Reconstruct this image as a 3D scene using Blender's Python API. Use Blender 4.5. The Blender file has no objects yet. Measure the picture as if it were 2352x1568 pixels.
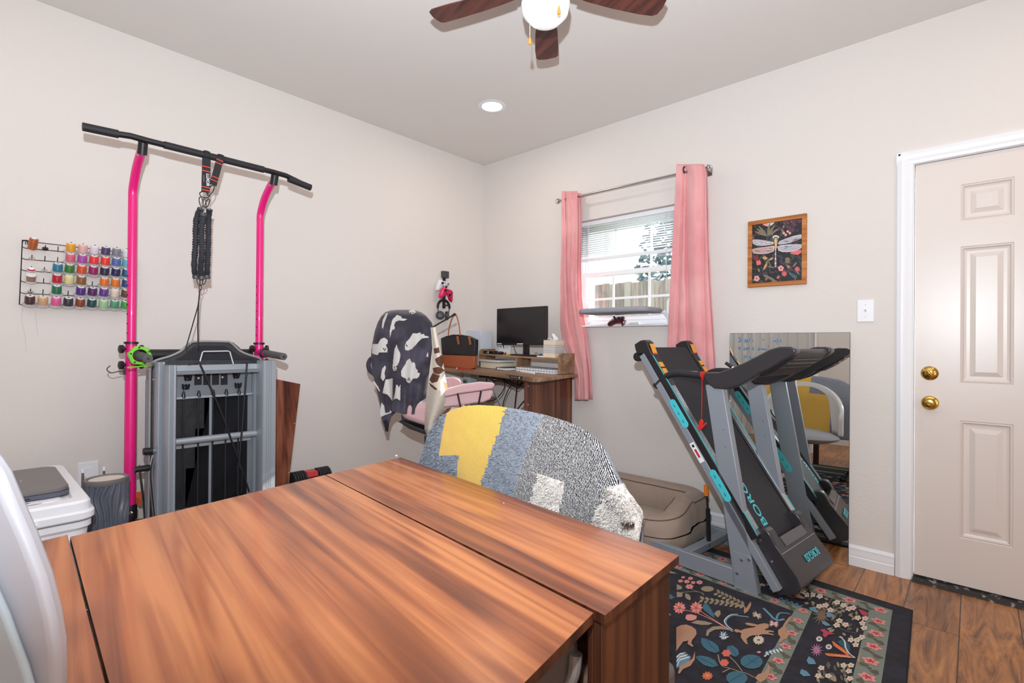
import bpy, math, random
from mathutils import Vector, Matrix, noise
random.seed(7)
scene = bpy.context.scene
COL = scene.collection
PI = math.pi
# ------------------------------------------------------------------ camera
FPX, IW, IH = 1160.008, 2352, 1568
CAM = Vector((3.25912580, -3.17405146, 1.14627923))
yaw, pit, rol = 0.740736741, 0.00360292, 0.00785551
cf = Vector((-math.sin(yaw)*math.cos(pit), math.cos(yaw)*math.cos(pit), math.sin(pit)))
r0 = Vector((math.cos(yaw), math.sin(yaw), 0)); u0 = r0.cross(cf)
cr = r0*math.cos(rol) + u0*math.sin(rol); cu = -r0*math.sin(rol) + u0*math.cos(rol)
cam = bpy.data.cameras.new('camera'); cam.sensor_width = 36; cam.lens = FPX/IW*36
cam.clip_start = 0.02; cam.clip_end = 200
camo = bpy.data.objects.new('camera', cam); COL.objects.link(camo)
camo.matrix_world = Matrix(((cr.x, cu.x, -cf.x, CAM.x), (cr.y, cu.y, -cf.y, CAM.y), (cr.z, cu.z, -cf.z, CAM.z), (0, 0, 0, 1)))
scene.camera = camo
# ------------------------------------------------------------------ world, lights, exposure
scene.view_settings.view_transform = 'Standard'; scene.view_settings.look = 'None'
scene.view_settings.gamma = 1; scene.view_settings.use_curve_mapping = False
scene.view_settings.exposure = 0.0
w = bpy.data.worlds.new('sky'); scene.world = w; w.use_nodes = True
wn = w.node_tree; bg = wn.nodes['Background']
bg.inputs[0].default_value = (0.86, 0.93, 1.0, 1); bg.inputs[1].default_value = 3.0
def light(name, kind, loc, energy, col, rot=None, target=None, **k):
    l = bpy.data.lights.new(name, kind); l.energy = energy; l.color = col
    for a, b in k.items(): setattr(l, a, b)
    o = bpy.data.objects.new(name, l); COL.objects.link(o); o.location = loc
    if target is not None:
        o.rotation_euler = (Vector(target)-Vector(loc)).to_track_quat('-Z', 'Y').to_euler()
    return o
light('sun', 'SUN', (1, 6, 5), 9.0, (1.0, 0.93, 0.82), target=Vector((1, 6, 5))+Vector((-.70, -1.30, -.82)), angle=0.01)
# the photographer's flash, a little above the lens
light('camera_flash', 'AREA', CAM+Vector((0, 0, .27))-cr*.03-cf*.02, 76.0, (0.86, 0.96, 1.04), target=CAM+Vector((0, 0, .27))+cf*3+Vector((0,0,2.2)), shape='DISK', size=.035, spread=math.radians(170))
# warm lamps of the room: recessed cans, then an added warm fill light
for i, (x, y) in enumerate([(.865, -.773), (3.9, -.8), (.865, -3.6), (3.9, -3.6)]):
    light('recessed_lamp', 'AREA', (x, y, 2.715), 4.0, (1.0, .88, .78), target=(x, y, 0), shape='DISK', size=.14, spread=PI)
light('added_warm_fill', 'AREA', (5.15, -2.6, 1.25), 30.0, (1.0, .87, .77), target=(0, -1.7, 1.45), shape='RECTANGLE', size=2.6, size_y=2.2, spread=PI)  # fill light added at the right wall
# ------------------------------------------------------------------ helpers
def ray(px, py): return cf*FPX + cr*(px-1176) - cu*(py-784)
def at(px, py, ax, v):
    d = ray(px, py); i = 'XYZ'.index(ax); return CAM + d*((v-CAM[i])/d[i])
def atd(px, py, D): return CAM + ray(px, py)*(D/FPX)
def lin(c):
    return tuple(((x/255)/12.92 if x/255 <= .04045 else ((x/255+.055)/1.055)**2.4) for x in c)
MATS = {}
def mat(name, c, rough=.6, metal=0, spec=.5, emit=0, trans=0, sheen=0, coat=0, alpha=1, bump=None, var=None):
    """c in sRGB 0..255; bump=(scale,strength); var=(scale,colour2,lo,hi)"""
    if name in MATS: return MATS[name]
    m = bpy.data.materials.new(name); m.use_nodes = True; MATS[name] = m
    nt = m.node_tree; b = nt.nodes['Principled BSDF']; C = (*lin(c), 1)
    b.inputs['Base Color'].default_value = C
    b.inputs['Roughness'].default_value = rough; b.inputs['Metallic'].default_value = metal
    b.inputs['Specular IOR Level'].default_value = spec
    b.inputs['Coat Weight'].default_value = coat
    if sheen: b.inputs['Sheen Weight'].default_value = sheen; b.inputs['Sheen Roughness'].default_value = .4
    if trans: b.inputs['Transmission Weight'].default_value = trans
    if alpha < 1: b.inputs['Alpha'].default_value = alpha
    if emit:
        b.inputs['Emission Color'].default_value = C; b.inputs['Emission Strength'].default_value = emit
    tc = nt.nodes.new('ShaderNodeTexCoord')
    if var:
        nz = nt.nodes.new('ShaderNodeTexNoise'); nz.inputs['Scale'].default_value = var[0]; nz.inputs['Detail'].default_value = 4
        nt.links.new(tc.outputs['Object'], nz.inputs['Vector'])
        rp = nt.nodes.new('ShaderNodeValToRGB'); rp.color_ramp.elements[0].position = var[2]; rp.color_ramp.elements[1].position = var[3]
        rp.color_ramp.elements[0].color = C; rp.color_ramp.elements[1].color = (*lin(var[1]), 1)
        nt.links.new(nz.outputs['Fac'], rp.inputs[0]); nt.links.new(rp.outputs[0], b.inputs['Base Color'])
    if bump:
        nz = nt.nodes.new('ShaderNodeTexNoise'); nz.inputs['Scale'].default_value = bump[0]; nz.inputs['Detail'].default_value = 3
        nt.links.new(tc.outputs['Object'], nz.inputs['Vector'])
        bp = nt.nodes.new('ShaderNodeBump'); bp.inputs['Strength'].default_value = bump[1]; bp.inputs['Distance'].default_value = bump[2] if len(bump) > 2 else .003
        nt.links.new(nz.outputs['Fac'], bp.inputs['Height']); nt.links.new(bp.outputs[0], b.inputs['Normal'])
    return m
def nodes_of(m): return m.node_tree, m.node_tree.nodes['Principled BSDF']
def wood(name, cols, angle=0, band=.12, grain=1.0, rough=.4, axis='Z', coat=0):
    """streaky veneer: grain runs along local x after rotating object space; axis = normal of the board"""
    if name in MATS: return MATS[name]
    m = mat(name, cols[0], rough=rough, coat=coat); nt, b = nodes_of(m)
    N = nt.nodes.new; L = nt.links.new
    tc = N('ShaderNodeTexCoord'); mp = N('ShaderNodeMapping')
    if axis == 'Z': mp.inputs['Rotation'].default_value = (0, 0, angle)
    elif axis == 'V': mp.inputs['Rotation'].default_value = (0, PI/2, 0)   # vertical grain
    L(tc.outputs['Object'], mp.inputs['Vector'])
    sx = N('ShaderNodeSeparateXYZ'); L(mp.outputs[0], sx.inputs[0])
    # wide bands
    m1 = N('ShaderNodeMapping'); m1.inputs['Scale'].default_value = (.35, 1/band, 1/band); L(mp.outputs[0], m1.inputs[0])
    n1 = N('ShaderNodeTexNoise'); n1.inputs['Scale'].default_value = 1; n1.inputs['Detail'].default_value = 1.5; n1.inputs['Distortion'].default_value = .4; L(m1.outputs[0], n1.inputs['Vector'])
    # fine streaks
    m2 = N('ShaderNodeMapping'); m2.inputs['Scale'].default_value = (1.5*grain, 52*grain, 52*grain); L(mp.outputs[0], m2.inputs[0])
    n2 = N('ShaderNodeTexNoise'); n2.inputs['Scale'].default_value = 1; n2.inputs['Detail'].default_value = 5; n2.inputs['Distortion'].default_value = .8; L(m2.outputs[0], n2.inputs['Vector'])
    # cathedral rings
    m3 = N('ShaderNodeMapping'); m3.inputs['Scale'].default_value = (.9, 6, 6); L(mp.outputs[0], m3.inputs[0])
    n3 = N('ShaderNodeTexNoise'); n3.inputs['Scale'].default_value = 1.2; n3.inputs['Detail'].default_value = 2; L(m3.outputs[0], n3.inputs['Vector'])
    mu = N('ShaderNodeMath'); mu.operation = 'MULTIPLY'; mu.inputs[1].default_value = 34; L(n3.outputs['Fac'], mu.inputs[0])
    si = N('ShaderNodeMath'); si.operation = 'SINE'; L(mu.outputs[0], si.inputs[0])
    a1 = N('ShaderNodeMath'); a1.operation = 'MULTIPLY_ADD'; a1.inputs[1].default_value = .055; L(si.outputs[0], a1.inputs[0])
    s2 = N('ShaderNodeMath'); s2.operation = 'MULTIPLY_ADD'; s2.inputs[1].default_value = .66; s2.inputs[2].default_value = 0; L(n2.outputs['Fac'], s2.inputs[0])
    L(s2.outputs[0], a1.inputs[2])
    a2 = N('ShaderNodeMath'); a2.operation = 'MULTIPLY_ADD'; a2.inputs[1].default_value = 1.0; L(n1.outputs['Fac'], a2.inputs[0]); L(a1.outputs[0], a2.inputs[2])
    rp = N('ShaderNodeValToRGB'); e = rp.color_ramp.elements
    e[0].position = .60; e[0].color = (*lin(cols[1]), 1); e[1].position = 1.0; e[1].color = (*lin(cols[2]), 1)
    k = e.new(.81); k.color = (*lin(cols[0]), 1)
    L(a2.outputs[0], rp.inputs[0]); L(rp.outputs[0], b.inputs['Base Color'])
    return m
class MB:
    def __init__(s): s.v = []; s.f = []; s.m = []
    def add(s, vs, fs, mi=0):
        n = len(s.v); s.v += [Vector(p) for p in vs]
        for f in fs: s.f.append([i+n for i in f]); s.m.append(mi)
        return s
    def box(s, c, d, R=None, mi=0):
        c = Vector(c); h = Vector(d)/2
        vs = [Vector((x*h.x, y*h.y, z*h.z)) for x in (-1, 1) for y in (-1, 1) for z in (-1, 1)]
        if R is not None: vs = [R @ v for v in vs]
        return s.add([c+v for v in vs], [(0, 1, 3, 2), (4, 6, 7, 5), (0, 4, 5, 1), (2, 3, 7, 6), (0, 2, 6, 4), (1, 5, 7, 3)], mi)
    def bb(s, x0, x1, y0, y1, z0, z1, mi=0): return s.box(((x0+x1)/2, (y0+y1)/2, (z0+z1)/2), (abs(x1-x0), abs(y1-y0), abs(z1-z0)), None, mi)
    def prism(s, poly, vec, mi=0):
        poly = [Vector(p) for p in poly]; vec = Vector(vec); n = len(poly)
        nn = Vector((0, 0, 0))
        for i in range(n): nn += poly[i].cross(poly[(i+1) % n])
        if nn.dot(vec) < 0: poly = poly[::-1]
        vs = poly+[p+vec for p in poly]
        fs = [list(range(n))[::-1], [i+n for i in range(n)]]+[(i, (i+1) % n, (i+1) % n+n, i+n) for i in range(n)]
        return s.add(vs, fs, mi)
    def tube(s, pts, r, n=10, closed=False, caps=True, mi=0, flat=1.0):
        pts = [Vector(p) for p in pts]; N = len(pts)
        rs = r if isinstance(r, (list, tuple)) else [r]*N
        up = Vector((0, 0, 1)); vs = []; prev = None
        for i in range(N):
            a = pts[(i-1) % N] if (closed or i > 0) else pts[i]; b = pts[(i+1) % N] if (closed or i < N-1) else pts[i]
            t = (b-a).normalized() if (b-a).length > 1e-9 else Vector((0, 0, 1))
            if prev is None:
                e = up if abs(t.dot(up)) < .92 else Vector((1, 0, 0)); x = (e-t*e.dot(t)).normalized()
            else: x = (prev-t*prev.dot(t)).normalized()
            prev = x; y = t.cross(x)
            for k in range(n):
                an = 2*PI*k/n; vs.append(pts[i]+(x*math.cos(an)*flat+y*math.sin(an))*rs[i])
        fs = []
        for i in range(N if closed else N-1):
            j = (i+1) % N
            for k in range(n): fs.append((i*n+k, i*n+(k+1) % n, j*n+(k+1) % n, j*n+k))
        if caps and not closed: fs += [list(range(n))[::-1], [(N-1)*n+k for k in range(n)]]
        return s.add(vs, fs, mi)
    def lathe(s, prof, o, ax=(0, 0, 1), n=24, mi=0, caps=True):
        o = Vector(o); ax = Vector(ax).normalized(); e = Vector((1, 0, 0)) if abs(ax.x) < .9 else Vector((0, 1, 0))
        x = (e-ax*e.dot(ax)).normalized(); y = ax.cross(x); vs = []
        for (r, h) in prof:
            for k in range(n):
                an = 2*PI*k/n; vs.append(o+ax*h+(x*math.cos(an)+y*math.sin(an))*max(r, 1e-5))
        fs = []; N = len(prof)
        for i in range(N-1):
            for k in range(n): fs.append((i*n+k, i*n+(k+1) % n, (i+1)*n+(k+1) % n, (i+1)*n+k))
        if caps: fs += [list(range(n))[::-1], [(N-1)*n+k for k in range(n)]]
        return s.add(vs, fs, mi)
    def grid(s, nu, nv, fn, mi=0, mfn=None):
        vs = [fn(i/nu, j/nv) for j in range(nv+1) for i in range(nu+1)]; n0 = len(s.v)
        s.v += [Vector(p) for p in vs]
        for j in range(nv):
            for i in range(nu):
                a = j*(nu+1)+i; s.f.append([n0+a, n0+a+1, n0+a+nu+2, n0+a+nu+1]); s.m.append(mfn((i+.5)/nu, (j+.5)/nv) if mfn else mi)
        return s
    def sph(s, c, r, n=16, m=10, mi=0, R=None):
        c = Vector(c); r = Vector(r) if not isinstance(r, (int, float)) else Vector((r, r, r)); vs = []
        for j in range(m+1):
            for k in range(n):
                th = PI*j/m; ph = 2*PI*k/n; v = Vector((math.sin(th)*math.cos(ph)*r.x, math.sin(th)*math.sin(ph)*r.y, math.cos(th)*r.z))
                vs.append(c+(R @ v if R is not None else v))
        fs = [(j*n+k, (j+1)*n+k, (j+1)*n+(k+1) % n, j*n+(k+1) % n) for j in range(m) for k in range(n)]
        return s.add(vs, fs, mi)
    def build(s, name, mats, parent=None, angle=35, bevel=0, solid=0, sub=0, segs=2, origin=None):
        me = bpy.data.meshes.new(name)
        o = bpy.data.objects.new(name, me)
        if parent is None:   # origin at the base of the mesh
            if origin is None:
                xs = [v.x for v in s.v]; ys = [v.y for v in s.v]; zs = [v.z for v in s.v]
                origin = Vector(((min(xs)+max(xs))/2, (min(ys)+max(ys))/2, min(zs)))
            origin = Vector(origin); o.location = origin
            vs = [v-origin for v in s.v]; o['_mw'] = [origin.x, origin.y, origin.z]
        else: vs = s.v
        me.from_pydata([tuple(v) for v in vs], [], s.f)
        for mm in (mats if isinstance(mats, (list, tuple)) else [mats]): me.materials.append(mm)
        for p, k in zip(me.polygons, s.m): p.material_index = k; p.use_smooth = True
        me.validate(); me.update()
        me.set_sharp_from_angle(angle=math.radians(angle))
        COL.objects.link(o)
        if parent is not None:
            o.parent = parent
            o.matrix_parent_inverse = world_of(parent).inverted()
        if sub:
            md = o.modifiers.new('subd', 'SUBSURF'); md.levels = sub; md.render_levels = sub
        if solid:
            md = o.modifiers.new('solid', 'SOLIDIFY'); md.thickness = solid; md.offset = 0
        if bevel:
            md = o.modifiers.new('bev', 'BEVEL'); md.width = bevel; md.segments = segs; md.limit_method = 'ANGLE'; md.angle_limit = math.radians(40)
        return o
def world_of(o):
    m = Matrix.Translation(o.location) @ o.rotation_euler.to_matrix().to_4x4()
    if o.parent is not None: return world_of(o.parent) @ o.matrix_parent_inverse @ m
    return m
def tag(o, label, cat, group=None):
    o['label'] = label; o['category'] = cat
    if group: o['group'] = group
    return o
def thing(name, label, cat, loc, group=None):
    o = bpy.data.objects.new(name, None); COL.objects.link(o); o.location = Vector(loc); o.empty_display_size = .05
    return tag(o, label, cat, group)
def struct(o): o['kind'] = 'structure'; return o
def part(o, label=None):
    if label: o['label'] = label
    return o
def text(name, s, size, o, xd, yd, m, parent, depth=.0006, font_w=1.0, bold=0.0, spacing=1.0):
    """lettering: baseline start o, reading direction xd, up direction yd"""
    cu_ = bpy.data.curves.new(name, 'FONT'); cu_.body = s; cu_.size = size; cu_.extrude = depth; cu_.offset = bold; cu_.space_character = spacing
    t = bpy.data.objects.new('tmp', cu_); COL.objects.link(t)
    dg = bpy.context.evaluated_depsgraph_get(); dg.update()
    me = bpy.data.meshes.new_from_object(t.evaluated_get(dg)); bpy.data.objects.remove(t)
    X = Vector(xd).normalized(); Y = Vector(yd).normalized(); Y = (Y-X*Y.dot(X)).normalized(); Z = X.cross(Y); o = Vector(o)
    for v in me.vertices: v.co = o+X*v.co.x*font_w+Y*v.co.y+Z*v.co.z
    me.materials.clear(); me.materials.append(m)
    ob = bpy.data.objects.new(name, me); COL.objects.link(ob); ob.parent = parent; ob.matrix_parent_inverse = world_of(parent).inverted()
    return ob
def arc(c, r, a0, a1, n, ux, uy):
    return [Vector(c)+Vector(ux)*r*math.cos(a0+(a1-a0)*i/n)+Vector(uy)*r*math.sin(a0+(a1-a0)*i/n) for i in range(n+1)]
def smooth_path(pts, k=6):
    P = [Vector(p) for p in pts]; out = []
    for i in range(len(P)-1):
        a = P[max(i-1, 0)]; b = P[i]; c = P[i+1]; d = P[min(i+2, len(P)-1)]
        for j in range(k):
            t = j/k; out.append(.5*((2*b)+(c-a)*t+(2*a-5*b+4*c-d)*t*t+(3*b-a-3*c+d)*t*t*t))
    return out+[P[-1]]
def interp(tab, x):
    if x <= tab[0][0]: return tab[0][1]
    for (a, b), (c, d) in zip(tab, tab[1:]):
        if x <= c: return b+(d-b)*(x-a)/(c-a)
    return tab[-1][1]
# ------------------------------------------------------------------ the room
H = 2.74; RX = 5.25; RY = -4.6
m_wall = mat('wall_paint', (224, 217, 212), .75, spec=.25, bump=(55, .25, .004))
m_ceil = mat('ceiling_paint', (230, 226, 222), .85, spec=.2, bump=(60, .15, .003))
m_white = mat('white_trim', (238, 239, 243), .38, spec=.5)
m_door = mat('door_paint', (224, 214, 208), .32, spec=.5, bump=(400, .04, .001))
m_blk = mat('black_plastic', (28, 27, 30), .42)
m_blkm = mat('black_metal', (24, 24, 28), .35, spec=.6)
m_chrome = mat('chrome', (225, 228, 232), .12, metal=1)
m_steel = mat('brushed_steel', (190, 188, 186), .3, metal=1)
m_brass = mat('polished_brass', (214, 176, 92), .16, metal=1)
# floor: oak laminate, boards run away from the door
m_floor = mat('oak_laminate', (170, 110, 60), .34, spec=.45); nt, b = nodes_of(m_floor); N = nt.nodes.new; L = nt.links.new
tc = N('ShaderNodeTexCoord'); mp = N('ShaderNodeMapping'); mp.inputs['Rotation'].default_value = (0, 0, PI/2); mp.inputs['Location'].default_value = (.235, 2.885, 0)
L(tc.outputs['Object'], mp.inputs[0])
br = N('ShaderNodeTexBrick'); br.inputs['Scale'].default_value = 1; br.inputs['Brick Width'].default_value = 1.15; br.inputs['Row Height'].default_value = .185
br.inputs['Mortar Size'].default_value = .0022; br.inputs['Color1'].default_value = (0, 0, 0, 1); br.inputs['Color2'].default_value = (1, 1, 1, 1); br.inputs['Mortar'].default_value = (.5, .5, .5, 1); br.offset = .37
L(mp.outputs[0], br.inputs['Vector'])
sc_ = N('ShaderNodeMapping'); sc_.inputs['Scale'].default_value = (2.2, 15, 1); L(mp.outputs[0], sc_.inputs[0])
off = N('ShaderNodeVectorMath'); off.operation = 'MULTIPLY_ADD'; off.inputs[1].default_value = (7, 9, 3); L(br.outputs['Color'], off.inputs[0]); L(sc_.outputs[0], off.inputs[2])
nz = N('ShaderNodeTexNoise'); nz.inputs['Scale'].default_value = 1.0; nz.inputs['Detail'].default_value = 7; nz.inputs['Roughness'].default_value = .62; nz.inputs['Distortion'].default_value = 2.4; L(off.outputs[0], nz.inputs['Vector'])
rp = N('ShaderNodeValToRGB'); e = rp.color_ramp.elements
e[0].position = .30; e[0].color = (*lin((96, 62, 42)), 1); e[1].position = .72; e[1].color = (*lin((214, 150, 88)), 1)
k = e.new(.47); k.color = (*lin((168, 110, 64)), 1); k = e.new(.58); k.color = (*lin((190, 128, 76)), 1)
L(nz.outputs['Fac'], rp.inputs[0])
mx = N('ShaderNodeMix'); mx.data_type = 'RGBA'; mx.blend_type = 'MULTIPLY'; mx.inputs[0].default_value = .35; L(rp.outputs[0], mx.inputs[6]); L(br.outputs['Color'], mx.inputs[7])
mx2 = N('ShaderNodeMix'); mx2.data_type = 'RGBA'; L(br.outputs['Fac'], mx2.inputs[0]); L(mx.outputs[2], mx2.inputs[6]); mx2.inputs[7].default_value = (*lin((70, 42, 26)), 1)
L(mx2.outputs[2], b.inputs['Base Color'])
struct(MB().bb(-.3, RX+.1, RY-.1, .2, -.1, 0).build('floor', m_floor, origin=(0, 0, 0)))
struct(MB().bb(-.3, RX+.1, RY-.1, .2, H, H+.1).build('ceiling', m_ceil, origin=(0, 0, 0)))
struct(MB().bb(-.15, 0, RY-.1, .15, 0, H).build('wall_left', m_wall, origin=(0, 0, 0)))
struct(MB().bb(RX, RX+.1, RY-.1, .15, 0, H).build('wall_right', m_wall, origin=(0, 0, 0)))
struct(MB().bb(0, RX, RY-.1, RY, 0, H).build('wall_front', m_wall, origin=(0, 0, 0)))
# back wall with openings for the window and the door
WX0, WX1, WZ0, WZ1 = .985, 1.88, 1.285, 2.075; DX0, DX1, DZ1 = 3.036, 3.87, 2.052; WT = .15
wb = MB()
wb.bb(0, WX0, 0, WT, 0, H); wb.bb(WX0, WX1, 0, WT, 0, WZ0); wb.bb(WX0, WX1, 0, WT, WZ1, H)
wb.bb(WX1, DX0, 0, WT, 0, H); wb.bb(DX0, DX1, 0, WT, DZ1, H); wb.bb(DX1, RX, 0, WT, 0, H)
struct(wb.build('wall_back', m_wall, origin=(0, 0, 0)))
# baseboards
def baseboard(name, p, q, nrm):
    prof = [(0, 0), (.016, 0), (.016, .045), (.012, .05), (.014, .062), (.009, .078), (.011, .09), (.005, .102), (0, .105)]
    p = Vector(p); q = Vector(q); nrm = Vector(nrm)
    struct(MB().prism([p+nrm*a+Vector((0, 0, h)) for a, h in prof], q-p).build(name, m_white))
baseboard('baseboard_back', (0.02, -.0, 0), (2.969, -.0, 0), (0, -1, 0))
baseboard('baseboard_left', (0, RY, 0), (0, -.02, 0), (1, 0, 0))
baseboard('baseboard_right', (RX, RY, 0), (RX, 0, 0), (-1, 0, 0))
# door casing
cas = MB()
def casing(p, q, wdir):
    p = Vector(p); q = Vector(q); wdir = Vector(wdir)
    prof = [(0, 0), (0, .010), (.008, .013), (.02, .015), (.024, .018), (.045, .02), (.05, .017), (.058, .017), (.064, .013), (.066, 0)]
    cas.prism([p+wdir*a+Vector((0, -h, 0)) for a, h in prof], q-p)
casing((3.036, 0, 0), (3.036, 0, 2.11), (-1, 0, 0)); casing((3.87, 0, 0), (3.87, 0, 2.11), (1, 0, 0)); casing((2.970, 0, 2.046), (3.936, 0, 2.046), (0, 0, 1))
struct(cas.build('trim_1', m_white, bevel=.001))
jm = MB(); jm.bb(3.0362, 3.0405, .001, WT, 0, 2.052); jm.bb(3.862, 3.8695, .001, WT, 0, 2.052); jm.bb(3.0405, 3.862, .001, WT, 2.044, 2.0515)
struct(jm.build('trim_2', m_white))
m_thr = mat('worn_threshold', (40, 36, 34), .5, var=(40, (150, 146, 140), .56, .66))
struct(MB().prism([(3.04, -.035, .0005), (3.04, -.02, .012), (3.04, .06, .022), (3.04, .14, .022), (3.04, .14, .0005)], (.82, 0, 0)).build('trim_3', m_thr))
# door slab with six raised panels
dY = .012
door = MB()
cols_x = [(3.2115, 3.392), (3.50, 3.6805)]
rows_z = [(1.739, 1.912), (.975, 1.619), (.247, .80)]
xs = [3.044, cols_x[0][0], cols_x[0][1], cols_x[1][0], cols_x[1][1], 3.858]; zs = [.026, rows_z[2][0], rows_z[2][1], rows_z[1][0], rows_z[1][1], rows_z[0][0], rows_z[0][1], 2.042]
for i in range(5):
    for j in range(7):
        x0, x1, z0, z1 = xs[i], xs[i+1], zs[j], zs[j+1]
        if i in (1, 3) and j in (1, 3, 5):
            rings = [(0, 0), (.004, .004), (.009, .001), (.014, .010), (.022, .013), (.034, .013), (.054, .003), (.06, .003)]
            vs = []; fs = []
            for (ins, dp) in rings: vs += [(x0+ins, dY+dp, z0+ins), (x1-ins, dY+dp, z0+ins), (x1-ins, dY+dp, z1-ins), (x0+ins, dY+dp, z1-ins)]
            for r in range(len(rings)-1):
                for k in range(4): fs.append((r*4+k, r*4+(k+1) % 4, r*4+4+(k+1) % 4, r*4+4+k))
            n = (len(rings)-1)*4; fs.append((n, n+1, n+2, n+3)); door.add(vs, fs)
        else: door.add([(x0, dY, z0), (x1, dY, z0), (x1, dY, z1), (x0, dY, z1)], [(0, 1, 2, 3)])
door.bb(3.044, 3.858, dY+.016, dY+.04, .026, 2.042)
door.add([(3.044, dY, .026), (3.044, dY+.04, .026), (3.044, dY+.04, 2.042), (3.044, dY, 2.042)], [(0, 1, 2, 3)])
door1 = struct(door.build('door_1', m_door, angle=20, origin=(3.45, .02, .026)))
kn = MB().lathe([(.034, 0), (.034, .003), (.030, .008), (.022, .010), (.018, .013), (.013, .026), (.02, .032), (.026, .042), (.026, .052), (.018, .060), (.010, .061), (.008, .058), (0, .058)], (3.103, dY, .873), (0, -1, 0), 28)
part(kn.build('door_knob', m_brass, door1), 'round polished brass door knob')
db = MB().lathe([(.034, 0), (.034, .003), (.028, .009), (.018, .013), (0, .014)], (3.101, dY, 1.017), (0, -1, 0), 28)
db.sph((3.101, dY-.02, 1.017), (.008, .008, .02), R=Matrix.Rotation(-.6, 3, 'Y')); part(db.build('deadbolt', m_brass, door1), 'brass deadbolt thumb turn')
for z in (.3, 1.8): MB().tube([(3.852, .004, z), (3.852, .004, z+.09)], .006).build('hinge', m_brass, door1)
# light switch
sw = thing('light_switch', 'white toggle light switch plate on the wall left of the door', 'light switch', (2.844, 0, 1.272))
MB().prism([(2.808, -.0005, 1.272), (2.880, -.0005, 1.272), (2.880, -.0005, 1.386), (2.808, -.0005, 1.386)], (0, -.006, 0)).build('switch_plate', m_white, sw, bevel=.002)
s_ = MB(); s_.bb(2.8395, 2.8485, -.008, -.006, 1.318, 1.342); s_.prism([(2.840, -.006, 1.322), (2.840, -.020, 1.336), (2.840, -.018, 1.341), (2.840, -.006, 1.338)], (.008, 0, 0)); s_.build('toggle', m_white, sw)
for z in (1.36, 1.298): MB().lathe([(.003, 0), (.003, .001)], (2.844, -.006, z), (0, -1, 0), 10).build('screw', mat('screw_grey', (200, 202, 206), .4), sw)
# recessed ceiling light that shows in the photo
rl = thing('recessed_light', 'round recessed light glowing in the ceiling beyond the fan', 'ceiling light', (.865, -.773, H))
MB().lathe([(.068, -.0005), (.092, -.0005), (.096, -.004), (.07, -.008), (.066, -.004)], (.865, -.773, H), (0, 0, 1), 36, caps=False).build('trim_ring', m_white, rl)
MB().lathe([(0, -.002), (.068, -.002)], (.865, -.773, H), (0, 0, 1), 36, caps=False).build('lens', mat('lamp_lens', (255, 250, 240), .5, emit=4), rl)
# window: vinyl frame, two sashes with muntins, panes
win = bpy.data.objects.new('window_1', None); COL.objects.link(win); win.location = (1.4175, .1, WZ0); struct(win)
fy0, fy1 = .085, .145
fr = MB(); fr.bb(WX0, WX0+.035, fy0, fy1, WZ0, WZ1); fr.bb(WX1-.035, WX1, fy0, fy1, WZ0, WZ1); fr.bb(WX0, WX1, fy0, fy1, WZ0, WZ0+.035); fr.bb(WX0, WX1, fy0, fy1, WZ1-.035, WZ1)
fr.build('window_frame', m_white, win, bevel=.002)
zm = at(1440, 625, 'Y', .1).z
def sash(z0, z1, y, hor):
    s_ = MB(); t = .028
    s_.bb(WX0+.036, WX0+.036+t, y, y+.025, z0, z1); s_.bb(WX1-.036-t, WX1-.036, y, y+.025, z0, z1); s_.bb(WX0+.064, WX1-.064, y, y+.025, z0, z0+t+.008); s_.bb(WX0+.064, WX1-.064, y, y+.025, z1-t-.004, z1)
    for x in (1.284, 1.572): s_.bb(x-.008, x+.008, y+.006, y+.016, z0+.03, z1-.03)
    for zz in hor: s_.bb(WX0+.06, WX1-.06, y+.0068, y+.0152, zz-.008, zz+.008)
    f = s_.build('sash', m_white, win, bevel=.0015)
    MB().bb(WX0+.06, WX1-.06, y+.010, y+.013, z0+.03, z1-.03).build('pane', m_glass, f)
m_glass = bpy.data.materials.new('window_glass'); m_glass.use_nodes = True; nt = m_glass.node_tree
for n_ in list(nt.nodes): nt.nodes.remove(n_)
o_ = nt.nodes.new('ShaderNodeOutputMaterial'); a_ = nt.nodes.new('ShaderNodeBsdfTransparent'); g_ = nt.nodes.new('ShaderNodeBsdfGlossy'); g_.inputs['Roughness'].default_value = .02; x_ = nt.nodes.new('ShaderNodeMixShader'); x_.inputs[0].default_value = .06
a_.inputs[0].default_value = (.96, .98, .98, 1)
nt.links.new(a_.outputs[0], x_.inputs[1]); nt.links.new(g_.outputs[0], x_.inputs[2]); nt.links.new(x_.outputs[0], o_.inputs[0])
sash(WZ0+.036, zm+.02, .088, [zm-.185]); sash(zm-.012, WZ1-.036, .116, [])
# drywall return + sill
rv = MB(); rv.bb(WX0-.0, WX0+.004, .001, .085, WZ0, WZ1); rv.bb(WX1-.004, WX1, .001, .085, WZ0, WZ1); rv.bb(WX0, WX1, .001, .085, WZ0, WZ0+.008)
rv.build('window_sill', m_white, win)
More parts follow.
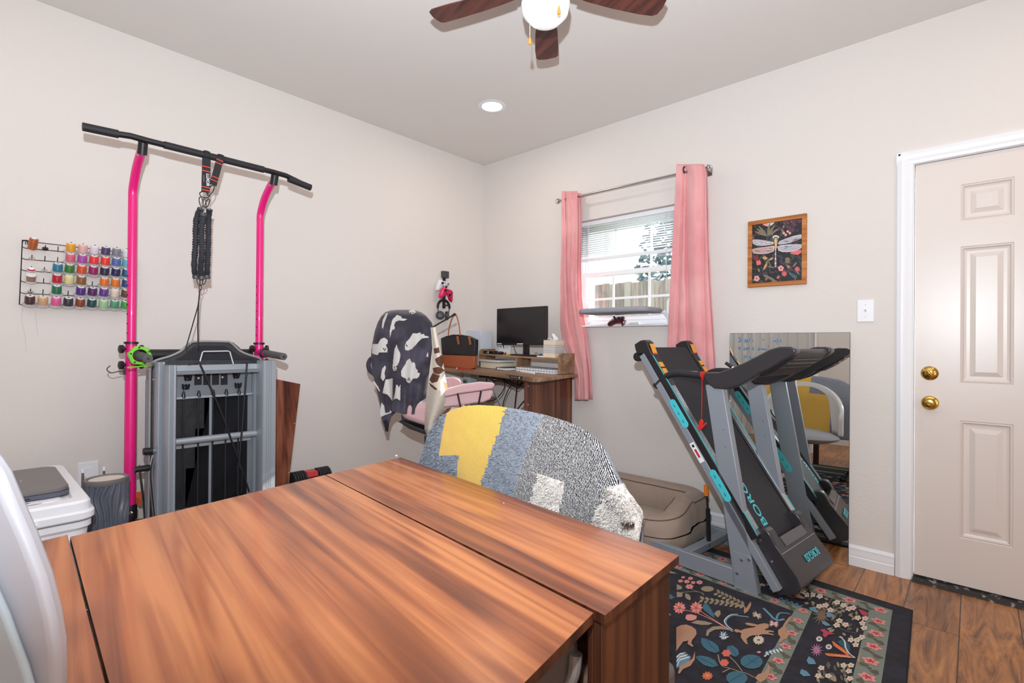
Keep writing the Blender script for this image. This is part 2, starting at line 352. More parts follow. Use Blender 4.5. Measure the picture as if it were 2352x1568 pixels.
# blind, raised halfway
vb = thing('window_blind', 'white slatted blind half raised in the window', 'blind', (1.4175, .045, 1.75))
zb = 1.785
MB().bb(WX0+.012, WX1-.012, .03, .068, WZ1-.035, WZ1-.003).build('headrail', m_white, vb, bevel=.003)
m_slat = mat('blind_slat', (236, 238, 244), .5)
s_ = MB(); ns = 14
for i in range(ns):
    z = WZ1-.048-(WZ1-.06-zb-.02)*i/(ns-1)
    s_.grid(1, 4, lambda u, v, z=z: (WX0+.014+(WX1-WX0-.028)*u, .037+.024*v, z+.0025*math.sin(PI*v)-.004*v))
s_.build('slats', m_slat, vb, solid=.0008)
MB().bb(WX0+.014, WX1-.014, .034, .064, zb-.014, zb+.008).build('bottom_rail', m_slat, vb, bevel=.003)
for x in (1.10, 1.428, 1.75):
    MB().tube([(x, .035, zb-.01), (x, .035, WZ1-.03)], .0014, 5).build('ladder_cord', m_slat, vb)
MB().tube([(1.725, .026, WZ1-.03), (1.735, .024, 1.52)], .003, 6).build('tilt_wand', mat('clear_wand', (225, 232, 235), .2, alpha=.6), vb)
MB().tube([(1.105, .026, WZ1-.03), (1.108, .024, 1.62)], .0015, 6).build('pull_cord', m_slat, vb)
# ------------------------------------------------------------------ outdoors
m_out = mat('yard_grass', (150, 160, 120), .9, var=(3, (120, 130, 90), .4, .6))
struct(MB().bb(-8, 10, .16, 14, -.3, -.15).build('floor_2', m_out, origin=(0, 6, -.3)))
fe = thing('wooden_fence', 'weathered wooden privacy fence outside the window', 'fence', (-.6, 4.5, -.15))
m_fence = wood('fence_wood', [(132, 122, 112), (100, 90, 82), (152, 142, 132)], axis='V', rough=.9)
s_ = MB()
for i in range(28): s_.bb(-1.75+i*.145, -1.75+i*.145+.138, 4.5, 4.52, -.15, 2.2+.012*math.sin(i*2.1))
s_.build('fence_boards', m_fence, fe); MB().bb(-1.75, 2.3, 4.52, 4.56, 1.4, 1.5).build('fence_rail', m_fence, fe)
nh = thing('neighbour_house', 'pale neighbouring house wall seen through the window', 'house', (-4, 6, -.15))
m_side = mat('pale_siding', (240, 240, 240), .8)
MB().bb(-6.5, -2.6, 5.2, 8, -.15, 2.9).build('house_wall', m_side, nh)
for i in range(6): MB().bb(-6.5, -2.59, 5.17, 5.2, .2+i*.42, .215+i*.42).build('lap_siding', m_side, nh)
tr = thing('evergreen_tree', 'blue-green leafy tree beyond the fence outside the window', 'tree', (-1.2, 7.0, -.15))
MB().tube([(-1.2, 7.0, -.15), (-1.22, 7.0, 1.6), (-1.1, 7.0, 3.4)], [.16, .13, .07]).build('trunk', mat('bark', (96, 82, 70), .9), tr)
m_leaf = mat('tree_leaf', (60, 84, 90), .8, var=(9, (104, 132, 138), .4, .6))
s_ = MB(); rnd = random.Random(3)
for i in range(2600):
    t = rnd.random(); a = rnd.random()*2*PI; rr = (1.2*(1-t)**.5+.15)*math.sqrt(rnd.random()); c = Vector((-.85+rr*math.cos(a), 6.8+rr*math.sin(a), 1.9+3.3*t))
    q = rnd.random()*PI; e1 = Vector((math.cos(q), math.sin(q), rnd.uniform(-.6, .6)))*rnd.uniform(.06, .13); e2 = Vector((rnd.uniform(-1, 1), rnd.uniform(-1, 1), rnd.uniform(-1, 1))).normalized()*rnd.uniform(.04, .09)
    s_.add([c-e1, c-e2, c+e1, c+e2], [(0, 1, 2, 3)])
s_.build('foliage', m_leaf, tr)
# ------------------------------------------------------------------ pull-up tower
m_pink = mat('pink_powder_coat', (236, 28, 128), .32, spec=.5, coat=.3)
m_foam = mat('grey_foam', (88, 86, 88), .8, bump=(300, .2, .001))
m_dfoam = mat('black_foam', (34, 33, 38), .6)
PX, BX = .31, .52                       # plane of the poles, plane of the bar
YL, YR = -2.625, -2.045
tw = thing('pull_up_tower', 'pink and black pull-up tower standing by the left wall', 'pull-up tower', (.4, -2.35, 0))
for y in (YL, YR):
    low = MB().tube([(PX, y, .36), (PX, y, 1.13)], .0235, 18).build('lower_tube', m_pink, tw)
    pts = [(PX, y, 1.10), (PX, y, 1.80)]+smooth_path([(PX, y, 1.80), (PX+.005, y, 1.86), (PX+.06, y, 1.935), (PX+.14, y, 1.99), (PX+.185, y, 2.006)], 5)
    MB().tube(pts, .0185, 16).build('upper_tube', m_pink, tw)
    MB().lathe([(.0187, 0), (.029, .001), (.029, .011), (.0187, .012)], (PX, y, 1.128), (0, 0, 1), 20).build('collar', m_blk, tw)
    for z in (1.105, 1.03):
        for sgn in (-1, 1):
            MB().lathe([(.006, .02), (.006, .03), (.016, .031), (.02, .036), (.02, .046), (.012, .05)], (PX+.0, y, z), (.25, sgn, 0), 10).build('clamp_knob', m_blk, tw)
    MB().lathe([(.019, 0), (.019, .052), (.013, .056)], (PX+.175, y, 1.985), (.35, 0, 1), 16).build('bar_clamp', m_blk, tw)
    MB().lathe([(.004, 0), (.006, .001), (.006, .004)], (PX+.16, y-.012, 1.985), (.6, -.8, 0), 10).build('bolt', m_chrome, tw)
    for k in range(7):
        MB().lathe([(.0032, 0), (.0032, .0016)], (PX+.007, y-.0176, 1.18+.045*k), (.37, -.93, 0), 8).build('adjustment_hole', m_blk, tw)
    # foot
    MB().lathe([(.03, -.06), (.03, .0), (.026, .01)], (PX, y, .36), (0, 0, 1), 14).build('foot_bracket', m_blk, tw)
    MB().tube([(PX, y, .31), (PX, y, .06)], .022, 12).build('foot_tube', m_blk, tw)
    MB().lathe([(.009, 0), (.009, .004), (.005, .006)], (PX+.029, y, .335), (1, -.5, 0), 12).build('bolt', m_chrome, tw)
MB().tube([(.06, YL, .035), (.70, YL, .035)], .028, 12).build('base_tube', m_blkm, tw)
MB().tube([(.06, YR, .035), (.42, YR, .035)], .028, 12).build('base_tube', m_blkm, tw)
MB().tube([(PX, YL+.02, .27), (PX, YR-.02, .27)], .02, 12).build('cross_tube', m_blkm, tw)
# bar: grip – bent – straight – bent – grip
bz = 2.042
eL = at(192, 319, 'X', BX-.0); eR = at(712, 436, 'X', BX)
bpts = [Vector((BX, eL.y, 2.033)), Vector((BX, eL.y+.10, 2.037)), Vector((BX, YL-.05, 2.044)), Vector((BX, YL+.02, bz)), Vector((BX, YR-.02, bz)), Vector((BX, YR+.05, 2.040)), Vector((BX, eR.y, 2.008))]
bar = MB().tube(bpts, .0135, 16).build('pull_up_bar', m_blkm, tw)
gr = .0175
MB().tube([bpts[0]-Vector((0, .004, 0)), Vector((BX, eL.y+.115, 2.0385))], gr, 16).build('end_grip', m_dfoam, tw)
MB().tube([Vector((BX, eR.y-.12, 2.0265)), bpts[6]+Vector((0, .004, -.001))], gr, 16).build('end_grip', m_dfoam, tw)
MB().tube([(BX, YL+.075, bz), (BX, YR-.065, bz)], .0165, 16).build('centre_grip', m_dfoam, tw)
# back pad and dip handles
MB().tube([(PX-.03, YL+.03, 1.075), (PX-.03, YR-.03, 1.075)], .028, 14).build('back_pad', m_blk, tw)
for y in (YL, YR):
    MB().tube([(PX, y, 1.085), (PX+.10, y, 1.08)], .02, 14).build('handle_socket', m_pink, tw)
    h = MB().tube([(PX+.06, y, 1.084), (PX+.32, y-.0, 1.068)], .0185, 18)
    h.lathe([(.0175, .0), (.0125, .0015)], (PX+.32, y, 1.068), (1, 0, -.05), 18); h.build('handle_grip', m_foam, tw)
    MB().lathe([(.0055, 0), (.0055, .0012)], (PX+.3215, y, 1.068), (1, 0, 0), 12).build('end_plug', m_blk, tw)
for k in range(2): MB().tube(arc((PX+.07+.02*k, YR, 1.083), .023, 0, 2*PI, 18, (0, 1, 0), (0, 0, 1))[:-1], .004, 6, closed=True).build('rubber_ring', m_blk, tw)
hk = MB().tube(smooth_path([(PX, YL-.024, 1.0), (PX, YL-.05, 1.0), (PX, YL-.075, .995), (PX, YL-.09, 1.012), (PX, YL-.078, 1.028)], 5), .0022, 6); hk.bb(PX-.01, PX+.01, YL-.03, YL-.022, .985, 1.015); hk.build('wire_hook', m_blk, tw)
MB().bb(.10, .24, YL+.05, YL+.16, .34, .37).build('orange_strap', mat('orange_plastic', (224, 92, 30), .5), tw)
# green clamp collar on the left dip handle
gc = thing('clamp_collar', 'lime green hexagonal clamp collar around the left dip handle', 'clamp collar', (PX+.16, YL, 1.03))
m_green = mat('lime_plastic', (120, 206, 52), .4)
s_ = MB(); ring = []
cx_ = PX+.155
outer = []; inner = []
for k in range(30):
    a = 2*PI*k/30; ro = .047*math.cos(PI/6)/math.cos(((a+.15) % (PI/3))-PI/6)
    outer.append(Vector((cx_, YL+ro*math.cos(a), 1.078+ro*math.sin(a)))); inner.append(Vector((cx_, YL+.0275*math.cos(a), 1.078+.0275*math.sin(a))))
vs = outer+inner+[p+Vector((.028, 0, 0)) for p in outer]+[p+Vector((.028, 0, 0)) for p in inner]; fs = []
for k in range(30):
    j = (k+1) % 30; fs += [(k, j, 30+j, 30+k), (60+k, 90+k, 90+j, 60+j), (k, 60+k, 60+j, j), (30+k, 30+j, 90+j, 90+k)]
s_.add(vs, fs).build('collar_ring', m_green, gc, bevel=.002)
MB().prism([(cx_+.004, YL+.03, 1.035), (cx_+.004, YL-.045, 1.028), (cx_+.004, YL-.045, 1.022), (cx_+.004, YL+.05, 1.030)], (.02, 0, 0)).build('release_lever', m_green, gc, bevel=.002)
for a in (.5, 1.7, 2.9, 4.1, 5.2): MB().lathe([(.004, 0), (.004, .002)], (cx_+.028, YL+.036*math.cos(a), 1.078+.036*math.sin(a)), (1, 0, 0), 8).build('screw', m_blk, gc)
MB().tube(arc((cx_+.014, YL, 1.078), .0265, 0, 2*PI, 24, (0, 1, 0), (0, 0, 1))[:-1], .003, 6, closed=True).build('inner_pad', m_blk, gc)
# straps, carabiners, bungee cords hanging from the bar
rb = thing('resistance_band_set', 'black bungee resistance bands hanging from the pull-up bar on red-marked straps', 'resistance bands', (BX, -2.36, 1.3))
m_web = mat('black_webbing', (30, 29, 36), .7); m_red = mat('red_print', (214, 64, 48), .6)
def P(px, py, dx=0): return at(px, py, 'X', BX+dx)
def strap(a, b, wid, nm, marks):
    a = Vector(a); b = Vector(b); t = (b-a).normalized(); s = Vector((0, 1, 0)); s = (s-t*s.dot(t)).normalized()*wid/2
    o = MB().prism([a-s, a+s, b+s, b-s], (.003, 0, 0)).build(nm, m_web, rb)
    for k in marks:
        c = a.lerp(b, k); MB().prism([c-s-t*.0022, c+s-t*.0022, c+s+t*.0022, c-s+t*.0022], (.001, 0, 0)).build('red_stripe', m_red, o).location.x += .003
    return o
s1 = strap(P(474, 364, .019), P(472, 441, .019), .036, 'strap', [.25, .38, .86, .95])
s2 = strap(P(506, 362, .019), P(489, 425, .008), .031, 'strap', [.1, .22, .72, .84])
text('brand_print', 'LUXOR', .018, P(474, 398, .0232), (0, .02, -1), (0, 1, .02), mat('white_print', (235, 235, 238), .5), s1, bold=.0004)
text('brand_print', 'ACCESSORIES', .0055, P(467, 401, .0232), (0, .02, -1), (0, 1, .02), mat('grey_print', (170, 150, 150), .5), s1)
for (px, ang) in ((474, 0), (506, .1)):
    c = P(px, 369 if px == 474 else 366); y = at(px, 372, 'X', BX).y
    MB().tube(arc((BX, y, bz), .0195, 0, 2*PI, 20, (1, 0, 0), (0, 0, 1))[:-1], .0135, 6, closed=True, flat=.25).build('strap_loop', m_web, rb)
def loop(c, ry, rz, r, nm, tilt=0, dx=.0):
    R = Matrix.Rotation(tilt, 3, 'X'); pts = []
    for k in range(24):
        a = 2*PI*k/24; pts.append(Vector(c)+R @ Vector((dx, ry*math.cos(a), rz*math.sin(a))))
    MB().tube(pts, r*1.1, 7, closed=True).build(nm, m_blkm, rb)
loop(P(470, 447, .022), .021, .014, .0022, 'ring'); loop(P(484, 437, .014), .010, .030, .0022, 'carabiner', -.45); loop(P(462, 464, .016), .008, .024, .002, 'carabiner', .15); loop(P(470, 467, .020), .007, .022, .002, 'carabiner', .1); loop(P(476, 467, .012), .007, .024, .002, 'carabiner', -.35)
m_rib = mat('ribbed_nylon', (44, 46, 54), .7); m_cuff = mat('rubber_cuff', (66, 68, 76), .5)
for (pts, dx) in (([(462, 478), (451, 505), (449, 560), (446, 612), (451, 640)], .012), ([(468, 488), (463, 530), (464, 580), (461, 616), (464, 642)], .03), ([(481, 480), (479, 505), (478, 560), (476, 612), (475, 640)], .008)):
    ctr = smooth_path([P(a, b, dx) for a, b in pts], 44); n_ = len(ctr)
    rr = [.0125+.0018*math.sin(i*1.35)+.0008*math.sin(i*.31) for i in range(n_)]
    MB().tube(ctr[6:-12], rr[6:-12], 10).build('bungee_cord', m_rib, rb, angle=70)
    MB().tube(ctr[:14], [.008, .012]+[.0145]*12, 10).build('end_cuff', m_cuff, rb); MB().tube(ctr[-18:], [.0145]*16+[.012, .008], 10).build('end_cuff', m_cuff, rb)
loop(P(456, 647, .012), .006, .016, .0017, 'carabiner', .2); loop(P(462, 649, .018), .006, .014, .0017, 'carabiner', -.2); loop(P(469, 646, .01), .006, .017, .0017, 'carabiner', -.3)
loop(P(460, 660, .014), .005, .013, .0018, 'clip')
m_cord = mat('black_cord', (26, 26, 32), .6)
top = P(459, 664, .012)
MB().tube(smooth_path([top, P(455, 700, .01), P(444, 740, .02), P(431, 785, .04), P(426, 800, .05)], 6), .0026, 6).build('pull_cord', m_cord, rb)
MB().tube(smooth_path([top, P(456, 700, .015), P(454.5, 745, .02), P(455, 785, .03), P(455, 800, .03)], 6), .003, 6).build('pull_cord', m_cord, rb)

# ------------------------------------------------------------------ folded home reformer
rf = thing('folded_reformer', 'grey aluminium exercise reformer folded upright against the pull-up tower', 'exercise machine', (.45, -2.3, 0))
m_alu = mat('grey_aluminium', (168, 175, 184), .38, metal=.35, spec=.5); m_alud = mat('dark_aluminium', (128, 132, 140), .42, metal=.3)
m_vin = mat('black_vinyl', (48, 47, 52), .42, bump=(14, .5, .01)); m_pip = mat('grey_piping', (150, 150, 150), .5); m_fab = mat('black_underside', (26, 27, 36), .75)
def rail(name, y0, y1, x0, x1, z0, z1):
    # extruded profile with grooves on the face towards the room
    h = y1-y0; p = [(x0, y0), (x1-.006, y0), (x1, y0+.004)]
    for k in (.3, .45, .6): p += [(x1, y0+h*k-.0018), (x1-.003, y0+h*k), (x1, y0+h*k+.0018)]
    p += [(x1, y1-.004), (x1-.006, y1), (x0, y1)]
    return MB().prism([Vector((a, b, z0)) for a, b in p], (0, 0, z1-z0)).build(name, m_alu, rf)
rail('front_rail', -2.532, -2.497, .47, .55, .02, 1.034)
rail('front_rail', -2.116, -2.046, .47, .55, .02, 1.046)
rail('rear_rail', -2.552, -2.52, .385, .46, .07, 1.045)
rail('rear_rail', -2.118, -2.08, .40, .44, .07, 1.0)
for yy in (-2.532, ): MB().bb(.475, .545, yy+.002, yy+.033, 1.034, 1.037).build('rail_cap', m_blk, rf)
# side flank
MB().prism([(.33, -2.57, .02), (.385, -2.57, .02), (.385, -2.57, 1.03), (.33, -2.57, 1.0)], (0, .01, 0)).build('side_panel', mat('warm_grey_panel', (150, 146, 144), .5), rf)
MB().bb(.345, .365, -2.575, -2.57, .1, .96).build('side_groove', m_alud, rf)
# padded carriage behind the rails with arched head end
arch = [(342, 1190), (342, 850), (345, 842), (352, 832), (362, 826), (390, 818), (412, 808), (425, 797), (436, 788), (445, 784.5), (480, 783.5), (520, 784.5), (529, 786), (540, 795), (552, 806), (570, 814), (590, 820), (600, 826), (604, 834), (603, 850), (603, 1190)]
poly = [at(a, b, 'X', .345) for a, b in arch]; poly[0].z = poly[-1].z = .03
poly[0].y = poly[1].y; poly[-1].y = poly[-2].y
pd = MB().prism(poly, (.05, 0, 0)).build('padded_carriage', m_vin, rf, bevel=.008, segs=3)
pipe = [at(a, b, 'X', .397) for a, b in arch[1:-1]]
part(MB().tube(smooth_path(pipe, 3), .0055, 7).build('piping', m_pip, pd), 'grey piping')
inner = [at(a, b, 'X', .3955) for a, b in ((402, 826), (425, 815), (440, 800), (455, 794), (515, 794), (530, 803), (548, 816), (585, 826))]
MB().prism(inner, (.004, 0, 0)).build('head_panel', m_fab, pd, bevel=.002)
# top cross member in three steps, lower bridge, bottom bridge
MB().bb(.40, .47, -2.50, -2.10, 1.0, 1.028).build('top_rail', m_alu, rf, bevel=.002)
MB().bb(.40, .50, -2.497, -2.116, .985, 1.0).build('top_rail_lip', m_alud, rf, bevel=.002)
wz0 = at(500, 905, 'X', .41).z; br_ = MB().bb(.405, .412, -2.50, -2.12, wz0, .985).build('spring_plate', m_alud, rf, bevel=.001)
MB().bb(.405, .430, -2.50, -2.12, wz0-.012, wz0).build('spring_plate_edge', m_alu, rf, bevel=.001)
for k, px in enumerate((455, 475, 495, 515)):
    q = at(px, 871, 'X', .413); MB().bb(.4125, .4135, q.y-.016, q.y+.016, q.z-.028, q.z+.028).build('slot', m_fab, br_)
for px, c in ((456, 868), (511, 866)): MB().lathe([(.005, 0), (.004, .002)], at(px, c, 'X', .4136), (1, 0, 0), 10).build('bolt', mat('cream_bolt', (226, 220, 206), .4), br_)
MB().bb(.37, .395, -2.49, -2.12, .28, .95).build('carriage_underside', m_fab, rf)
MB().bb(.396, .404, -2.318, -2.30, .25, wz0-.012).build('centre_strip', m_alu, rf)
MB().bb(.396, .402, -2.135, -2.118, .25, .94).build('side_strip', m_alud, rf)
zt = .665
MB().tube([(.46, -2.52, zt+.0), (.46, -2.10, zt-.004)], .016, 14).build('foot_bar', m_alu, rf)
MB().bb(.40, .41, -2.50, -2.12, zt-.045, zt-.025).build('frame_lip', m_alu, rf)
zb_ = at(480, 1163, 'X', .42).z
MB().bb(.40, .43, -2.50, -2.12, zb_-.012, zb_+.012).build('lower_bridge', m_alud, rf)
MB().bb(.42, .45, -2.50, -2.12, zb_-.04, zb_-.014).build('lower_channel', m_blk, rf)
for k, px in enumerate((421, 456, 489, 519, 548)):
    y = at(px, 915, 'X', .42).y
    MB().tube([(.42, y, wz0-.002), (.42, y, zb_)], .0042, 8).build('elastic_cord', m_cord, rf)
    MB().lathe([(.009, -.004), (.009, .006), (.006, .022), (.004, .03)], (.425, y, wz0-.004), (0, 0, 1), 10).build('cord_end', m_blk, rf)
    MB().sph((.425, y, zb_+.004), (.009, .014, .006), 10, 6).build('cord_knot', m_blk, rf)
for (px, py) in ((432, 868), (427, 888), (543, 863), (547, 885)):
    c = at(px, py, 'X', .425)
    MB().tube([c+Vector((.008*math.sin(2*a), .013*math.cos(a), .011*math.sin(3*a))) for a in [2*PI*i/26 for i in range(26)]], .0042, 6, closed=True).build('rope_knot', m_blk, rf)
# loose straps across the frame
MB().tube(smooth_path([at(432, 837, 'X', .50), at(456, 833, 'X', .51), at(462, 842, 'X', .53), at(505, 940, 'X', .53), at(550, 1062, 'X', .50), at(572, 1128, 'X', .46)], 8), .0045, 7).build('hanging_rope', m_cord, rf)
MB().tube(smooth_path([at(552, 833, 'X', .50), at(566, 832, 'X', .51), at(566, 850, 'X', .53), at(558, 960, 'X', .52), at(550, 1060, 'X', .51), at(556, 1085, 'X', .50), at(554, 1132, 'X', .47)], 8), .0045, 7).build('hanging_rope', m_cord, rf)
# wire stand at the head
MB().tube([at(457, 838, 'X', .47), at(465, 809, 'X', .47), at(468, 807, 'X', .47), at(524, 806, 'X', .47), at(528, 808, 'X', .47), at(536, 836, 'X', .47)], .0032, 8).build('wire_stand', mat('pale_wire', (205, 205, 210), .35), rf)
# left side fittings
c = at(352, 1034, 'X', .44); MB().tube([(.44, -2.60, c.z), (.44, -2.565, c.z-.002)], .0165, 16).build('side_cap', m_blk, rf); MB().tube([(.44, -2.565, c.z-.002), (.44, -2.50, c.z-.004)], .013, 12).build('cross_pin', m_alud, rf)
c = at(333, 1075, 'X', .40); MB().tube([(.40, c.y-.04, c.z), (.40, -2.56, c.z)], .0145, 14).build('side_cap', m_blk, rf)
MB().tube(smooth_path([at(320, 1068, 'X', .40), at(322, 1090, 'X', .40), at(328, 1140, 'X', .40), at(333, 1200, 'X', .40)], 5), .0052, 8).build('chrome_tube', m_chrome, rf)
MB().tube(smooth_path([at(353, 1045, 'X', .43), at(347, 1085, 'X', .43), at(350, 1130, 'X', .43), at(357, 1200, 'X', .43)], 6), .0075, 8).build('chrome_tube', m_chrome, rf)
c = at(357, 872, 'X', .40); MB().tube([(.40, c.y-.012, c.z+.002), (.40, c.y+.014, c.z+.002)], .003, 6).build('spring_clip', m_chrome, rf)
MB().bb(.40, .44, -2.56, -2.10, .0, .03).build('foot', m_blk, rf)
for (a, b) in ((595, 1115), (596, 1125)): MB().lathe([(.008, 0), (.008, .005)], at(a, b, 'X', .45), (1, -.4, 0), 10).build('bolt', m_chrome, rf)
# ------------------------------------------------------------------ walnut board leaning on the wall
m_wal = wood('walnut_board', [(112, 58, 40), (66, 30, 22), (146, 88, 64)], axis='V', band=.06, rough=.4)
bd = thing('leaning_board', 'walnut veneer panel leaning on the wall behind the folded reformer', 'board', (.1, -1.9, 0))
q = [at(687, 881, 'X', .03), at(681, 879.5, 'X', .055), at(600, 855, 'X', .06), at(560, 1110, 'X', .16), at(653, 1110, 'X', .16), at(660, 1110, 'X', .13)]
tr_, br2 = at(687, 881, 'X', .03), at(660, 1110, 'X', .10)
dn = (br2-tr_).normalized(); br2 = tr_+dn*(tr_.z/(-dn.z)); tl_ = tr_+Vector((.02, -.34, .085)); bl_ = br2+Vector((.02, -.34, .0))
bd_m = MB().prism([tr_, br2, bl_, tl_], (.022, -.004, 0)).build('panel', m_wal, bd)
part(MB().prism([tr_+Vector((.0, .001, 0)), br2+Vector((0, .001, 0)), br2+Vector((.023, -.003, 0)), tr_+Vector((.023, -.003, 0))], (0, .0012, 0)).build('edge_banding', mat('pale_banding', (196, 158, 140), .5), bd), 'pale edge banding')
for k in (.28, .62):
    c = tr_.lerp(br2, k)+Vector((.024, -.012, 0)); MB().lathe([(.003, 0), (.003, .004)], c, (1, 0, 0), 8).build('dowel', mat('dowel', (226, 200, 170), .6), bd)
# ------------------------------------------------------------------ thread rack on the left wall
rk = thing('thread_rack', 'black wire thread rack mounted on the left wall beside the pink tower', 'thread rack', (.02, -2.78, 1.3))
m_wire = mat('black_wire', (22, 22, 26), .4)
def W(cx, cy, x=.02):      # a spot measured on the enlarged photo of the rack
    return at(40+cx/7.84, 530+cy/7.84, 'X', x)
rails = [[(95, 165), (2060, 405)], [(95, 290), (2060, 497)], [(85, 490), (2060, 670)], [(75, 695), (2060, 850)], [(65, 900), (2060, 1035)], [(55, 1105), (2060, 1215)], [(40, 1315), (2060, 1420)]]
ra = MB().tube(smooth_path([W(35, 1325), W(85, 260), W(92, 195), W(130, 168), W(200, 178)], 5), .0022, 6).build('side_wire', m_wire, rk)
MB().tube([W(2060, 405), W(2060, 1420)], .0022, 6).build('side_wire', m_wire, rk)
for k, (a, b) in enumerate(rails):
    MB().tube([W(a[0]-4, a[1]-3), W(a[0]+25, a[1]+12), W(a[0]+60, a[1]+20), W(*b)], .0019, 6).build('rail', m_wire, rk)
MB().tube([W(185, 200), W(180, 240), W(140, 235), W(150, 200)], .0018, 6, closed=True).build('hanger_loop', m_wire, rk)
PEG = Vector((.55, 0, 1)).normalized()
rows = [(305, 42), (510, 24.5), (715, 23), (915, 20), (1120, 17), (1320, 15)]  # rail height at x=250 and its fall per column
colx = [[262, 500, 728, 955, 1170, 1378, 1580, 1775, 1955], [258, 492, 720, 945, 1160, 1370, 1572, 1770, 1955], [250, 482, 718, 932, 1150, 1358, 1562, 1762, 1952],
        [242, 468, 708, 922, 1142, 1345, 1556, 1754, 1950], [232, 458, 700, 908, 1132, 1342, 1548, 1745, 1938], [218, 450, 690, 908, 1122, 1330, 1540, 1738, 1932]]
tops = [[220, 225, 250], [395, 420, 448], [600, 622], [None, 825], [1015, 1025]]
def rail_y(row, x):
    (a, b) = [(r[0], r[1]) for r in [rails[row+1]]][0]; return a[1]+14+(b[1]-a[1]-14)*(x-a[0])/(b[0]-a[0])
def base(row, col):
    x = colx[row][col]; return W(x, rail_y(row, x), .022)
for r in range(6):
    for c in range(9):
        p = base(r, c); MB().tube([p, p+PEG*.024], .0018, 6).build('peg', m_wire, rk)
m_clr = mat('clear_spool', (222, 216, 216), .2, alpha=.42, spec=.6); m_cap = mat('white_cap', (240, 238, 236), .45); m_hole = mat('spool_hole', (30, 28, 30), .8)
def threadmat(c):
    n = 'thread_%02x%02x%02x' % c
    if n in MATS: return MATS[n]
    m = mat(n, c, .34, spec=.6, sheen=.3); nt, b = nodes_of(m); N = nt.nodes.new; L = nt.links.new
    tc = N('ShaderNodeTexCoord'); wv = N('ShaderNodeTexWave'); wv.wave_type = 'BANDS'; wv.bands_direction = 'Z'; wv.inputs['Scale'].default_value = 95; wv.inputs['Distortion'].default_value = 3; wv.inputs['Detail'].default_value = 2
    bp = N('ShaderNodeBump'); bp.inputs['Strength'].default_value = .5; bp.inputs['Distance'].default_value = .001
    L(tc.outputs['Object'], wv.inputs[0]); L(wv.outputs['Fac'], bp.inputs['Height']); L(bp.outputs[0], b.inputs['Normal']); return m
Rp = Vector((0, 0, 1)).rotation_difference(PEG).to_euler()
def make_spool(loc):
    t = thing('thread_spool', '-', 'thread spool', loc); t.rotation_euler = Rp
    saved = len(bpy.data.objects)
    def ch(mb, nm, m, sh=None):
        me = mb.build(nm, m); me.location = (0, 0, 0); off = Vector(me['_mw'])
        for v in me.data.vertices: v.co += off
        me.parent = t; return me
    th = ch(MB().lathe([(.004, .007), (.0182, .008), (.0188, .012), (.0182, .038), (.0168, .0415), (.013, .044), (.006, .0445)], (0, 0, 0), n=18), 'thread', threadmat((128, 128, 128)))
    ch(MB().lathe([(.004, .0), (.0265, .0), (.0275, .0012), (.0262, .0026), (.0185, .006), (.0175, .0078)], (0, 0, 0), n=22), 'spool_base', m_clr)
    cp = ch(MB().lathe([(.0042, .044), (.0122, .0442), (.0128, .046), (.012, .0476), (.0045, .0478)], (0, 0, 0), n=18), 'top_cap', m_cap)
    hl = MB().lathe([(.0048, .0480), (0, .0480)], (0, 0, 0), n=12, caps=False).build('core_hole', m_hole); hl.location = (0, 0, 0); off = Vector(hl['_mw'])
    for v in hl.data.vertices: v.co += off
    hl.parent = cp
    return t
def dup(root, loc, rot=None):
    r = root.copy(); COL.objects.link(r); r.location = loc
    if rot is not None: r.rotation_euler = rot
    for ch in list(root.children):
        c = ch.copy(); COL.objects.link(c); c.parent = r
        for g in list(ch.children):
            d = g.copy(); COL.objects.link(d); d.parent = c
    return r
RN = ['top row', 'second row from the top', 'third row from the top', 'fourth row from the top', 'fifth row from the top', 'bottom row']
CN = ['first', 'second', 'third', 'fourth', 'fifth', 'sixth', 'seventh', 'eighth', 'ninth']
SP = {0: {3: ('golden yellow', (232, 160, 32)), 4: ('pale salmon pink', (228, 178, 172)), 5: ('pale lilac', (226, 212, 228)), 6: ('slate purple', (76, 62, 100)), 7: ('silver grey', (132, 134, 146)), 8: ('off-white', (226, 222, 230))},
      1: {3: ('coral pink', (218, 104, 124)), 4: ('orchid purple', (172, 82, 170)), 5: ('neon red-pink', (238, 54, 66)), 6: ('bright vermilion', (238, 60, 46)), 7: ('cornflower blue', (84, 112, 176)), 8: ('light cyan', (96, 176, 196))},
      2: {2: ('teal blue', (44, 122, 152)), 3: ('leaf green', (56, 122, 48)), 4: ('dark orange', (218, 80, 40)), 5: ('dark magenta', (152, 28, 92)), 6: ('blackish purple', (48, 38, 66)), 7: ('navy blue', (40, 38, 88)), 8: ('deep ocean blue', (24, 92, 138))},
      3: {2: ('crimson', (186, 24, 52)), 3: ('pale lemon', (226, 216, 148)), 4: ('bronze brown', (142, 94, 52)), 6: ('amber orange', (228, 122, 30)), 7: ('bright orange', (228, 124, 34)), 8: ('royal blue', (32, 70, 130))},
      4: {2: ('forest green', (22, 110, 74)), 4: ('dark violet', (82, 40, 128)), 5: ('plum', (88, 34, 98)), 6: ('medium purple', (100, 58, 146)), 7: ('ivory', (234, 216, 198)), 8: ('coffee brown', (100, 66, 50))},
      5: {0: ('dark maroon brown', (76, 38, 42)), 1: ('beige tan', (212, 168, 128)), 2: ('hot pink', (226, 92, 154)), 3: ('charcoal', (50, 50, 62)), 4: ('rust brown', (138, 66, 44)), 5: ('dark teal', (22, 74, 74)), 6: ('light pistachio', (160, 206, 148)), 7: ('sea green', (82, 158, 120)), 8: ('vivid green', (62, 164, 72))}}
proto = None
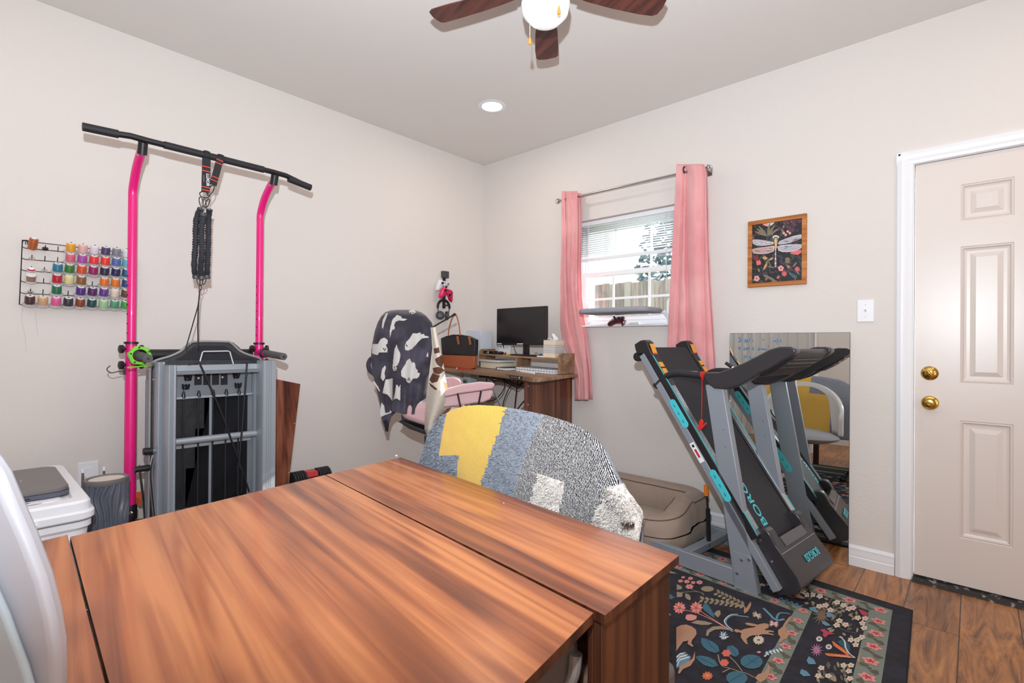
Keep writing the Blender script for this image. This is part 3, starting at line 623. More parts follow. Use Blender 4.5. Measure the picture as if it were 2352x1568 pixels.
for r in SP:
    for c, (nm, colr) in SP[r].items():
        p = base(r, c)+PEG*.003
        o = make_spool(p) if proto is None else dup(proto, p, Rp)
        if proto is None: proto = o
        t = [x for x in o.children if x.name.startswith('thread')][0]
        t.material_slots[0].link = 'OBJECT'; t.material_slots[0].material = threadmat(colr)
        tag(o, '%s thread spool on the wall rack, %s' % (nm, RN[r]), 'thread spool', 'thread spools on the wall rack')
# odd ones on the left pegs
ls = thing('thread_cone', 'rust orange leaning thread reel at the rack\'s top left corner', 'thread spool', base(0, 0), 'thread spools on the wall rack')
d_ = Vector((.55, .12, 1)).normalized(); MB().lathe([(.004, -.004), (.016, .0), (.0165, .02), (.0165, .046), (.015, .05), (.01, .051)], base(0, 0)+PEG*.001, d_, 18).build('thread', threadmat((176, 88, 34)), ls)
MB().lathe([(.010, .051), (.009, .054), (.004, .0545)], base(0, 0)+PEG*.001, d_, 14).build('top_cap', m_cap, ls)
def reel(nm, label, r, c, parts):
    t = thing(nm, label, 'thread spool', base(r, c), 'thread spools on the wall rack')
    for pn, prof, m in parts: MB().lathe(prof, base(r, c)+PEG*.002, PEG, 18).build(pn, m, t)
reel('thread_reel', 'short reel with a little red thread on the rack', 2, 0, [('reel_flange', [(.004, 0), (.0155, 0), (.0155, .002), (.004, .0022)], m_cap), ('thread', [(.004, .002), (.0135, .002), (.0135, .009), (.004, .009)], threadmat((186, 24, 52))), ('reel_body', [(.013, .009), (.0135, .013), (.009, .017), (.004, .018)], m_cap)])
reel('thread_reel', 'tan reel between white ends on the rack', 3, 0, [('reel_flange', [(.004, 0), (.0185, 0), (.019, .002), (.0185, .004), (.004, .004)], m_cap), ('thread', [(.004, .004), (.0168, .004), (.0168, .032), (.004, .032)], threadmat((150, 120, 106))), ('reel_flange', [(.004, .032), (.0185, .032), (.019, .036), (.0175, .039), (.004, .0395)], m_cap)])
m_blo = mat('dark_bobbin', (40, 38, 42), .4)
reel('bobbin', 'dark flat bobbin on the rack\'s top row peg', 0, 1, [('bobbin_flange', [(.003, 0), (.0115, 0), (.0115, .0018), (.005, .003)], m_blo), ('bobbin_flange', [(.003, .006), (.0115, .007), (.0115, .0088), (.003, .009)], m_blo)])
reel('bobbin', 'clear bobbin wound with grey thread low on the rack', 4, 0, [('bobbin_flange', [(.003, 0), (.0125, 0), (.0125, .0012), (.004, .0014)], m_clr), ('thread', [(.003, .0014), (.008, .0014), (.0085, .008), (.003, .009)], threadmat((92, 84, 90))), ('bobbin_flange', [(.003, .009), (.0125, .009), (.0125, .0102), (.003, .0104)], m_clr)])
reel('bobbin', 'empty clear bobbin on the second row leftmost peg', 1, 0, [('bobbin_flange', [(.003, 0), (.0115, 0), (.0115, .001), (.003, .0012)], m_clr), ('bobbin_flange', [(.003, .008), (.0115, .008), (.0115, .009), (.003, .0092)], m_clr)])
reel('bobbin', 'empty clear bobbin on the third row second peg', 2, 1, [('bobbin_flange', [(.003, 0), (.0115, 0), (.0115, .001), (.003, .0012)], m_clr), ('bobbin_flange', [(.003, .008), (.0115, .008), (.0115, .009), (.003, .0092)], m_clr)])
m_thr1 = mat('loose_thread', (196, 190, 188), .8)
tag(MB().tube(smooth_path([at(52, 706, 'X', .012), at(50, 735, 'X', .01), at(58, 775, 'X', .008), at(61, 812, 'X', .008)], 5), .0005, 4).build('loose_thread', m_thr1), 'fine loose thread tail hanging down the wall under the rack corner', 'thread')
tag(MB().tube(smooth_path([at(81, 708, 'X', .012), at(83, 735, 'X', .01), at(87, 768, 'X', .008)], 5), .0005, 4).build('loose_thread', m_thr1), 'shorter thread tail hanging under the second bottom spool of the rack', 'thread')
# ------------------------------------------------------------------ white storage bin and the things on it
bn = thing('storage_bin', 'white lidded plastic storage bin at the left behind the table', 'storage bin', (.66, -3.12, 0))
m_bin = mat('white_bin_plastic', (240, 240, 246), .35, spec=.5)
bx0, bx1, by0, by1, bt = .29, 1.03, -3.40, -2.855, .60
def rrect(x0, x1, y0, y1, r, z, n=5):
    pts = []
    for cx, cy, a0 in ((x1-r, y1-r, 0), (x0+r, y1-r, PI/2), (x0+r, y0+r, PI), (x1-r, y0+r, 1.5*PI)):
        for i in range(n+1): a = a0+PI/2*i/n; pts.append(Vector((cx+r*math.cos(a), cy+r*math.sin(a), z)))
    return pts
def rstack(levels):   # (inset, z, radius)
    s_ = MB(); vs = []; n = None
    for ins, z, r in levels:
        q = rrect(bx0+ins, bx1-ins, by0+ins, by1-ins, r, z); n = len(q); vs += q
    fs = [(i*n+k, i*n+(k+1) % n, (i+1)*n+(k+1) % n, (i+1)*n+k) for i in range(len(levels)-1) for k in range(n)]
    fs += [list(range(n))[::-1], [(len(levels)-1)*n+k for k in range(n)]]
    return s_.add(vs, fs)
rstack([(.05, 0, .03), (.045, .02, .04), (.012, .50, .04), (.004, .51, .04), (.004, .53, .04)]).build('bin_body', m_bin, bn, angle=30)
rstack([(.0, .535, .045), (-.004, .54, .045), (-.004, .560, .045), (.004, .566, .045), (.006, .592, .045), (.012, .60, .04), (.05, .602, .03), (.056, .594, .03), (.075, .594, .03), (.08, .598, .03)]).build('lid', m_bin, bn, angle=30)
for k in range(4):
    z = .475-.05*k; ex = by0+.06; MB().prism([(bx1-.014-.0062*k, -3.36, z), (bx1-.006-.0062*k, -3.36, z-.008), (bx1-.006-.0062*k, -3.36, z-.02), (bx1-.014-.0062*k, -3.36, z-.032)], (0, .40-.05*k, 0)).build('side_rib', m_bin, bn, bevel=.003)
hm = MB(); hm.bb(bx1-.012, bx1-.004, -2.925, -2.92, .40, .47); hm.bb(bx1-.012, bx1-.004, -2.90, -2.895, .40, .47); hm.bb(bx1-.012, bx1-.004, -2.925, -2.895, .47, .474); hm.bb(bx1-.012, bx1-.004, -2.925, -2.895, .396, .40); hm.build('slot_frame', m_bin, bn)
MB().bb(bx1-.006, bx1+.012, -3.12, -3.00, .43, .555).build('latch', m_bin, bn, bevel=.006)
# grey slim device lying on the lid
gd = thing('closed_laptop', 'closed slim dark grey laptop-like device lying on the white bin', 'laptop', (.7, -3.1, .602))
m_grey = mat('warm_grey_plastic', (112, 106, 106), .38); m_grey2 = mat('blue_grey_edge', (86, 90, 104), .4)
def rr(z0, z1, x0, x1, y0, y1, r, m, nm, par, bev=0):
    return MB().prism(rrect(x0, x1, y0, y1, r, z0), (0, 0, z1-z0)).build(nm, m, par, bevel=bev)
rr(.603, .617, .47, .915, -3.30, -2.905, .045, m_grey2, 'base', gd); rr(.617, .631, .472, .913, -3.298, -2.907, .045, m_grey, 'lid', gd, .003)
MB().bb(.9155, .9165, -3.13, -3.01, .607, .611).build('port_strip', m_blk, gd)
MB().lathe([(.0035, 0), (.003, .0006)], (.70, -3.02, .631), n=12).build('badge', mat('pale_badge', (200, 196, 196), .3), gd)
rs = thing('ruler', 'narrow white ruler with purple marks at the front of the bin lid', 'ruler', (.955, -3.07, .602))
MB().bb(.938, .972, -3.16, -2.985, .6025, .6045).build('ruler_body', m_bin, rs)
for y in (-3.085, -3.025): MB().prism([(.945, y, .6046), (.955, y-.014, .6046), (.965, y, .6046), (.955, y+.014, .6046)], (0, 0, .0004)).build('purple_mark', mat('purple_print', (122, 82, 168), .5), rs)
# ------------------------------------------------------------------ wavy grey cylinder
vz = thing('wavy_planter', 'tall dark grey cylinder with wavy ridges and pale hollow top beside the bin', 'planter', (.655, -2.765, 0))
m_vase = mat('grey_wavy_resin', (92, 96, 108), .32, spec=.6); vs = MB(); vc = Vector((.655, -2.765, 0)); NV, NH = 150, 110
def vfn(u, v):
    a = 2*PI*u; z = .575*v; r = .0690+.0050*math.sin(20*a+2.2*math.sin(v*17+a*2)+.9*math.sin(v*29-a))
    return vc+Vector((r*math.cos(a), r*math.sin(a), z))
vs.grid(NV, NH, vfn).build('ridged_wall', m_vase, vz, angle=80)
MB().lathe([(.060, .50), (.060, .584), (.066, .588), (.0735, .586), (.0745, .575), (.070, .565)], vc, n=40, caps=False).build('rim', mat('grey_rim', (110, 106, 106), .5), vz)
MB().lathe([(0, .582), (.0608, .582)], vc, n=40, caps=False).build('pale_core', mat('pale_core', (214, 202, 190), .7), vz)
# outlet plate and two pegs behind it
op = thing('outlet_plate', 'white outlet plate low on the left wall behind the bin', 'outlet', at(203, 1088, 'X', 0))
q = at(203, 1088, 'X', 0); MB().bb(.0005, .007, q.y-.04, q.y+.04, q.z-.06, q.z+.06).build('plate', m_white, op, bevel=.002); MB().bb(.0072, .009, q.y-.017, q.y+.017, q.z-.034, q.z+.034).build('receptacle', m_bin, op)
sg = thing('rolling_rack', 'metal rack with two upright posts behind the wavy cylinder', 'rack', (.5, -2.86, 0))
for (px, py) in ((190, 1078), (239, 1073)):
    q = at(px, py, 'X', .42); MB().tube([(.42, q.y, .02), (.42, q.y, q.z-.012)], .0045, 8).build('post', m_steel, sg); MB().lathe([(.0055, -.014), (.0055, 0), (.003, .002)], (.42, q.y, q.z), n=8).build('post_cap', m_white, sg)
MB().tube([(.42, at(190, 1078, 'X', .42).y, .02), (.42, at(239, 1073, 'X', .42).y, .02)], .006, 8).build('foot_bar', m_steel, sg)
# ------------------------------------------------------------------ adjustable dumbbell by the wall
du = thing('dumbbell_stand', 'low black dumbbell stand by the left wall beyond the walnut board', 'stand', (.12, -1.65, 0))
MB().bb(.03, .21, -1.80, -1.50, 0, .012).build('stand_base', m_blk, du)
MB().bb(.07, .17, -1.79, -1.75, .012, .19).build('upright', m_blk, du); MB().bb(.07, .17, -1.55, -1.51, .012, .19).build('upright', m_blk, du); MB().bb(.05, .19, -1.80, -1.50, .19, .205).build('cradle', m_blk, du)
dm = thing('adjustable_dumbbell', 'black and red adjustable dumbbell peeking over the table edge near the wall', 'dumbbell', (.12, -1.65, .205))
dc = Vector((.12, -1.65, .268)); m_plate = mat('black_plate', (34, 34, 36), .45)
for sgn in (-1, 1):
    for k in range(5):
        y = dc.y+sgn*(.048+.0165*k); MB().lathe([(.01, -.007), (.058, -.007), (.062, -.004), (.062, .004), (.058, .007), (.01, .007)], (dc.x, y, dc.z), (0, 1, 0), 26).build('weight_plate', m_plate, dm)
MB().tube([(dc.x, dc.y-.05, dc.z), (dc.x, dc.y+.05, dc.z)], .016, 12).build('handle', m_steel, dm)
MB().prism([(dc.x-.035, dc.y-.036, dc.z+.052), (dc.x+.035, dc.y-.036, dc.z+.052), (dc.x+.045, dc.y-.036, dc.z+.02), (dc.x-.045, dc.y-.036, dc.z+.02)], (0, .072, 0)).build('red_shroud', mat('red_plastic', (206, 58, 58), .4), dm, bevel=.004)
# ------------------------------------------------------------------ desk in the corner
DZ = .925
dk = thing('standing_desk', 'walnut standing desk in the corner under the monitor', 'desk', (.65, -.35, 0))
m_desk = wood('desk_veneer', [(146, 112, 84), (116, 86, 64), (168, 134, 104)], angle=.12, band=.09, rough=.42)
m_desks = wood('desk_side_veneer', [(104, 60, 42), (66, 36, 26), (134, 84, 58)], axis='V', band=.055, rough=.4)
edge = [at(a, b, 'Z', DZ) for a, b in ((1140, 854), (1180, 861.5), (1205, 866.5), (1220, 868.3), (1236, 868.3), (1250, 867), (1285, 863), (1305, 860.5))]
edge = [Vector((.55, -.63, DZ)), Vector((.90, -.665, DZ)), Vector((1.08, -.69, DZ))]+edge[2:]; top = [Vector((.03, -.05, DZ)), Vector((.03, -.60, DZ))]+smooth_path(edge, 4)+[Vector((1.11, -.05, DZ))]
top = [p+Vector((0, 0, .025*(1.1-p.x))) for p in top]
dt = MB().prism([p-Vector((0, 0, .022)) for p in top], (0, 0, .022)).build('desk_top', m_desk, dk, bevel=.003)
MB().prism([(1.05, -.61, .002), (1.05, -.09, .002), (1.05, -.09, DZ-.024), (1.05, -.61, DZ-.024)], (-.022, 0, 0)).build('side_panel', m_desks, dk, bevel=.001)
for z in (.86, .735): MB().lathe([(.004, 0), (.004, .002)], (1.0505, -.595, z), (1, 0, 0), 8).build('cam_cap', mat('cap_cream', (214, 190, 170), .5), dk)
lx = at(1073, 880, 'Y', -.30)
MB().bb(.12, .20, -.34, -.26, .03, DZ-.024).build('lift_column', mat('pale_grey_steel', (178, 188, 190), .4), dk, bevel=.004)
MB().bb(.08, .24, -.46, -.10, .0, .03).build('foot', mat('pale_grey_steel', (178, 188, 190), .4), dk, bevel=.006)
MB().bb(.10, 1.027, -.14, -.10, DZ-.075, DZ-.024).build('rear_beam', m_blk, dk)
MB().prism([(.30, -.12, DZ-.10), (1.02, -.12, DZ-.19), (1.02, -.12, DZ-.024), (.30, -.12, DZ-.024)], (0, .015, 0)).build('modesty_panel', m_desk, dk)
# control strip under the front edge
cs = thing('desk_control_strip', 'black control strip with white buttons under the desk front edge', 'controller', at(1165, 864, 'Z', DZ-.035))
a = at(1160, 863, 'Y', -.66); b = at(1197, 868, 'Y', -.70); t = (b-a).normalized(); up_ = Vector((0, 0, 1))
MB().prism([a+up_*.010, b+up_*.012, b-up_*.012, a-up_*.012], (.004, .012, 0)).build('strip', m_blk, cs, bevel=.002)
nrm = Vector((t.y, -t.x, 0)).normalized(); nrm = nrm if nrm.y < 0 else -nrm
for k in (.1, .42, .52, .62, .72, .9):
    c = a.lerp(b, k)+nrm*.0015
    if k in (.1, .9): MB().tube(arc(c, .006, 0, 2*PI, 14, t, up_)[:-1], .001, 5, closed=True).build('dial_ring', m_white, cs)
    else: MB().lathe([(.0025, 0), (.0022, .001)], c, nrm, 8).build('button', m_white, cs)
# monitor riser
zr = .928
rz = 1.040
rs_ = thing('monitor_riser', 'walnut monitor riser shelf standing on the desk', 'desk shelf', (.6, -.2, DZ))
yb = -.12
MB().prism([(.275, -.30, rz), (1.075, -.30, rz), (1.075, yb, rz), (.275, yb, rz)], (0, 0, -.013)).build('shelf_board', m_desk, rs_, bevel=.001)
for x in (.655,): MB().bb(x, x+.014, -.285, yb, zr, rz-.013).build('divider', m_desk, rs_, bevel=.001)
for x in (.26, 1.075):
    MB().prism([(x, -.30, zr), (x, -.30, rz+.02), (x, -.285, rz+.034), (x, -.26, rz+.038), (x, yb, rz+.038), (x, yb, zr)], (.015, 0, 0)).build('side_panel', m_desk, rs_, bevel=.001)
for (y, z) in ((-.265, 1.02), (-.165, 1.02)): MB().lathe([(.004, 0), (.004, .001)], (1.0902, y, z), (1, 0, 0), 8).build('screw_hole', m_blk, rs_)
# monitor
mo = thing('computer_monitor', 'black flat monitor switched off on the riser', 'monitor', (.64, -.22, rz))
ML, MR = at(1141, 709, 'Y', -.215), at(1254.5, 707, 'Y', -.235)
mz1, mz0 = ML.z, at(1141, 791.5, 'Y', -.215).z
def mp_(u, v, d=0): return Vector((ML.x+(MR.x-ML.x)*u, ML.y+(MR.y-ML.y)*u-d, mz0+(mz1-mz0)*v))
cb_ = MB().prism([mp_(0, 0), mp_(1, 0), mp_(1, 1), mp_(0, 1)], (0, .025, 0)).build('monitor_case', m_blk, mo, bevel=.003)
MB().prism([mp_(.018, .055, .0004), mp_(.982, .055, .0004), mp_(.982, .975, .0004), mp_(.018, .975, .0004)], (0, -.0006, 0)).build('screen', mat('dark_screen', (30, 28, 30), .18, spec=.5), mo)
for a_, b_, v_ in ((.02, .08, .02), (.09, .115, .02), (.44, .475, .018), (.48, .56, .018)): MB().prism([mp_(a_, v_, .0006), mp_(b_, v_, .0006), mp_(b_, v_+.024, .0006), mp_(a_, v_+.024, .0006)], (0, -.0004, 0)).build('small_print', m_white, cb_)
cx = mp_(.56, 0); MB().prism([(cx.x-.028, cx.y+.03, rz+.02), (cx.x+.028, cx.y+.03, rz+.02), (cx.x+.024, cx.y+.03, mz0+.12), (cx.x-.024, cx.y+.03, mz0+.12)], (0, .018, 0)).build('stand_neck', m_blk, mo, bevel=.003)
zt_ = lambda x: rz+.025*(1.1-x)+.0015
MB().prism([(x_, y_, zt_(x_)) for x_, y_ in ((cx.x-.125, -.19), (cx.x-.09, -.275), (cx.x+.09, -.285), (cx.x+.125, -.2), (cx.x+.10, -.15), (cx.x-.1, -.145))], (0, 0, .008)).build('stand_base', m_blk, mo, bevel=.003)
MB().tube(smooth_path([mp_(.33, .02, -.02), Vector((mp_(.33, 0).x+.012, -.20, rz+.06)), Vector((mp_(.35, 0).x, -.16, rz+.004))], 5), .0022, 6).build('cable', m_blk, mo)
# small things on the riser
def onr(px, y=-.24): return at(px, 805, 'Y', y).x
o_ = thing('black_glasses_case', 'small black case at the left end of the riser', 'case', (onr(1126), -.25, rz))
MB().bb(onr(1114, -.25), onr(1139, -.25), -.275, -.225, rz+.0005, rz+.026).build('case_body', m_blk, o_, bevel=.006); MB().bb(onr(1125, -.25), onr(1126, -.25)+.002, -.2765, -.2755, rz+.003, rz+.022).build('clasp', m_white, o_)
MB().bb(onr(1121, -.25), onr(1122.2, -.25), -.2762, -.2752, rz+.008, rz+.013).build('badge', m_white, o_)
o_ = thing('computer_mouse', 'black computer mouse on the riser beside the small case', 'mouse', (onr(1149), -.245, rz))
x0 = onr(1149, -.245); MB().sph((x0, -.245, rz+.0125), (.028, .032, .0125), 14, 8).build('mouse_shell', m_blk, o_)
o_ = thing('red_ball', 'tiny red ball on the riser left of the monitor foot', 'ball', (onr(1160.5, -.25), -.25, rz)); MB().sph((onr(1160.5, -.25), -.25, rz+.0105), .010).build('ball', mat('dark_red', (170, 24, 40), .35), o_)
o_ = thing('yellow_eraser', 'tiny yellow and white eraser on the riser by the red ball', 'eraser', (onr(1166.5, -.25), -.25, rz)); MB().bb(onr(1164.5, -.25), onr(1168, -.25), -.262, -.24, rz+.0005, rz+.013).build('eraser', mat('yellow', (230, 200, 70), .5), o_)
o_ = thing('paper_card', 'white card with dark shapes propped behind the mouse under the monitor', 'card', (onr(1158, -.17), -.17, rz))
x0, x1 = onr(1146, -.17), onr(1172, -.17); MB().prism([(x0, -.175, rz+.001), (x1, -.175, rz+.001), (x1, -.165, rz+.085), (x0, -.165, rz+.085)], (0, .001, 0)).build('card', m_white, o_)
for (px, py, rr_) in ((1149, 801, .007), (1155, 799, .008), (1156, 803, .005), (1163, 802, .003)):
    q = at(px, py, 'Y', -.178); MB().lathe([(rr_, 0), (rr_*.9, .0006)], q, (0, -1, .1), 9).build('ink_blot', mat('blue_black_ink', (40, 44, 66), .6), o_)
# tissue box
tb = thing('tissue_box', 'cube tissue box with zigzag print and a tissue sticking out', 'tissue box', (.94, -.22, rz))
m_zz = mat('zigzag_print', (236, 232, 226), .6); nt, b = nodes_of(m_zz); N = nt.nodes.new; L = nt.links.new
tc = N('ShaderNodeTexCoord'); sx = N('ShaderNodeSeparateXYZ'); L(tc.outputs['Object'], sx.inputs[0])
def mth(op, a, b_=None, c_=None):
    n_ = N('ShaderNodeMath'); n_.operation = op
    for i, v in enumerate((a, b_, c_)):
        if v is None: continue
        if isinstance(v, (int, float)): n_.inputs[i].default_value = v
        else: L(v, n_.inputs[i])
    return n_.outputs[0]
xy = mth('ADD', sx.outputs['X'], sx.outputs['Y']); zz = mth('PINGPONG', mth('MULTIPLY', xy, 70), .5); zv = mth('ADD', mth('MULTIPLY', sx.outputs['Z'], 75), mth('MULTIPLY', zz, 1.6))
band = mth('FRACT', zv); on = mth('LESS_THAN', band, .38); idx = mth('FLOOR', zv); rnd_ = mth('FRACT', mth('MULTIPLY', mth('SINE', mth('MULTIPLY', idx, 12.9)), 437.5))
rp = N('ShaderNodeValToRGB'); rp.color_ramp.interpolation = 'CONSTANT'; e = rp.color_ramp.elements; e[0].color = (*lin((72, 78, 108)), 1); e[1].position = .3; e[1].color = (*lin((222, 170, 70)), 1); k = e.new(.55); k.color = (*lin((206, 96, 76)), 1); k = e.new(.8); k.color = (*lin((96, 104, 130)), 1)
L(rnd_, rp.inputs[0]); mx = N('ShaderNodeMix'); mx.data_type = 'RGBA'; L(on, mx.inputs[0]); mx.inputs[6].default_value = (*lin((238, 234, 228)), 1); L(rp.outputs[0], mx.inputs[7]); L(mx.outputs[2], b.inputs['Base Color'])
tx0 = at(1247, 800, 'Y', -.275).x; MB().bb(tx0, tx0+.108, -.275, -.168, rz+.0005, rz+.128).build('box', m_zz, tb, bevel=.001)
m_tis = mat('tissue', (240, 236, 234), .9)
MB().add([], []).grid(8, 8, lambda u, v: (tx0+.052+(u-.5)*.05*(1-.5*v)+.01*math.sin(v*5), -.215+.015*math.sin(u*9)*(1-v*.4), rz+.126+.055*v*(1-.35*abs(u-.4))-.0)).build('tissue', m_tis, tb, solid=.001)
MB().grid(6, 6, lambda u, v: (tx0+.03-.03*v, -.235+.03*u, rz+.130+.018*math.sin(PI*v)*(1-.3*u))).build('tissue_fold', m_tis, tb, solid=.001)
o_ = thing('glue_stick', 'small white tube lying on the riser left of the tissue box', 'tube', (onr(1238, -.28), -.28, rz)); MB().tube([(onr(1234, -.28), -.285, rz+.0055), (onr(1247, -.28), -.28, rz+.0055)], .005, 10).build('tube', m_white, o_)
o_ = thing('grey_pebble', 'small grey round pebble on the riser beside the tissue box', 'pebble', (onr(1240, -.2), -.2, rz)); MB().sph((onr(1241, -.2), -.2, rz+.0125), (.017, .015, .012)).build('pebble', mat('pebble_grey', (92, 92, 104), .5), o_)
o_ = thing('wooden_ring', 'small brown wooden ring on the riser by the grey pebble', 'ring', (onr(1231, -.2), -.2, rz)); MB().tube(arc((onr(1231, -.2), -.2, rz+.016), .012, 0, 2*PI, 14, (1, 0, 0), (0, 0, 1))[:-1], .003, 6, closed=True).build('ring', mat('ring_wood', (150, 112, 80), .5), o_)
# books under the riser
m_pg = mat('page_edges', (226, 214, 188), .8); m_pw = mat('white_pages', (226, 226, 228), .8)
def book(label, x0, x1, y0, y1, z0, z1, cov, pg, rot=0):
    t = thing('book', label, 'book', ((x0+x1)/2, (y0+y1)/2, z0), 'books under the monitor riser')
    cx_, cy_ = (x0+x1)/2, (y0+y1)/2; R = Matrix.Rotation(rot, 3, 'Z'); th = .0022; hx, hy = (x1-x0)/2, (y1-y0)/2
    for zz_ in (z0+th/2, z1-th/2): MB().box((cx_, cy_, zz_), (2*hx, 2*hy, th), R).build('cover', cov, t)
    MB().box(Vector((cx_, cy_, (z0+z1)/2))+R @ Vector((0, .002, 0)), (2*hx-.008, 2*hy-.008, z1-z0-2*th), R).build('pages', pg, t)
    MB().box(Vector((cx_, cy_, (z0+z1)/2))+R @ Vector((-hx+.001, 0, 0)), (.0022, 2*hy, z1-z0), R).build('spine', cov, t)
m_dk = mat('dark_cover', (44, 44, 52), .5)
book('thick cream-paged book lying under the left of the riser', .285, .52, -.315, -.14, DZ+.001, .978, m_dk, m_pg, -.08)
book('pale book lying on top of the thick one under the riser', .275, .50, -.31, -.14, .9785, .996, mat('cream_cover', (206, 198, 180), .6), m_pw, -.05)
book('thin dark hardback lying in front of the riser divider', .53, .645, -.37, -.18, DZ+.001, .947, mat('charcoal_cover', (58, 62, 66), .5), m_pw, -.1)
def nb(label, z0, z1, dx):
    t = thing('notebook', label, 'notebook', (.88, -.25, z0), 'notebooks under the right of the riser')
    MB().bb(.70+dx, 1.06, -.33, -.14, z0, z1).build('pages', m_pw, t, bevel=.001)
    MB().bb(.70+dx, 1.06, -.331, -.14, z1, z1+.0012).build('cover', mat('patterned_cover', (204, 206, 218), .5, var=(60, (150, 154, 176), .5, .55)), t)
    for k in range(14): MB().tube(arc((.715+dx+.026*k, -.331, (z0+z1)/2), (z1-z0)*.6, .3, 2*PI-.3, 8, (0, -.6, 0), (0, 0, 1)), .0012, 5).build('binding_ring', m_blkm, t)
nb('spiral notebook at the bottom of the pile under the riser', DZ+.002, .941, 0); nb('upper spiral notebook with patterned cover under the riser', .9435, .957, .0)
# pens, scissors
o_ = thing('white_heat_pen', 'white pen-like tool with pale tip lying on the desk front', 'craft tool', at(1215, 855, 'Z', DZ))
A_, B_ = at(1188, 852, 'Z', DZ+.009), at(1228, 857, 'Z', DZ+.009)
MB().tube([A_, A_.lerp(B_, .3), A_.lerp(B_, .85), B_], [.004, .010, .008, .007], 12).build('body', m_white, o_); MB().tube([B_, B_+(B_-A_).normalized()*.04], [.003, .001], 8).build('tip', mat('pale_brass', (220, 180, 130), .3, metal=.8), o_)
c = B_; MB().tube([c-Vector((.006, -.01, .0)), c+Vector((.006, -.012, -.004))], .0035, 8).build('stand_clip', m_white, o_)
o_ = thing('red_scissors', 'red handled scissors lying on the desk by the handbag', 'scissors', at(1080, 835, 'Z', DZ))
m_rp = mat('bright_red_plastic', (214, 40, 32), .35)
c1 = at(1068, 836, 'Z', DZ+.004); c2 = at(1090, 835, 'Z', DZ+.004)
c1 = Vector((.44, -.57, DZ+.004)); c2 = c1+Vector((.06, -.025, 0))
for sg_ in (-1, 1):
    MB().tube([c1+Vector((.018*math.cos(t_), .010*math.sin(t_)+sg_*.012, 0)) for t_ in [2*PI*i/16 for i in range(16)]], .003, 6, closed=True).build('handle_loop', m_rp, o_)
    MB().prism([c1+Vector((.018, sg_*.009, -.001)), c1+Vector((.06, sg_*.001, -.001)), c1+Vector((.06, -sg_*.004, -.001)), c1+Vector((.02, sg_*.004, -.001))], (0, 0, .003)).build('shank', m_rp, o_)
MB().prism([c1+Vector((.055, .004, 0)), c1+Vector((.12, .0, 0)), c1+Vector((.055, -.004, 0))], (0, 0, .002)).build('blade', m_steel, o_)
o_ = thing('red_marker', 'slim red marker lying beside the red scissors on the desk', 'pen', (.37, -.59, DZ)); MB().tube([(.33, -.585, DZ+.0055), (.42, -.60, DZ+.0055)], .005, 10).build('barrel', m_rp, o_); MB().tube([(.31, -.582, DZ+.0055), (.33, -.585, DZ+.0055)], .0045, 10).build('cap', m_white, o_)
# white game console standing on end
xc = thing('game_console', 'white upright game console box standing on the desk in the corner', 'game console', (.17, -.17, DZ))
cx0 = .045
q = [at(1071, 800, 'Y', -.20).x, at(1102, 800, 'Y', -.18).x]
gx0, gx1, gz = .03, .03, 0
pL, pM, pR = at(1070.5, 833, 'Z', DZ), at(1102, 834, 'Z', DZ), at(1123, 834, 'Z', DZ)
ztop = .925+.29
gA, gB, gC = at(1070, 800, 'Y', -.20).x, at(1101.5, 800, 'Y', -.20).x, -.20+.15
MB().bb(gA, gB, -.20, -.055, DZ+.006, at(1101, 757, 'Y', -.2).z-.03).build('console_body', mat('cool_white_plastic', (214, 220, 232), .45), xc, bevel=.003)
MB().bb(gA+.004, gB-.004, -.196, -.06, DZ+.0005, DZ+.006).build('blue_base', mat('dark_blue_plastic', (34, 40, 86), .4), xc)
MB().bb(gB-.055, gB-.025, -.2012, -.2002, .945, .962).build('port', m_blk, xc); MB().lathe([(.004, 0), (.004, .001)], (gA+.02, -.2005, 1.165), (0, -1, 0), 10).build('power_button', m_blk, xc); MB().lathe([(.003, 0), (.003, .001)], (gB-.028, -.2005, .98), (0, -1, 0), 10).build('pair_button', m_blk, xc)
MB().bb(gB-.0012, gB+.0003, -.2006, -.199, .94, 1.19).build('seam', mat('seam_grey', (170, 174, 190), .5), xc)
# handbag
hb = thing('handbag', 'black handbag with tan base and tan handles standing on the desk', 'handbag', (.25, -.44, DZ))
m_blea = mat('black_leather', (40, 38, 42), .5, bump=(500, .15, .001)); m_tan = mat('tan_leather', (168, 92, 58), .5)
def hbp(px, py, d=4.0): return atd(px, py, d)
D0, D1 = 3.55, 3.72
front = [(1019, 834), (1015, 810), (1011, 784), (1020, 779.5), (1035, 775), (1050, 774), (1072, 776), (1090, 785), (1090.5, 800), (1089, 820), (1088, 832), (1080, 834)]
fz = lambda px, py, d: atd(px, py, d)
yb_ = -.395
fr_ = [at(a, b, 'Y', -.49) for a, b in front]; zmin = min(p.z for p in fr_)
for p in fr_:
    if p.z < DZ+.01: p.z = DZ+.002
def hx(px): return at(px, 810, 'Y', -.49).x
body_up = [Vector((p.x, -.49, p.z)) for p in [at(a, b, 'Y', -.49) for a, b in ((1014.5, 821.5), (1011, 784), (1020, 780), (1035, 776), (1050, 774.5), (1072, 777), (1090, 785), (1089, 822))]]
body_lo = [Vector((hx(1013.7), -.49, at(1013, 822, 'Y', -.49).z)), Vector((hx(1089), -.49, at(1089, 822.5, 'Y', -.49).z)), Vector((hx(1088), -.49, DZ+.012)), Vector((hx(1083), -.49, DZ+.0008)), Vector((hx(1021), -.49, DZ+.0008)), Vector((hx(1015.5), -.49, DZ+.012))]
MB().prism(body_up, (-.012, .05, 0)).build('bag_body', m_blea, hb, bevel=.006); MB().prism(body_lo, (-.012, .05, 0)).build('tan_base', m_tan, hb, bevel=.005)
def hp(px, py, y=-.492): return at(px, py, 'Y', y)
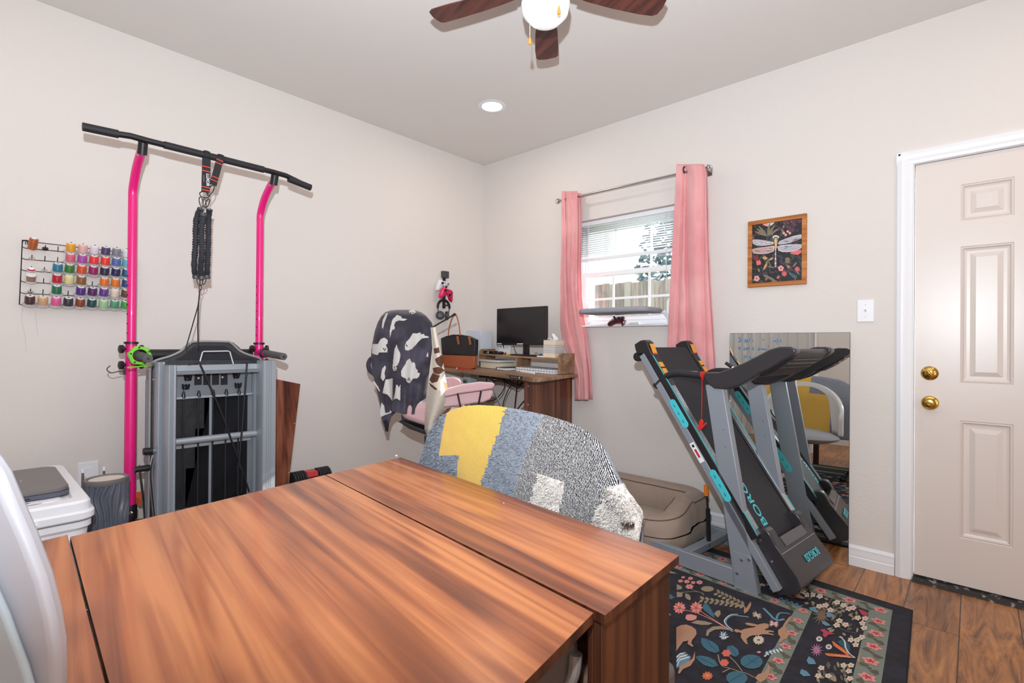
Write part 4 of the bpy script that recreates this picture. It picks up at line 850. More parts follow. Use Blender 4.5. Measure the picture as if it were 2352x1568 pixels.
MB().tube(smooth_path([hp(1028, 777), hp(1030, 760), hp(1035, 740), hp(1041, 728), hp(1046, 730), hp(1051, 745), hp(1054, 762), hp(1056, 777)], 5), .0045, 7).build('handle', m_tan, hb)
for px in (1049, 1076): MB().prism([hp(px-2, 779, -.494), hp(px+3, 779, -.494), hp(px+6, 796, -.494), hp(px+2, 797, -.494)], (0, -.003, 0)).build('strap_tab', m_tan, hb); MB().tube(arc(hp(px+1, 780, -.498), .008, 0, 2*PI, 12, (1, 0, 0), (0, 0, 1))[:-1], .0018, 5, closed=True).build('buckle_ring', m_brass, hb)
MB().tube([hp(1022, 780), hp(1040, 775.5), hp(1062, 776), hp(1086, 784)], .003, 6).build('top_zip', m_blk, hb)
# cables tangled under the desk
m_cab = mat('black_cable', (20, 20, 22), .5)
def cable(label, pts, y, r=.0038, m=m_cab):
    o = MB().tube(smooth_path([at(a, b, 'Y', y) for a, b in pts], 7), r, 7).build('cable', m); tag(o, label, 'cable', 'cables under the desk'); return o
cable('black cable looping from the desk underside to the far left', [(1118, 862), (1118, 885), (1119, 905)], -.25)
cable('black cable sagging in a wide arc toward the pink armrest', [(1158, 869), (1159, 888), (1150, 905), (1135, 918), (1118, 922)], -.30)
cable('black cable hanging down left of the control strip', [(1166, 872), (1174, 882), (1165, 900), (1156, 925), (1153, 945)], -.35)
cable('black cable hanging straight below the control strip', [(1190, 868), (1187, 890), (1184, 915), (1181, 950)], -.40)
cable('thick black cable bending left beside the walnut side panel', [(1213, 900), (1208, 915), (1196, 930), (1184, 945), (1175, 955)], -.45, .005)
cable('pale grey cable crossing diagonally below the desk', [(1125, 862), (1130, 880), (1136, 900), (1146, 920), (1155, 940)], -.33, .0035, mat('pale_cable', (190, 190, 196), .5))
for k, (dy, ph) in enumerate(((0, 0), (4, 1.3), (8, 2.2), (2, 3.1))):
    cable('black cable bundled in the tangle beneath the desk, strand %s' % ('nearest the top', 'just below the topmost', 'lowest of the tangle', 'looped through the middle')[k],
          [(1120, 857+dy), (1135, 868+dy*.6+4*math.sin(ph)), (1150, 864+dy), (1170, 874+dy+4*math.sin(ph+1)), (1190, 882+dy), (1202, 876+5*math.sin(ph+2)+dy), (1212, 882+dy)], -.28-.03*k, .0035)
# controllers and headphones on the left wall
wh = thing('controller_wall_mount', 'small black wall mount holding the game controllers', 'wall mount', at(1019, 630, 'X', 0))
q = at(1019, 631, 'X', .0); MB().bb(.0005, .035, q.y-.03, q.y+.03, q.z-.028, q.z+.028).build('mount_block', mat('charcoal_plastic', (66, 64, 66), .45), wh, bevel=.003)
MB().bb(.0005, .012, q.y-.012, q.y+.012, q.z-.28, q.z-.028).build('spine_bar', m_blk, wh); MB().bb(.012, .06, q.y-.01, q.y+.01, q.z-.085, q.z-.075).build('peg', m_blk, wh); MB().bb(.012, .07, q.y-.01, q.y+.01, q.z-.16, q.z-.15).build('peg', m_blk, wh); MB().bb(.012, .06, q.y-.008, q.y+.012, q.z-.262, q.z-.25).build('peg', m_blk, wh)
def controller(name, label, c, m, s=1.0, ux=(0, 1, 0), uy=(.25, 0, 1), back=None):
    """game pad drawn face on: ux right, uy up"""
    c = Vector(c); ux = Vector(ux).normalized(); uy = Vector(uy).normalized(); n = ux.cross(uy).normalized()
    t = thing(name, label, 'game controller', c)
    def q(x, y, d=0): return c+(ux*x+uy*y+n*d)*s
    out = [(-.030, .036), (-.050, .034), (-.062, .018), (-.070, -.012), (-.077, -.045), (-.073, -.060), (-.062, -.060), (-.047, -.040), (-.030, -.022), (0, -.020), (.030, -.022), (.047, -.040), (.062, -.060), (.073, -.060), (.077, -.045), (.070, -.012), (.062, .018), (.050, .034), (.030, .036), (0, .032)]
    sh = MB(); lv = [(.80, -.018), (.97, -.010), (1.0, 0), (.97, .010), (.82, .019)]; vs = []; no = len(out)
    for k_, d in lv: vs += [q(x*k_, (y+.005)*k_-.005, d) for x, y in out]
    fs = [(i*no+k, i*no+(k+1) % no, (i+1)*no+(k+1) % no, (i+1)*no+k) for i in range(len(lv)-1) for k in range(no)]+[list(range(no))[::-1], [(len(lv)-1)*no+k for k in range(no)]]
    sh.add(vs, fs).build('shell', m, t, angle=60, bevel=.001)
    for x, y in ((-.038, .014), (.018, -.008)): MB().lathe([(.009*s, 0), (.008*s, .006*s), (.011*s, .008*s), (.010*s, .012*s)], q(x, y, .018), n, 14).build('thumbstick', m_blk, t)
    MB().box(q(-.018, -.008, .019), (.018*s, .006*s, .006*s), Matrix((ux, n, uy)).transposed()).build('dpad', m_blk, t); 
    for dx, dy in ((0, .008), (.008, 0), (-.008, 0), (0, -.008)): MB().lathe([(.0036*s, 0), (.0032*s, .003*s)], q(.040+dx, .015+dy, .018), n, 10).build('face_button', m_blk, t)
    MB().lathe([(.005*s, 0), (.004*s, .002*s)], q(0, .022, .018), n, 12).build('guide_button', m_blk, t)
    return t
q = at(1017, 654, 'X', .05); controller('game_controller', 'white game controller on the wall mount above the pink one', q, mat('white_controller', (226, 228, 232), .4), 1.0, (-.25, 1, -.08), (.3, 0, 1))
q = at(1026, 672, 'X', .095); controller('game_controller', 'hot pink game controller hanging below the white one', q, mat('hot_pink_plastic', (226, 40, 96), .35), 1.0, (-.1, 1, -.2), (.3, 0, 1))
hp_ = thing('headphones', 'black over-ear headphones hanging on the wall hook', 'headphones', at(1019, 715, 'X', .05))
hc = at(1019, 706, 'X', .055); HR = .062
def H_(dy, dz, dx=0): return hc+Vector((dx, dy, dz))
MB().tube(arc(hc, HR, -.15, PI+.15, 20, (0, 1, 0), (0, 0, 1)), [.006]+[.0105]*19+[.006], 10).build('headband', m_blk, hp_)
for sg_ in (-1, 1):
    MB().tube([H_(sg_*.060, -.005), H_(sg_*.054, -.05)], .004, 8).build('yoke', mat('grey_metal', (84, 86, 96), .3, metal=.7), hp_)
    MB().lathe([(.020, -.014), (.034, -.012), (.036, 0), (.034, .010), (.026, .014)], H_(sg_*.036, -.065, .0), (.75, sg_*.6, 0), 20).build('ear_cup', mat('dark_grey_plastic', (52, 52, 60), .4), hp_)
MB().prism([H_(-.053, -.060, .017), H_(-.026, -.063, .008), H_(-.026, -.066, .008), H_(-.053, -.063, .017)], (.004, -.003, 0)).build('logo_line', m_steel, hp_)
# long black rod sticking out behind the desk chair
wd = thing('black_wand', 'thin black rod sticking out diagonally from behind the desk chair', 'rod', atd(990, 752, 3.2))
MB().tube([atd(975, 762, 3.2), atd(1041, 723.5, 3.25)], .0055, 8).build('rod', m_blk, wd); MB().tube([atd(1040, 724.2, 3.25), atd(1046, 720.5, 3.255)], .0085, 8).build('rod_tip', m_blk, wd)
pf = thing('pink_folder', 'pink folder standing on the desk behind the handbag', 'folder', at(1010, 832, 'Y', -.2)); q = [at(1006, 812, 'Y', -.3), at(1012, 809, 'Y', -.3)]
MB().bb(.031, .043, -.60, -.51, DZ+.0005, DZ+.12).build('folder', mat('rose_pink', (214, 130, 150), .6), pf)

# the desk stands a touch out of level: tilt what rests on it about the right front corner
Tm = Matrix.Translation((1.1, 0, DZ)) @ Matrix.Rotation(.025, 4, 'Y') @ Matrix.Translation((-1.1, 0, -DZ))
for o in list(bpy.data.objects):
    if o.parent is None and 'category' in o and o.name.split('.')[0] in ('monitor_riser', 'black_glasses_case', 'computer_mouse', 'red_ball', 'yellow_eraser', 'paper_card', 'tissue_box', 'glue_stick', 'grey_pebble', 'wooden_ring', 'book', 'notebook', 'red_scissors', 'red_marker', 'game_console', 'handbag', 'pink_folder'):
        M_ = Tm @ world_of(o); o.location = M_.to_translation(); o.rotation_euler = M_.to_euler()
# ------------------------------------------------------------------ folding craft table in the foreground
TZ = .75
ct = thing('folding_table', 'walnut folding craft table filling the foreground', 'table', (2.4, -2.6, 0))
ang = math.radians(-6.6)
m_top = wood('walnut_top', [(158, 88, 50), (98, 48, 28), (196, 122, 72)], angle=-ang, band=.085, grain=.8, rough=.30, coat=.15)
m_leg = wood('walnut_leg', [(66, 34, 20), (40, 19, 12), (92, 52, 30)], axis='V', band=.04, rough=.42)
def Z(px, py, z=TZ): return at(px, py, 'Z', z)
ex = Vector((math.cos(ang), math.sin(ang), 0)); ey = Vector((-ex.y, ex.x, 0))
A_ = Z(921, 1050); B_ = Z(1560, 1275); C_ = Z(1390, 1412); S0 = Z(748, 1090); L0 = Z(161, 1232); N_ = Z(1366, 1405)
xL = min((A_-A_).dot(ex), 0)
def tq(p): d = p-A_; return d.dot(ex), d.dot(ey)
# centre section (with the leg frame) and the near leaf, as measured on the top plane
d0 = tq(S0)[1]; dn_ = tq(L0)[1]
th = .016
def slab(nm, quad, m=m_top, z=TZ):
    q_ = MB().prism([Vector((p.x, p.y, z)) for p in quad], (0, 0, -th)); q_.m = [0 if all(abs(q_.v[i].z-z) < 1e-6 for i in f) else 1 for f in q_.f]
    return q_.build(nm, [m, m_leg], ct, bevel=.001)
slab('centre_top', [A_, B_, C_, S0-ey*.0])
farN = Z(1205, 1568); dirN = (farN-N_).normalized(); nearR = N_+dirN*.62; dirL = (L0-S0).normalized(); nearL = L0
gapdir = (Z(250, 1568)-Z(163, 1240)).normalized()
g_0 = Z(163, 1240); den = gapdir.x*dirN.y-gapdir.y*dirN.x; tt_ = ((N_.x-g_0.x)*dirN.y-(N_.y-g_0.y)*dirN.x)/den
gp = g_0+gapdir*tt_
S1 = S0+(N_-S0).normalized()*.0-ey*.0025; N1 = N_-ey*.0025
slab('near_leaf', [S1, N1, gp, L0])
# end leaf hanging beyond the black gap at the left
E0, E1 = Z(154, 1224), Z(60, 1247)
g0 = Z(158, 1226); gd = gapdir; off_ = Vector((-gd.y, gd.x, 0)); off_ = off_ if off_.dot(Vector((0, -1, 0))) > 0 else -off_
e0 = g0+off_*.002; far_ = (E1-E0).normalized()
slab('end_leaf', [e0, e0+gd*1.05, e0+gd*1.05+far_*.34, e0+far_*.34], m_top, TZ-.0005)
for k in (.40, .85):
    c = g0+gd*k+off_*.003; MB().lathe([(.0025, -.004), (.0025, -.001)], c, (0, 0, 1), 8).build('hinge_pin', m_steel, ct)
# leg panels under the right end of the centre section
ins = .012
r0_ = B_-ex*ins-ey*ins; r1_ = C_-ex*ins+ey*ins*.6
MB().prism([Vector((r0_.x, r0_.y, TZ-th)), Vector((r1_.x, r1_.y, TZ-th)), Vector((r1_.x, r1_.y, 0.001)), Vector((r0_.x, r0_.y, 0.001))], -ex*.016).build('end_panel', m_leg, ct, bevel=.001)
q1 = r1_-ex*.017; MB().prism([Vector((q1.x, q1.y, TZ-th)), Vector((q1.x-ex.x*.010, q1.y-ex.y*.010, TZ-th)), Vector((q1.x-ex.x*.010, q1.y-ex.y*.010, .001)), Vector((q1.x, q1.y, .001))], ey*.016).build('front_stile', m_leg, ct, bevel=.001)
l0_ = A_+ex*.012-ey*ins; l1_ = S0+ex*.012+ey*.02
MB().prism([Vector((l0_.x, l0_.y, TZ-th)), Vector((l1_.x, l1_.y, TZ-th)), Vector((l1_.x, l1_.y, .001)), Vector((l0_.x, l0_.y, .001))], ex*.016).build('end_panel', m_leg, ct, bevel=.001)
g1 = L0+ex*.1+ey*.06; MB().bb(g1.x, g1.x+.05, g1.y, g1.y+.03, .001, TZ-th).build('gate_leg', m_leg, ct, bevel=.002)
for (px, py) in ((1157, 1155),): MB().lathe([(.0018, 0), (.0015, .0004)], Z(px, py), (0, 0, 1), 8).build('white_speck', m_white, ct)
tag(MB().sph(Z(915, 1049)+Vector((-.006, -.004, .0035)), (.006, .004, .003), 10, 6).build('crumb', mat('pinkish_white', (240, 214, 206), .6)), 'tiny pinkish white crumb on the far corner of the walnut table', 'crumb')
# ------------------------------------------------------------------ cloth patterns
def patt(name, base, rough=.9): m = mat(name, base, rough, spec=.15, sheen=.25); return m
def stripes(name, c1, c2, scale, ang_, jit=1.2, thr=.5, bump=.0):
    m = patt(name, c1); nt, b = nodes_of(m); N = nt.nodes.new; L = nt.links.new
    tc = N('ShaderNodeTexCoord'); mp = N('ShaderNodeMapping'); mp.inputs['Rotation'].default_value = (0, ang_, 0); wv = N('ShaderNodeTexWave'); wv.wave_profile = 'SIN'; wv.bands_direction = 'X'; wv.inputs['Scale'].default_value = scale; wv.inputs['Distortion'].default_value = jit; wv.inputs['Detail'].default_value = 3; wv.inputs['Detail Scale'].default_value = 4
    L(tc.outputs['Object'], mp.inputs[0]); L(mp.outputs[0], wv.inputs[0]); rp = N('ShaderNodeValToRGB'); e = rp.color_ramp.elements; e[0].position = thr-.08; e[0].color = (*lin(c1), 1); e[1].position = thr+.08; e[1].color = (*lin(c2), 1)
    L(wv.outputs['Fac'], rp.inputs[0]); L(rp.outputs[0], b.inputs['Base Color'])
    bp = N('ShaderNodeBump'); bp.inputs['Strength'].default_value = .6; bp.inputs['Distance'].default_value = .002; L(wv.outputs['Fac'], bp.inputs['Height']); L(bp.outputs[0], b.inputs['Normal'])
    return m
m_yel = stripes('yellow_twill', (218, 166, 58), (236, 200, 112), 66, 1.0, .8)
m_bw = stripes('black_white_knit', (26, 26, 34), (198, 194, 192), 70, .50, 4.5, .62)
m_shag = patt('grey_shag', (140, 147, 160)); m_wshag = patt('white_sherpa', (228, 218, 210))
for m, s_c in ((m_shag, 260), (m_wshag, 190)):
    nt, b = nodes_of(m); tc = nt.nodes.new('ShaderNodeTexCoord'); nz = nt.nodes.new('ShaderNodeTexNoise'); nz.inputs['Scale'].default_value = s_c; nz.inputs['Detail'].default_value = 3; nz.inputs['Distortion'].default_value = 1.5
    nt.links.new(tc.outputs['Object'], nz.inputs['Vector']); rp = nt.nodes.new('ShaderNodeValToRGB'); c = (120, 128, 142) if m is m_shag else (206, 192, 182); d = (168, 174, 186) if m is m_shag else (242, 236, 230)
    rp.color_ramp.elements[0].position = .35; rp.color_ramp.elements[0].color = (*lin(c), 1); rp.color_ramp.elements[1].position = .65; rp.color_ramp.elements[1].color = (*lin(d), 1)
    nt.links.new(nz.outputs['Fac'], rp.inputs[0]); nt.links.new(rp.outputs[0], b.inputs['Base Color'])
    bp = nt.nodes.new('ShaderNodeBump'); bp.inputs['Strength'].default_value = 1; bp.inputs['Distance'].default_value = .006; nt.links.new(nz.outputs['Fac'], bp.inputs['Height']); nt.links.new(bp.outputs[0], b.inputs['Normal'])
# ------------------------------------------------------------------ chair with the patchwork throw, behind the table
YC = -1.97
ch = thing('tub_chair', 'white legged tub chair hidden under the patchwork throw behind the table', 'chair', (2.17, -1.75, 0))
m_shell = mat('white_shell', (222, 222, 224), .4)
prof = [(985, 1110), (986, 1060), (990, 1015), (1000, 982), (1016, 960), (1040, 944), (1068, 935), (1100, 932), (1150, 935), (1200, 942), (1260, 955), (1310, 971), (1345, 988), (1372, 1010), (1390, 1035), (1402, 1062), (1414, 1090), (1428, 1115), (1446, 1140)]
ed = [at(a, b, 'Y', YC) for a, b in prof]
cxx = (ed[0].x+ed[-3].x)/2
def shell_pt(u, v, off=0, ymul=1):
    """u around the back 0..1, v from the rim down 0..1"""
    i = u*(len(ed)-1); k = min(int(i), len(ed)-2); p = ed[k].lerp(ed[k+1], i-k)
    return p
# seat shell: curved back and seat, set inside the throw
s_ = MB(); 
def back(u, v):
    a = PI*(1.12*u-.06); x = 2.165+.30*(-math.cos(a)); y = YC+.05+.16*(1-math.sin(a)); zt = .885-.24*(1-math.sin(a)) ; return (x, y, .46+(zt-.46)*v)
s_.grid(24, 8, back).build('back_shell', m_shell, ch, solid=.03)
MB().sph((2.165, -1.70, .44), (.30, .26, .06), 24, 10).build('seat_cushion', mat('seat_grey', (150, 150, 156), .8), ch)
MB().tube([(2.165, -1.70, .38), (2.165, -1.70, .10)], .03, 12).build('pedestal', m_shell, ch)
for k in range(5):
    a = 2*PI*k/5+.3; MB().tube([(2.165, -1.70, .10), (2.165+.27*math.cos(a), -1.70+.27*math.sin(a), .045)], [.024, .014], 8).build('leg', m_shell, ch); MB().sph((2.165+.27*math.cos(a), -1.70+.27*math.sin(a), .024), .023, 10, 8).build('caster', m_blk, ch)
# the throw: one draped sheet, patches as materials
tz0 = .40
def rim(u): i = u*(len(ed)-1); k = min(int(i), len(ed)-2); return ed[k].lerp(ed[k+1], i-k)
def patch(px, py):
    # which patch of the throw covers this point of its face (boundaries as seen on the photographed side)
    def lx(tab): return interp(tab, py)
    xa = lx([(940, 1012), (960, 1010), (985, 1022), (1000, 1018), (1030, 1013), (1045, 1011), (1046, 1056), (1100, 1052)])
    if py < 1040: xa = lx([(930, 1060), (940, 1040), (950, 1030), (975, 1024), (1000, 1018), (1040, 1012)])
    xb = lx([(935, 1166), (1000, 1146), (1050, 1127), (1110, 1108), (1160, 1090)])
    xc = lx([(958, 1248), (1000, 1228), (1050, 1208), (1137, 1180), (1180, 1165)])
    if py >= 1038 and px < xa: return 1
    if px < xa: return 1
    if px < xb: return 0
    if px < xc: return 1
    if 1085 < py and 1222 < px < 1297 and py > 1085+(px-1240)*.42 and px > 1238-(py-1090)*.28 and px < 1297-(py-1122)*.2: return 3
    if px > 1402-(py-1115)*.45 and py > 1105+(1460-px)*.25: return 3
    if px > 1395 and py > 1118: return 3
    return 2
NU, NV_ = 150, 90
def throw_pt(u, v):
    """v: 0 hanging bottom inside, .42 rim, 1 bottom outside (towards the table)"""
    r = rim(u); c = Vector((2.165, YC, 0))
    up = r.z; rnd_n = noise.noise(Vector((u*9, v*6, 1.3)))*.006+noise.noise(Vector((u*28, v*20, 5)))*.002
    side = (r.x-2.165)
    if v > .42:
        t = (v-.42)/.58; bulge = math.sin(min(t*2.2, 1)*PI/2)
        y = YC-.020*bulge-.018*math.sin(PI*t)+.10*(abs(side)/.42)**3*0; z = up-(up-tz0-.10)*t
        x = r.x+side*.05*t; yy = y-.012*math.sin(u*14+t*2)*t+rnd_n
        return (x, yy-.004, z+.0*rnd_n)
    t = (.42-v)/.42; bulge = math.sin(min(t*2.6, 1)*PI/2)
    return (r.x-side*.06*t, YC+.085*bulge+.02*t+.012*math.sin(u*12+1)*t, up-(up-tz0-.02)*t)
def proj_px(p):
    d = Vector(p)-CAM; z = d.dot(cf); return 1176+FPX*d.dot(cr)/z, 784-FPX*d.dot(cu)/z
def pfn(u, v):
    if v > .42: return patch(*proj_px(throw_pt(u, v)))
    return 0 if .18 < u < .60 and not (u > .5 and v > .3) else (1 if u >= .60 or v > .3 else 2)
tb_ = MB().grid(NU, NV_, throw_pt, mfn=pfn)
tp = tb_.build('patchwork_throw', [m_yel, m_shag, m_bw, m_wshag], angle=80, solid=.012, origin=(2.165, YC, tz0))
tag(tp, 'yellow, grey and black-white patchwork throw draped over the chair behind the table', 'throw blanket')
# shaggy tufts along the pile patches so the edges read as pile
m_tuft = [None, m_shag, None, m_wshag]
rnd = random.Random(5)
for mi, nm, cnt in ((1, 'grey_pile', 5200), (3, 'white_pile', 3200)):
    s_ = MB(); n_ = 0; tries = 0
    while n_ < cnt and tries < 90000:
        tries += 1; u, v = rnd.random(), rnd.uniform(.36, .95)
        if pfn(u, v) != mi or (v < .42 and u > .5): continue
        p = Vector(throw_pt(u, v)); e_u = Vector(throw_pt(min(u+.01, 1), v))-p; e_v = Vector(throw_pt(u, min(v+.01, 1)))-p
        nn = e_u.cross(e_v); 
        if nn.length < 1e-9: continue
        nn.normalize()
        if v > .42 and nn.y > 0: nn = -nn
        if v <= .46: nn = (nn if nn.z > 0 else -nn)
        base_ = p+nn*.006; L_ = rnd.uniform(.007, .013) if mi == 1 else rnd.uniform(.009, .017)
        dr = (nn+Vector((rnd.uniform(-1, 1), rnd.uniform(-.4, .4), rnd.uniform(-1.1, .5)))*.8).normalized(); sd = dr.cross(nn+Vector((.01, .02, .03))).normalized()*rnd.uniform(.0012, .0024)
        s_.add([base_-sd, base_+sd, base_+dr*L_*.6+sd*.8, base_+dr*L_, base_+dr*L_*.6-sd*.8], [(0, 1, 2, 3, 4)]); n_ += 1
    o = s_.build(nm, m_tuft[mi], tp); o['kind'] = 'stuff'
# corner of the throw hanging lower at the right, white sherpa
def corner(u, v):
    L_ = [(1398, 1120), (1405, 1150), (1412, 1190), (1418, 1240), (1420, 1290)]; R_ = [(1432, 1112), (1456, 1140), (1470, 1175), (1472, 1215), (1466, 1260)]
    i = v*4; k = min(int(i), 3); a = Vector(L_[k]).lerp(Vector(L_[k+1]), i-k); b = Vector(R_[k]).lerp(Vector(R_[k+1]), i-k); q = a.lerp(b, u)
    p = at(q.x, q.y, 'Y', YC-.01); return p+Vector((0, -.03*math.sin(PI*u)-.01*math.sin(9*v), 0))
o = MB().grid(14, 20, corner).build('sherpa_corner', m_wshag, tp, solid=.014, angle=80)
s_ = MB()
for k in range(1300):
    u, v = rnd.random(), rnd.random(); p = corner(u, v); dr = Vector((rnd.uniform(-.6, .9), -1, rnd.uniform(-.9, .5))).normalized()
    if u > .93: dr = Vector((1, -.3, rnd.uniform(-.6, .4))).normalized()
    sd = dr.cross(Vector((0, 0, 1))).normalized()*.002; b_ = p+Vector((0, -.007, 0)); L_ = rnd.uniform(.008, .016); s_.add([b_-sd, b_+sd, b_+dr*L_*.6+sd*.8, b_+dr*L_, b_+dr*L_*.6-sd*.8], [(0, 1, 2, 3, 4)])
o = s_.build('sherpa_pile', m_wshag, tp); o['kind'] = 'stuff'
m_hair = mat('dark_brown_fur', (70, 46, 34), .9)
s_ = MB()
for k in range(160):
    p = at(1424+rnd.random()*32, 1210+rnd.uniform(-3, 3)-(rnd.random()*8), 'Y', YC-.045); dr = Vector((rnd.uniform(-.3, .8), -.2, rnd.uniform(-.6, .9))).normalized()*.014; s_.add([p, p+Vector((.0015, 0, 0)), p+dr], [(0, 1, 2)])
o = s_.build('fur_tuft', m_hair, tp); o['kind'] = 'stuff'
# ------------------------------------------------------------------ grey office chair and brown fur under the table edge
oc = thing('office_chair', 'dark grey plastic office chair tucked under the near side of the table', 'chair', (2.72, -2.78, 0))
m_oc = mat('taupe_plastic', (96, 88, 86), .38)
def ocp(px, py, y=-2.72): return at(px, py, 'Y', y)
pts = [(1150, 1580), (1225, 1540), (1270, 1505), (1312, 1468), (1322, 1474), (1328, 1490), (1326, 1520), (1318, 1545), (1300, 1570), (1280, 1620), (1150, 1620)]
pz = [atd(a, b, .80) for a, b in pts]; pz = [p if p.z < TZ-.05 else Vector((p.x, p.y, TZ-.05)) for p in pz]
MB().prism(pz, cf*.05).build('back_shell', m_oc, oc, bevel=.012, segs=3)
MB().tube(smooth_path([atd(1322, 1500, .80), atd(1318, 1540, .80), atd(1306, 1575, .81), atd(1290, 1640, .84)], 4), .011, 10).build('arm_support', mat('pale_taupe_plastic', (150, 142, 138), .35), oc)
sc0 = atd(1240, 1640, 1.05); MB().box((sc0.x, sc0.y, .45), (.42, .40, .07)).build('seat', m_oc, oc, bevel=.02)
MB().tube([(sc0.x, sc0.y, .41), (sc0.x, sc0.y, .10)], .028, 12).build('pedestal', m_blk, oc)
for k in range(5):
    a = 2*PI*k/5; MB().tube([(sc0.x, sc0.y, .10), (sc0.x+.24*math.cos(a), sc0.y+.24*math.sin(a), .05)], [.02, .012], 8).build('leg', m_blk, oc); MB().sph((sc0.x+.24*math.cos(a), sc0.y+.24*math.sin(a), .026), .025, 10, 8).build('caster', m_blk, oc)
fz_ = thing('fur_throw', 'brown long-haired fur throw hanging in the dark under the table corner', 'throw blanket', (2.78, -2.55, .40))
m_bfur = mat('brown_fur', (110, 72, 52), .9, sheen=.3, var=(14, (170, 140, 124), .45, .7))
fq = lambda u, v: atd(1300+62*u-8*v, 1425+150*v, .905)
def fpt(u, v):
    p = fq(u, v); 
    if p.z > TZ-.02: p = Vector((p.x, p.y, TZ-.02))
    return p+Vector((.006*math.sin(9*u+3*v), .006*math.sin(12*v), 0))
MB().grid(10, 14, fpt).build('hide', m_bfur, fz_, solid=.006)
s_ = MB()
for k in range(2600):
    u, v = rnd.random(), rnd.random(); p = fpt(u, v)-cf*.004; dr = Vector((rnd.uniform(-.35, .35), rnd.uniform(-.5, .1), -1)).normalized(); L_ = rnd.uniform(.012, .026); sd = cr*.0011
    s_.add([p-sd, p+sd, p+dr*L_-cf*.006], [(0, 1, 2)])
o = s_.build('fur', m_bfur, fz_); o['kind'] = 'stuff'
bp_ = atd(1362, 1500, .915); MB().tube([(bp_.x, bp_.y, .70), (bp_.x, bp_.y, .05)], .006, 8).build('black_post', m_blk, fz_)
# ------------------------------------------------------------------ white chair back close to the camera, lower left
wc = thing('white_chair', 'smooth white moulded chair back close to the camera at lower left', 'chair', (2.62, -3.25, 0))
m_wc = mat('white_moulded_plastic', (184, 184, 192), .35); m_wc2 = mat('pale_blue_cushion', (182, 198, 208), .6)
od = [(-60, 1015), (-20, 1062), (0, 1092), (28, 1160), (62, 1238), (98, 1332), (120, 1420), (131, 1490), (133, 1560), (130, 1640), (120, 1720), (-60, 1720)]
DW = .52
o1 = [atd(a, b, DW) for a, b in od]; back_dir = (cf*.9-cr*.35).normalized()
MB().prism(o1, back_dir*.03).build('back_shell', m_wc, wc, bevel=.011, segs=4)
ind = [(-60, 1200), (-20, 1290), (5, 1345), (30, 1400), (52, 1462), (74, 1520), (88, 1568), (100, 1640), (104, 1720), (-60, 1720)]
MB().prism([atd(a, b, DW-.001) for a, b in ind], -back_dir*.012).build('back_cushion', m_wc2, wc, bevel=.006, segs=3)
wb_ = o1[0]; bx = Vector((2.50, -3.34, 0))
MB().box((bx.x, bx.y, .45), (.40, .38, .05)).build('seat', m_wc, wc, bevel=.02)
MB().tube([(2.52, -3.22, .72), (2.50, -3.24, .46)], .018, 8).build('back_bracket', m_wc, wc)
for dx in (-.16, .16):
    for dy in (-.15, .15): MB().tube([(bx.x+dx, bx.y+dy, .43), (bx.x+dx*1.15, bx.y+dy*1.15, 0.002)], .013, 8).build('leg', m_wc, wc)
# ------------------------------------------------------------------ folded treadmill
TB = at(1740, 1373, 'Z', 0); TA = at(1560, 1305, 'Z', 0); td = (TB-TA).normalized(); tn = Vector((-td.y, td.x, 0))
def T(a, o, z): return TB+td*a+tn*o+Vector((0, 0, z))
TW = .48
tm = thing('treadmill', 'grey and black treadmill folded upright in front of the mirror', 'treadmill', T(-.35, TW/2, 0))
m_tg = mat('treadmill_grey', (142, 148, 158), .4, spec=.5, metal=.15); m_tb = mat('treadmill_black', (36, 34, 37), .38); m_tb2 = mat('treadmill_gloss_black', (52, 50, 54), .25)
m_belt = mat('belt_rubber', (44, 43, 48), .75, bump=(900, .3, .001)); m_cy = mat('cyan_print', (74, 196, 208), .4); m_or = mat('orange_sticker', (236, 160, 50), .5); m_st = mat('chrome_stripe', (214, 220, 226), .2, metal=.9)
t0a, t0z = -.676, 1.142; Da, Dz = .5675, -.8234; Na, Nz = .8234, .5675
def Dk(s, o, p): return T(t0a+s*Da+p*Na, o, t0z+s*Dz+p*Nz)
def dprism(mb, sp, o0, o1, mi=0): return mb.prism([Dk(s, o0, p) for s, p in sp], tn*(o1-o0), mi)
DVs = Vector(Dk(1, 0, 0)-Dk(0, 0, 0)); DVp = Vector(Dk(0, 0, 1)-Dk(0, 0, 0))
for o0 in (0, TW-.035):
    b_ = dprism(MB(), [(.07, -.010), (.07, .026), (1.322, .026), (1.322, -.010)], o0, o0+.035); b_.build('deck_frame', m_tg, tm, bevel=.003)
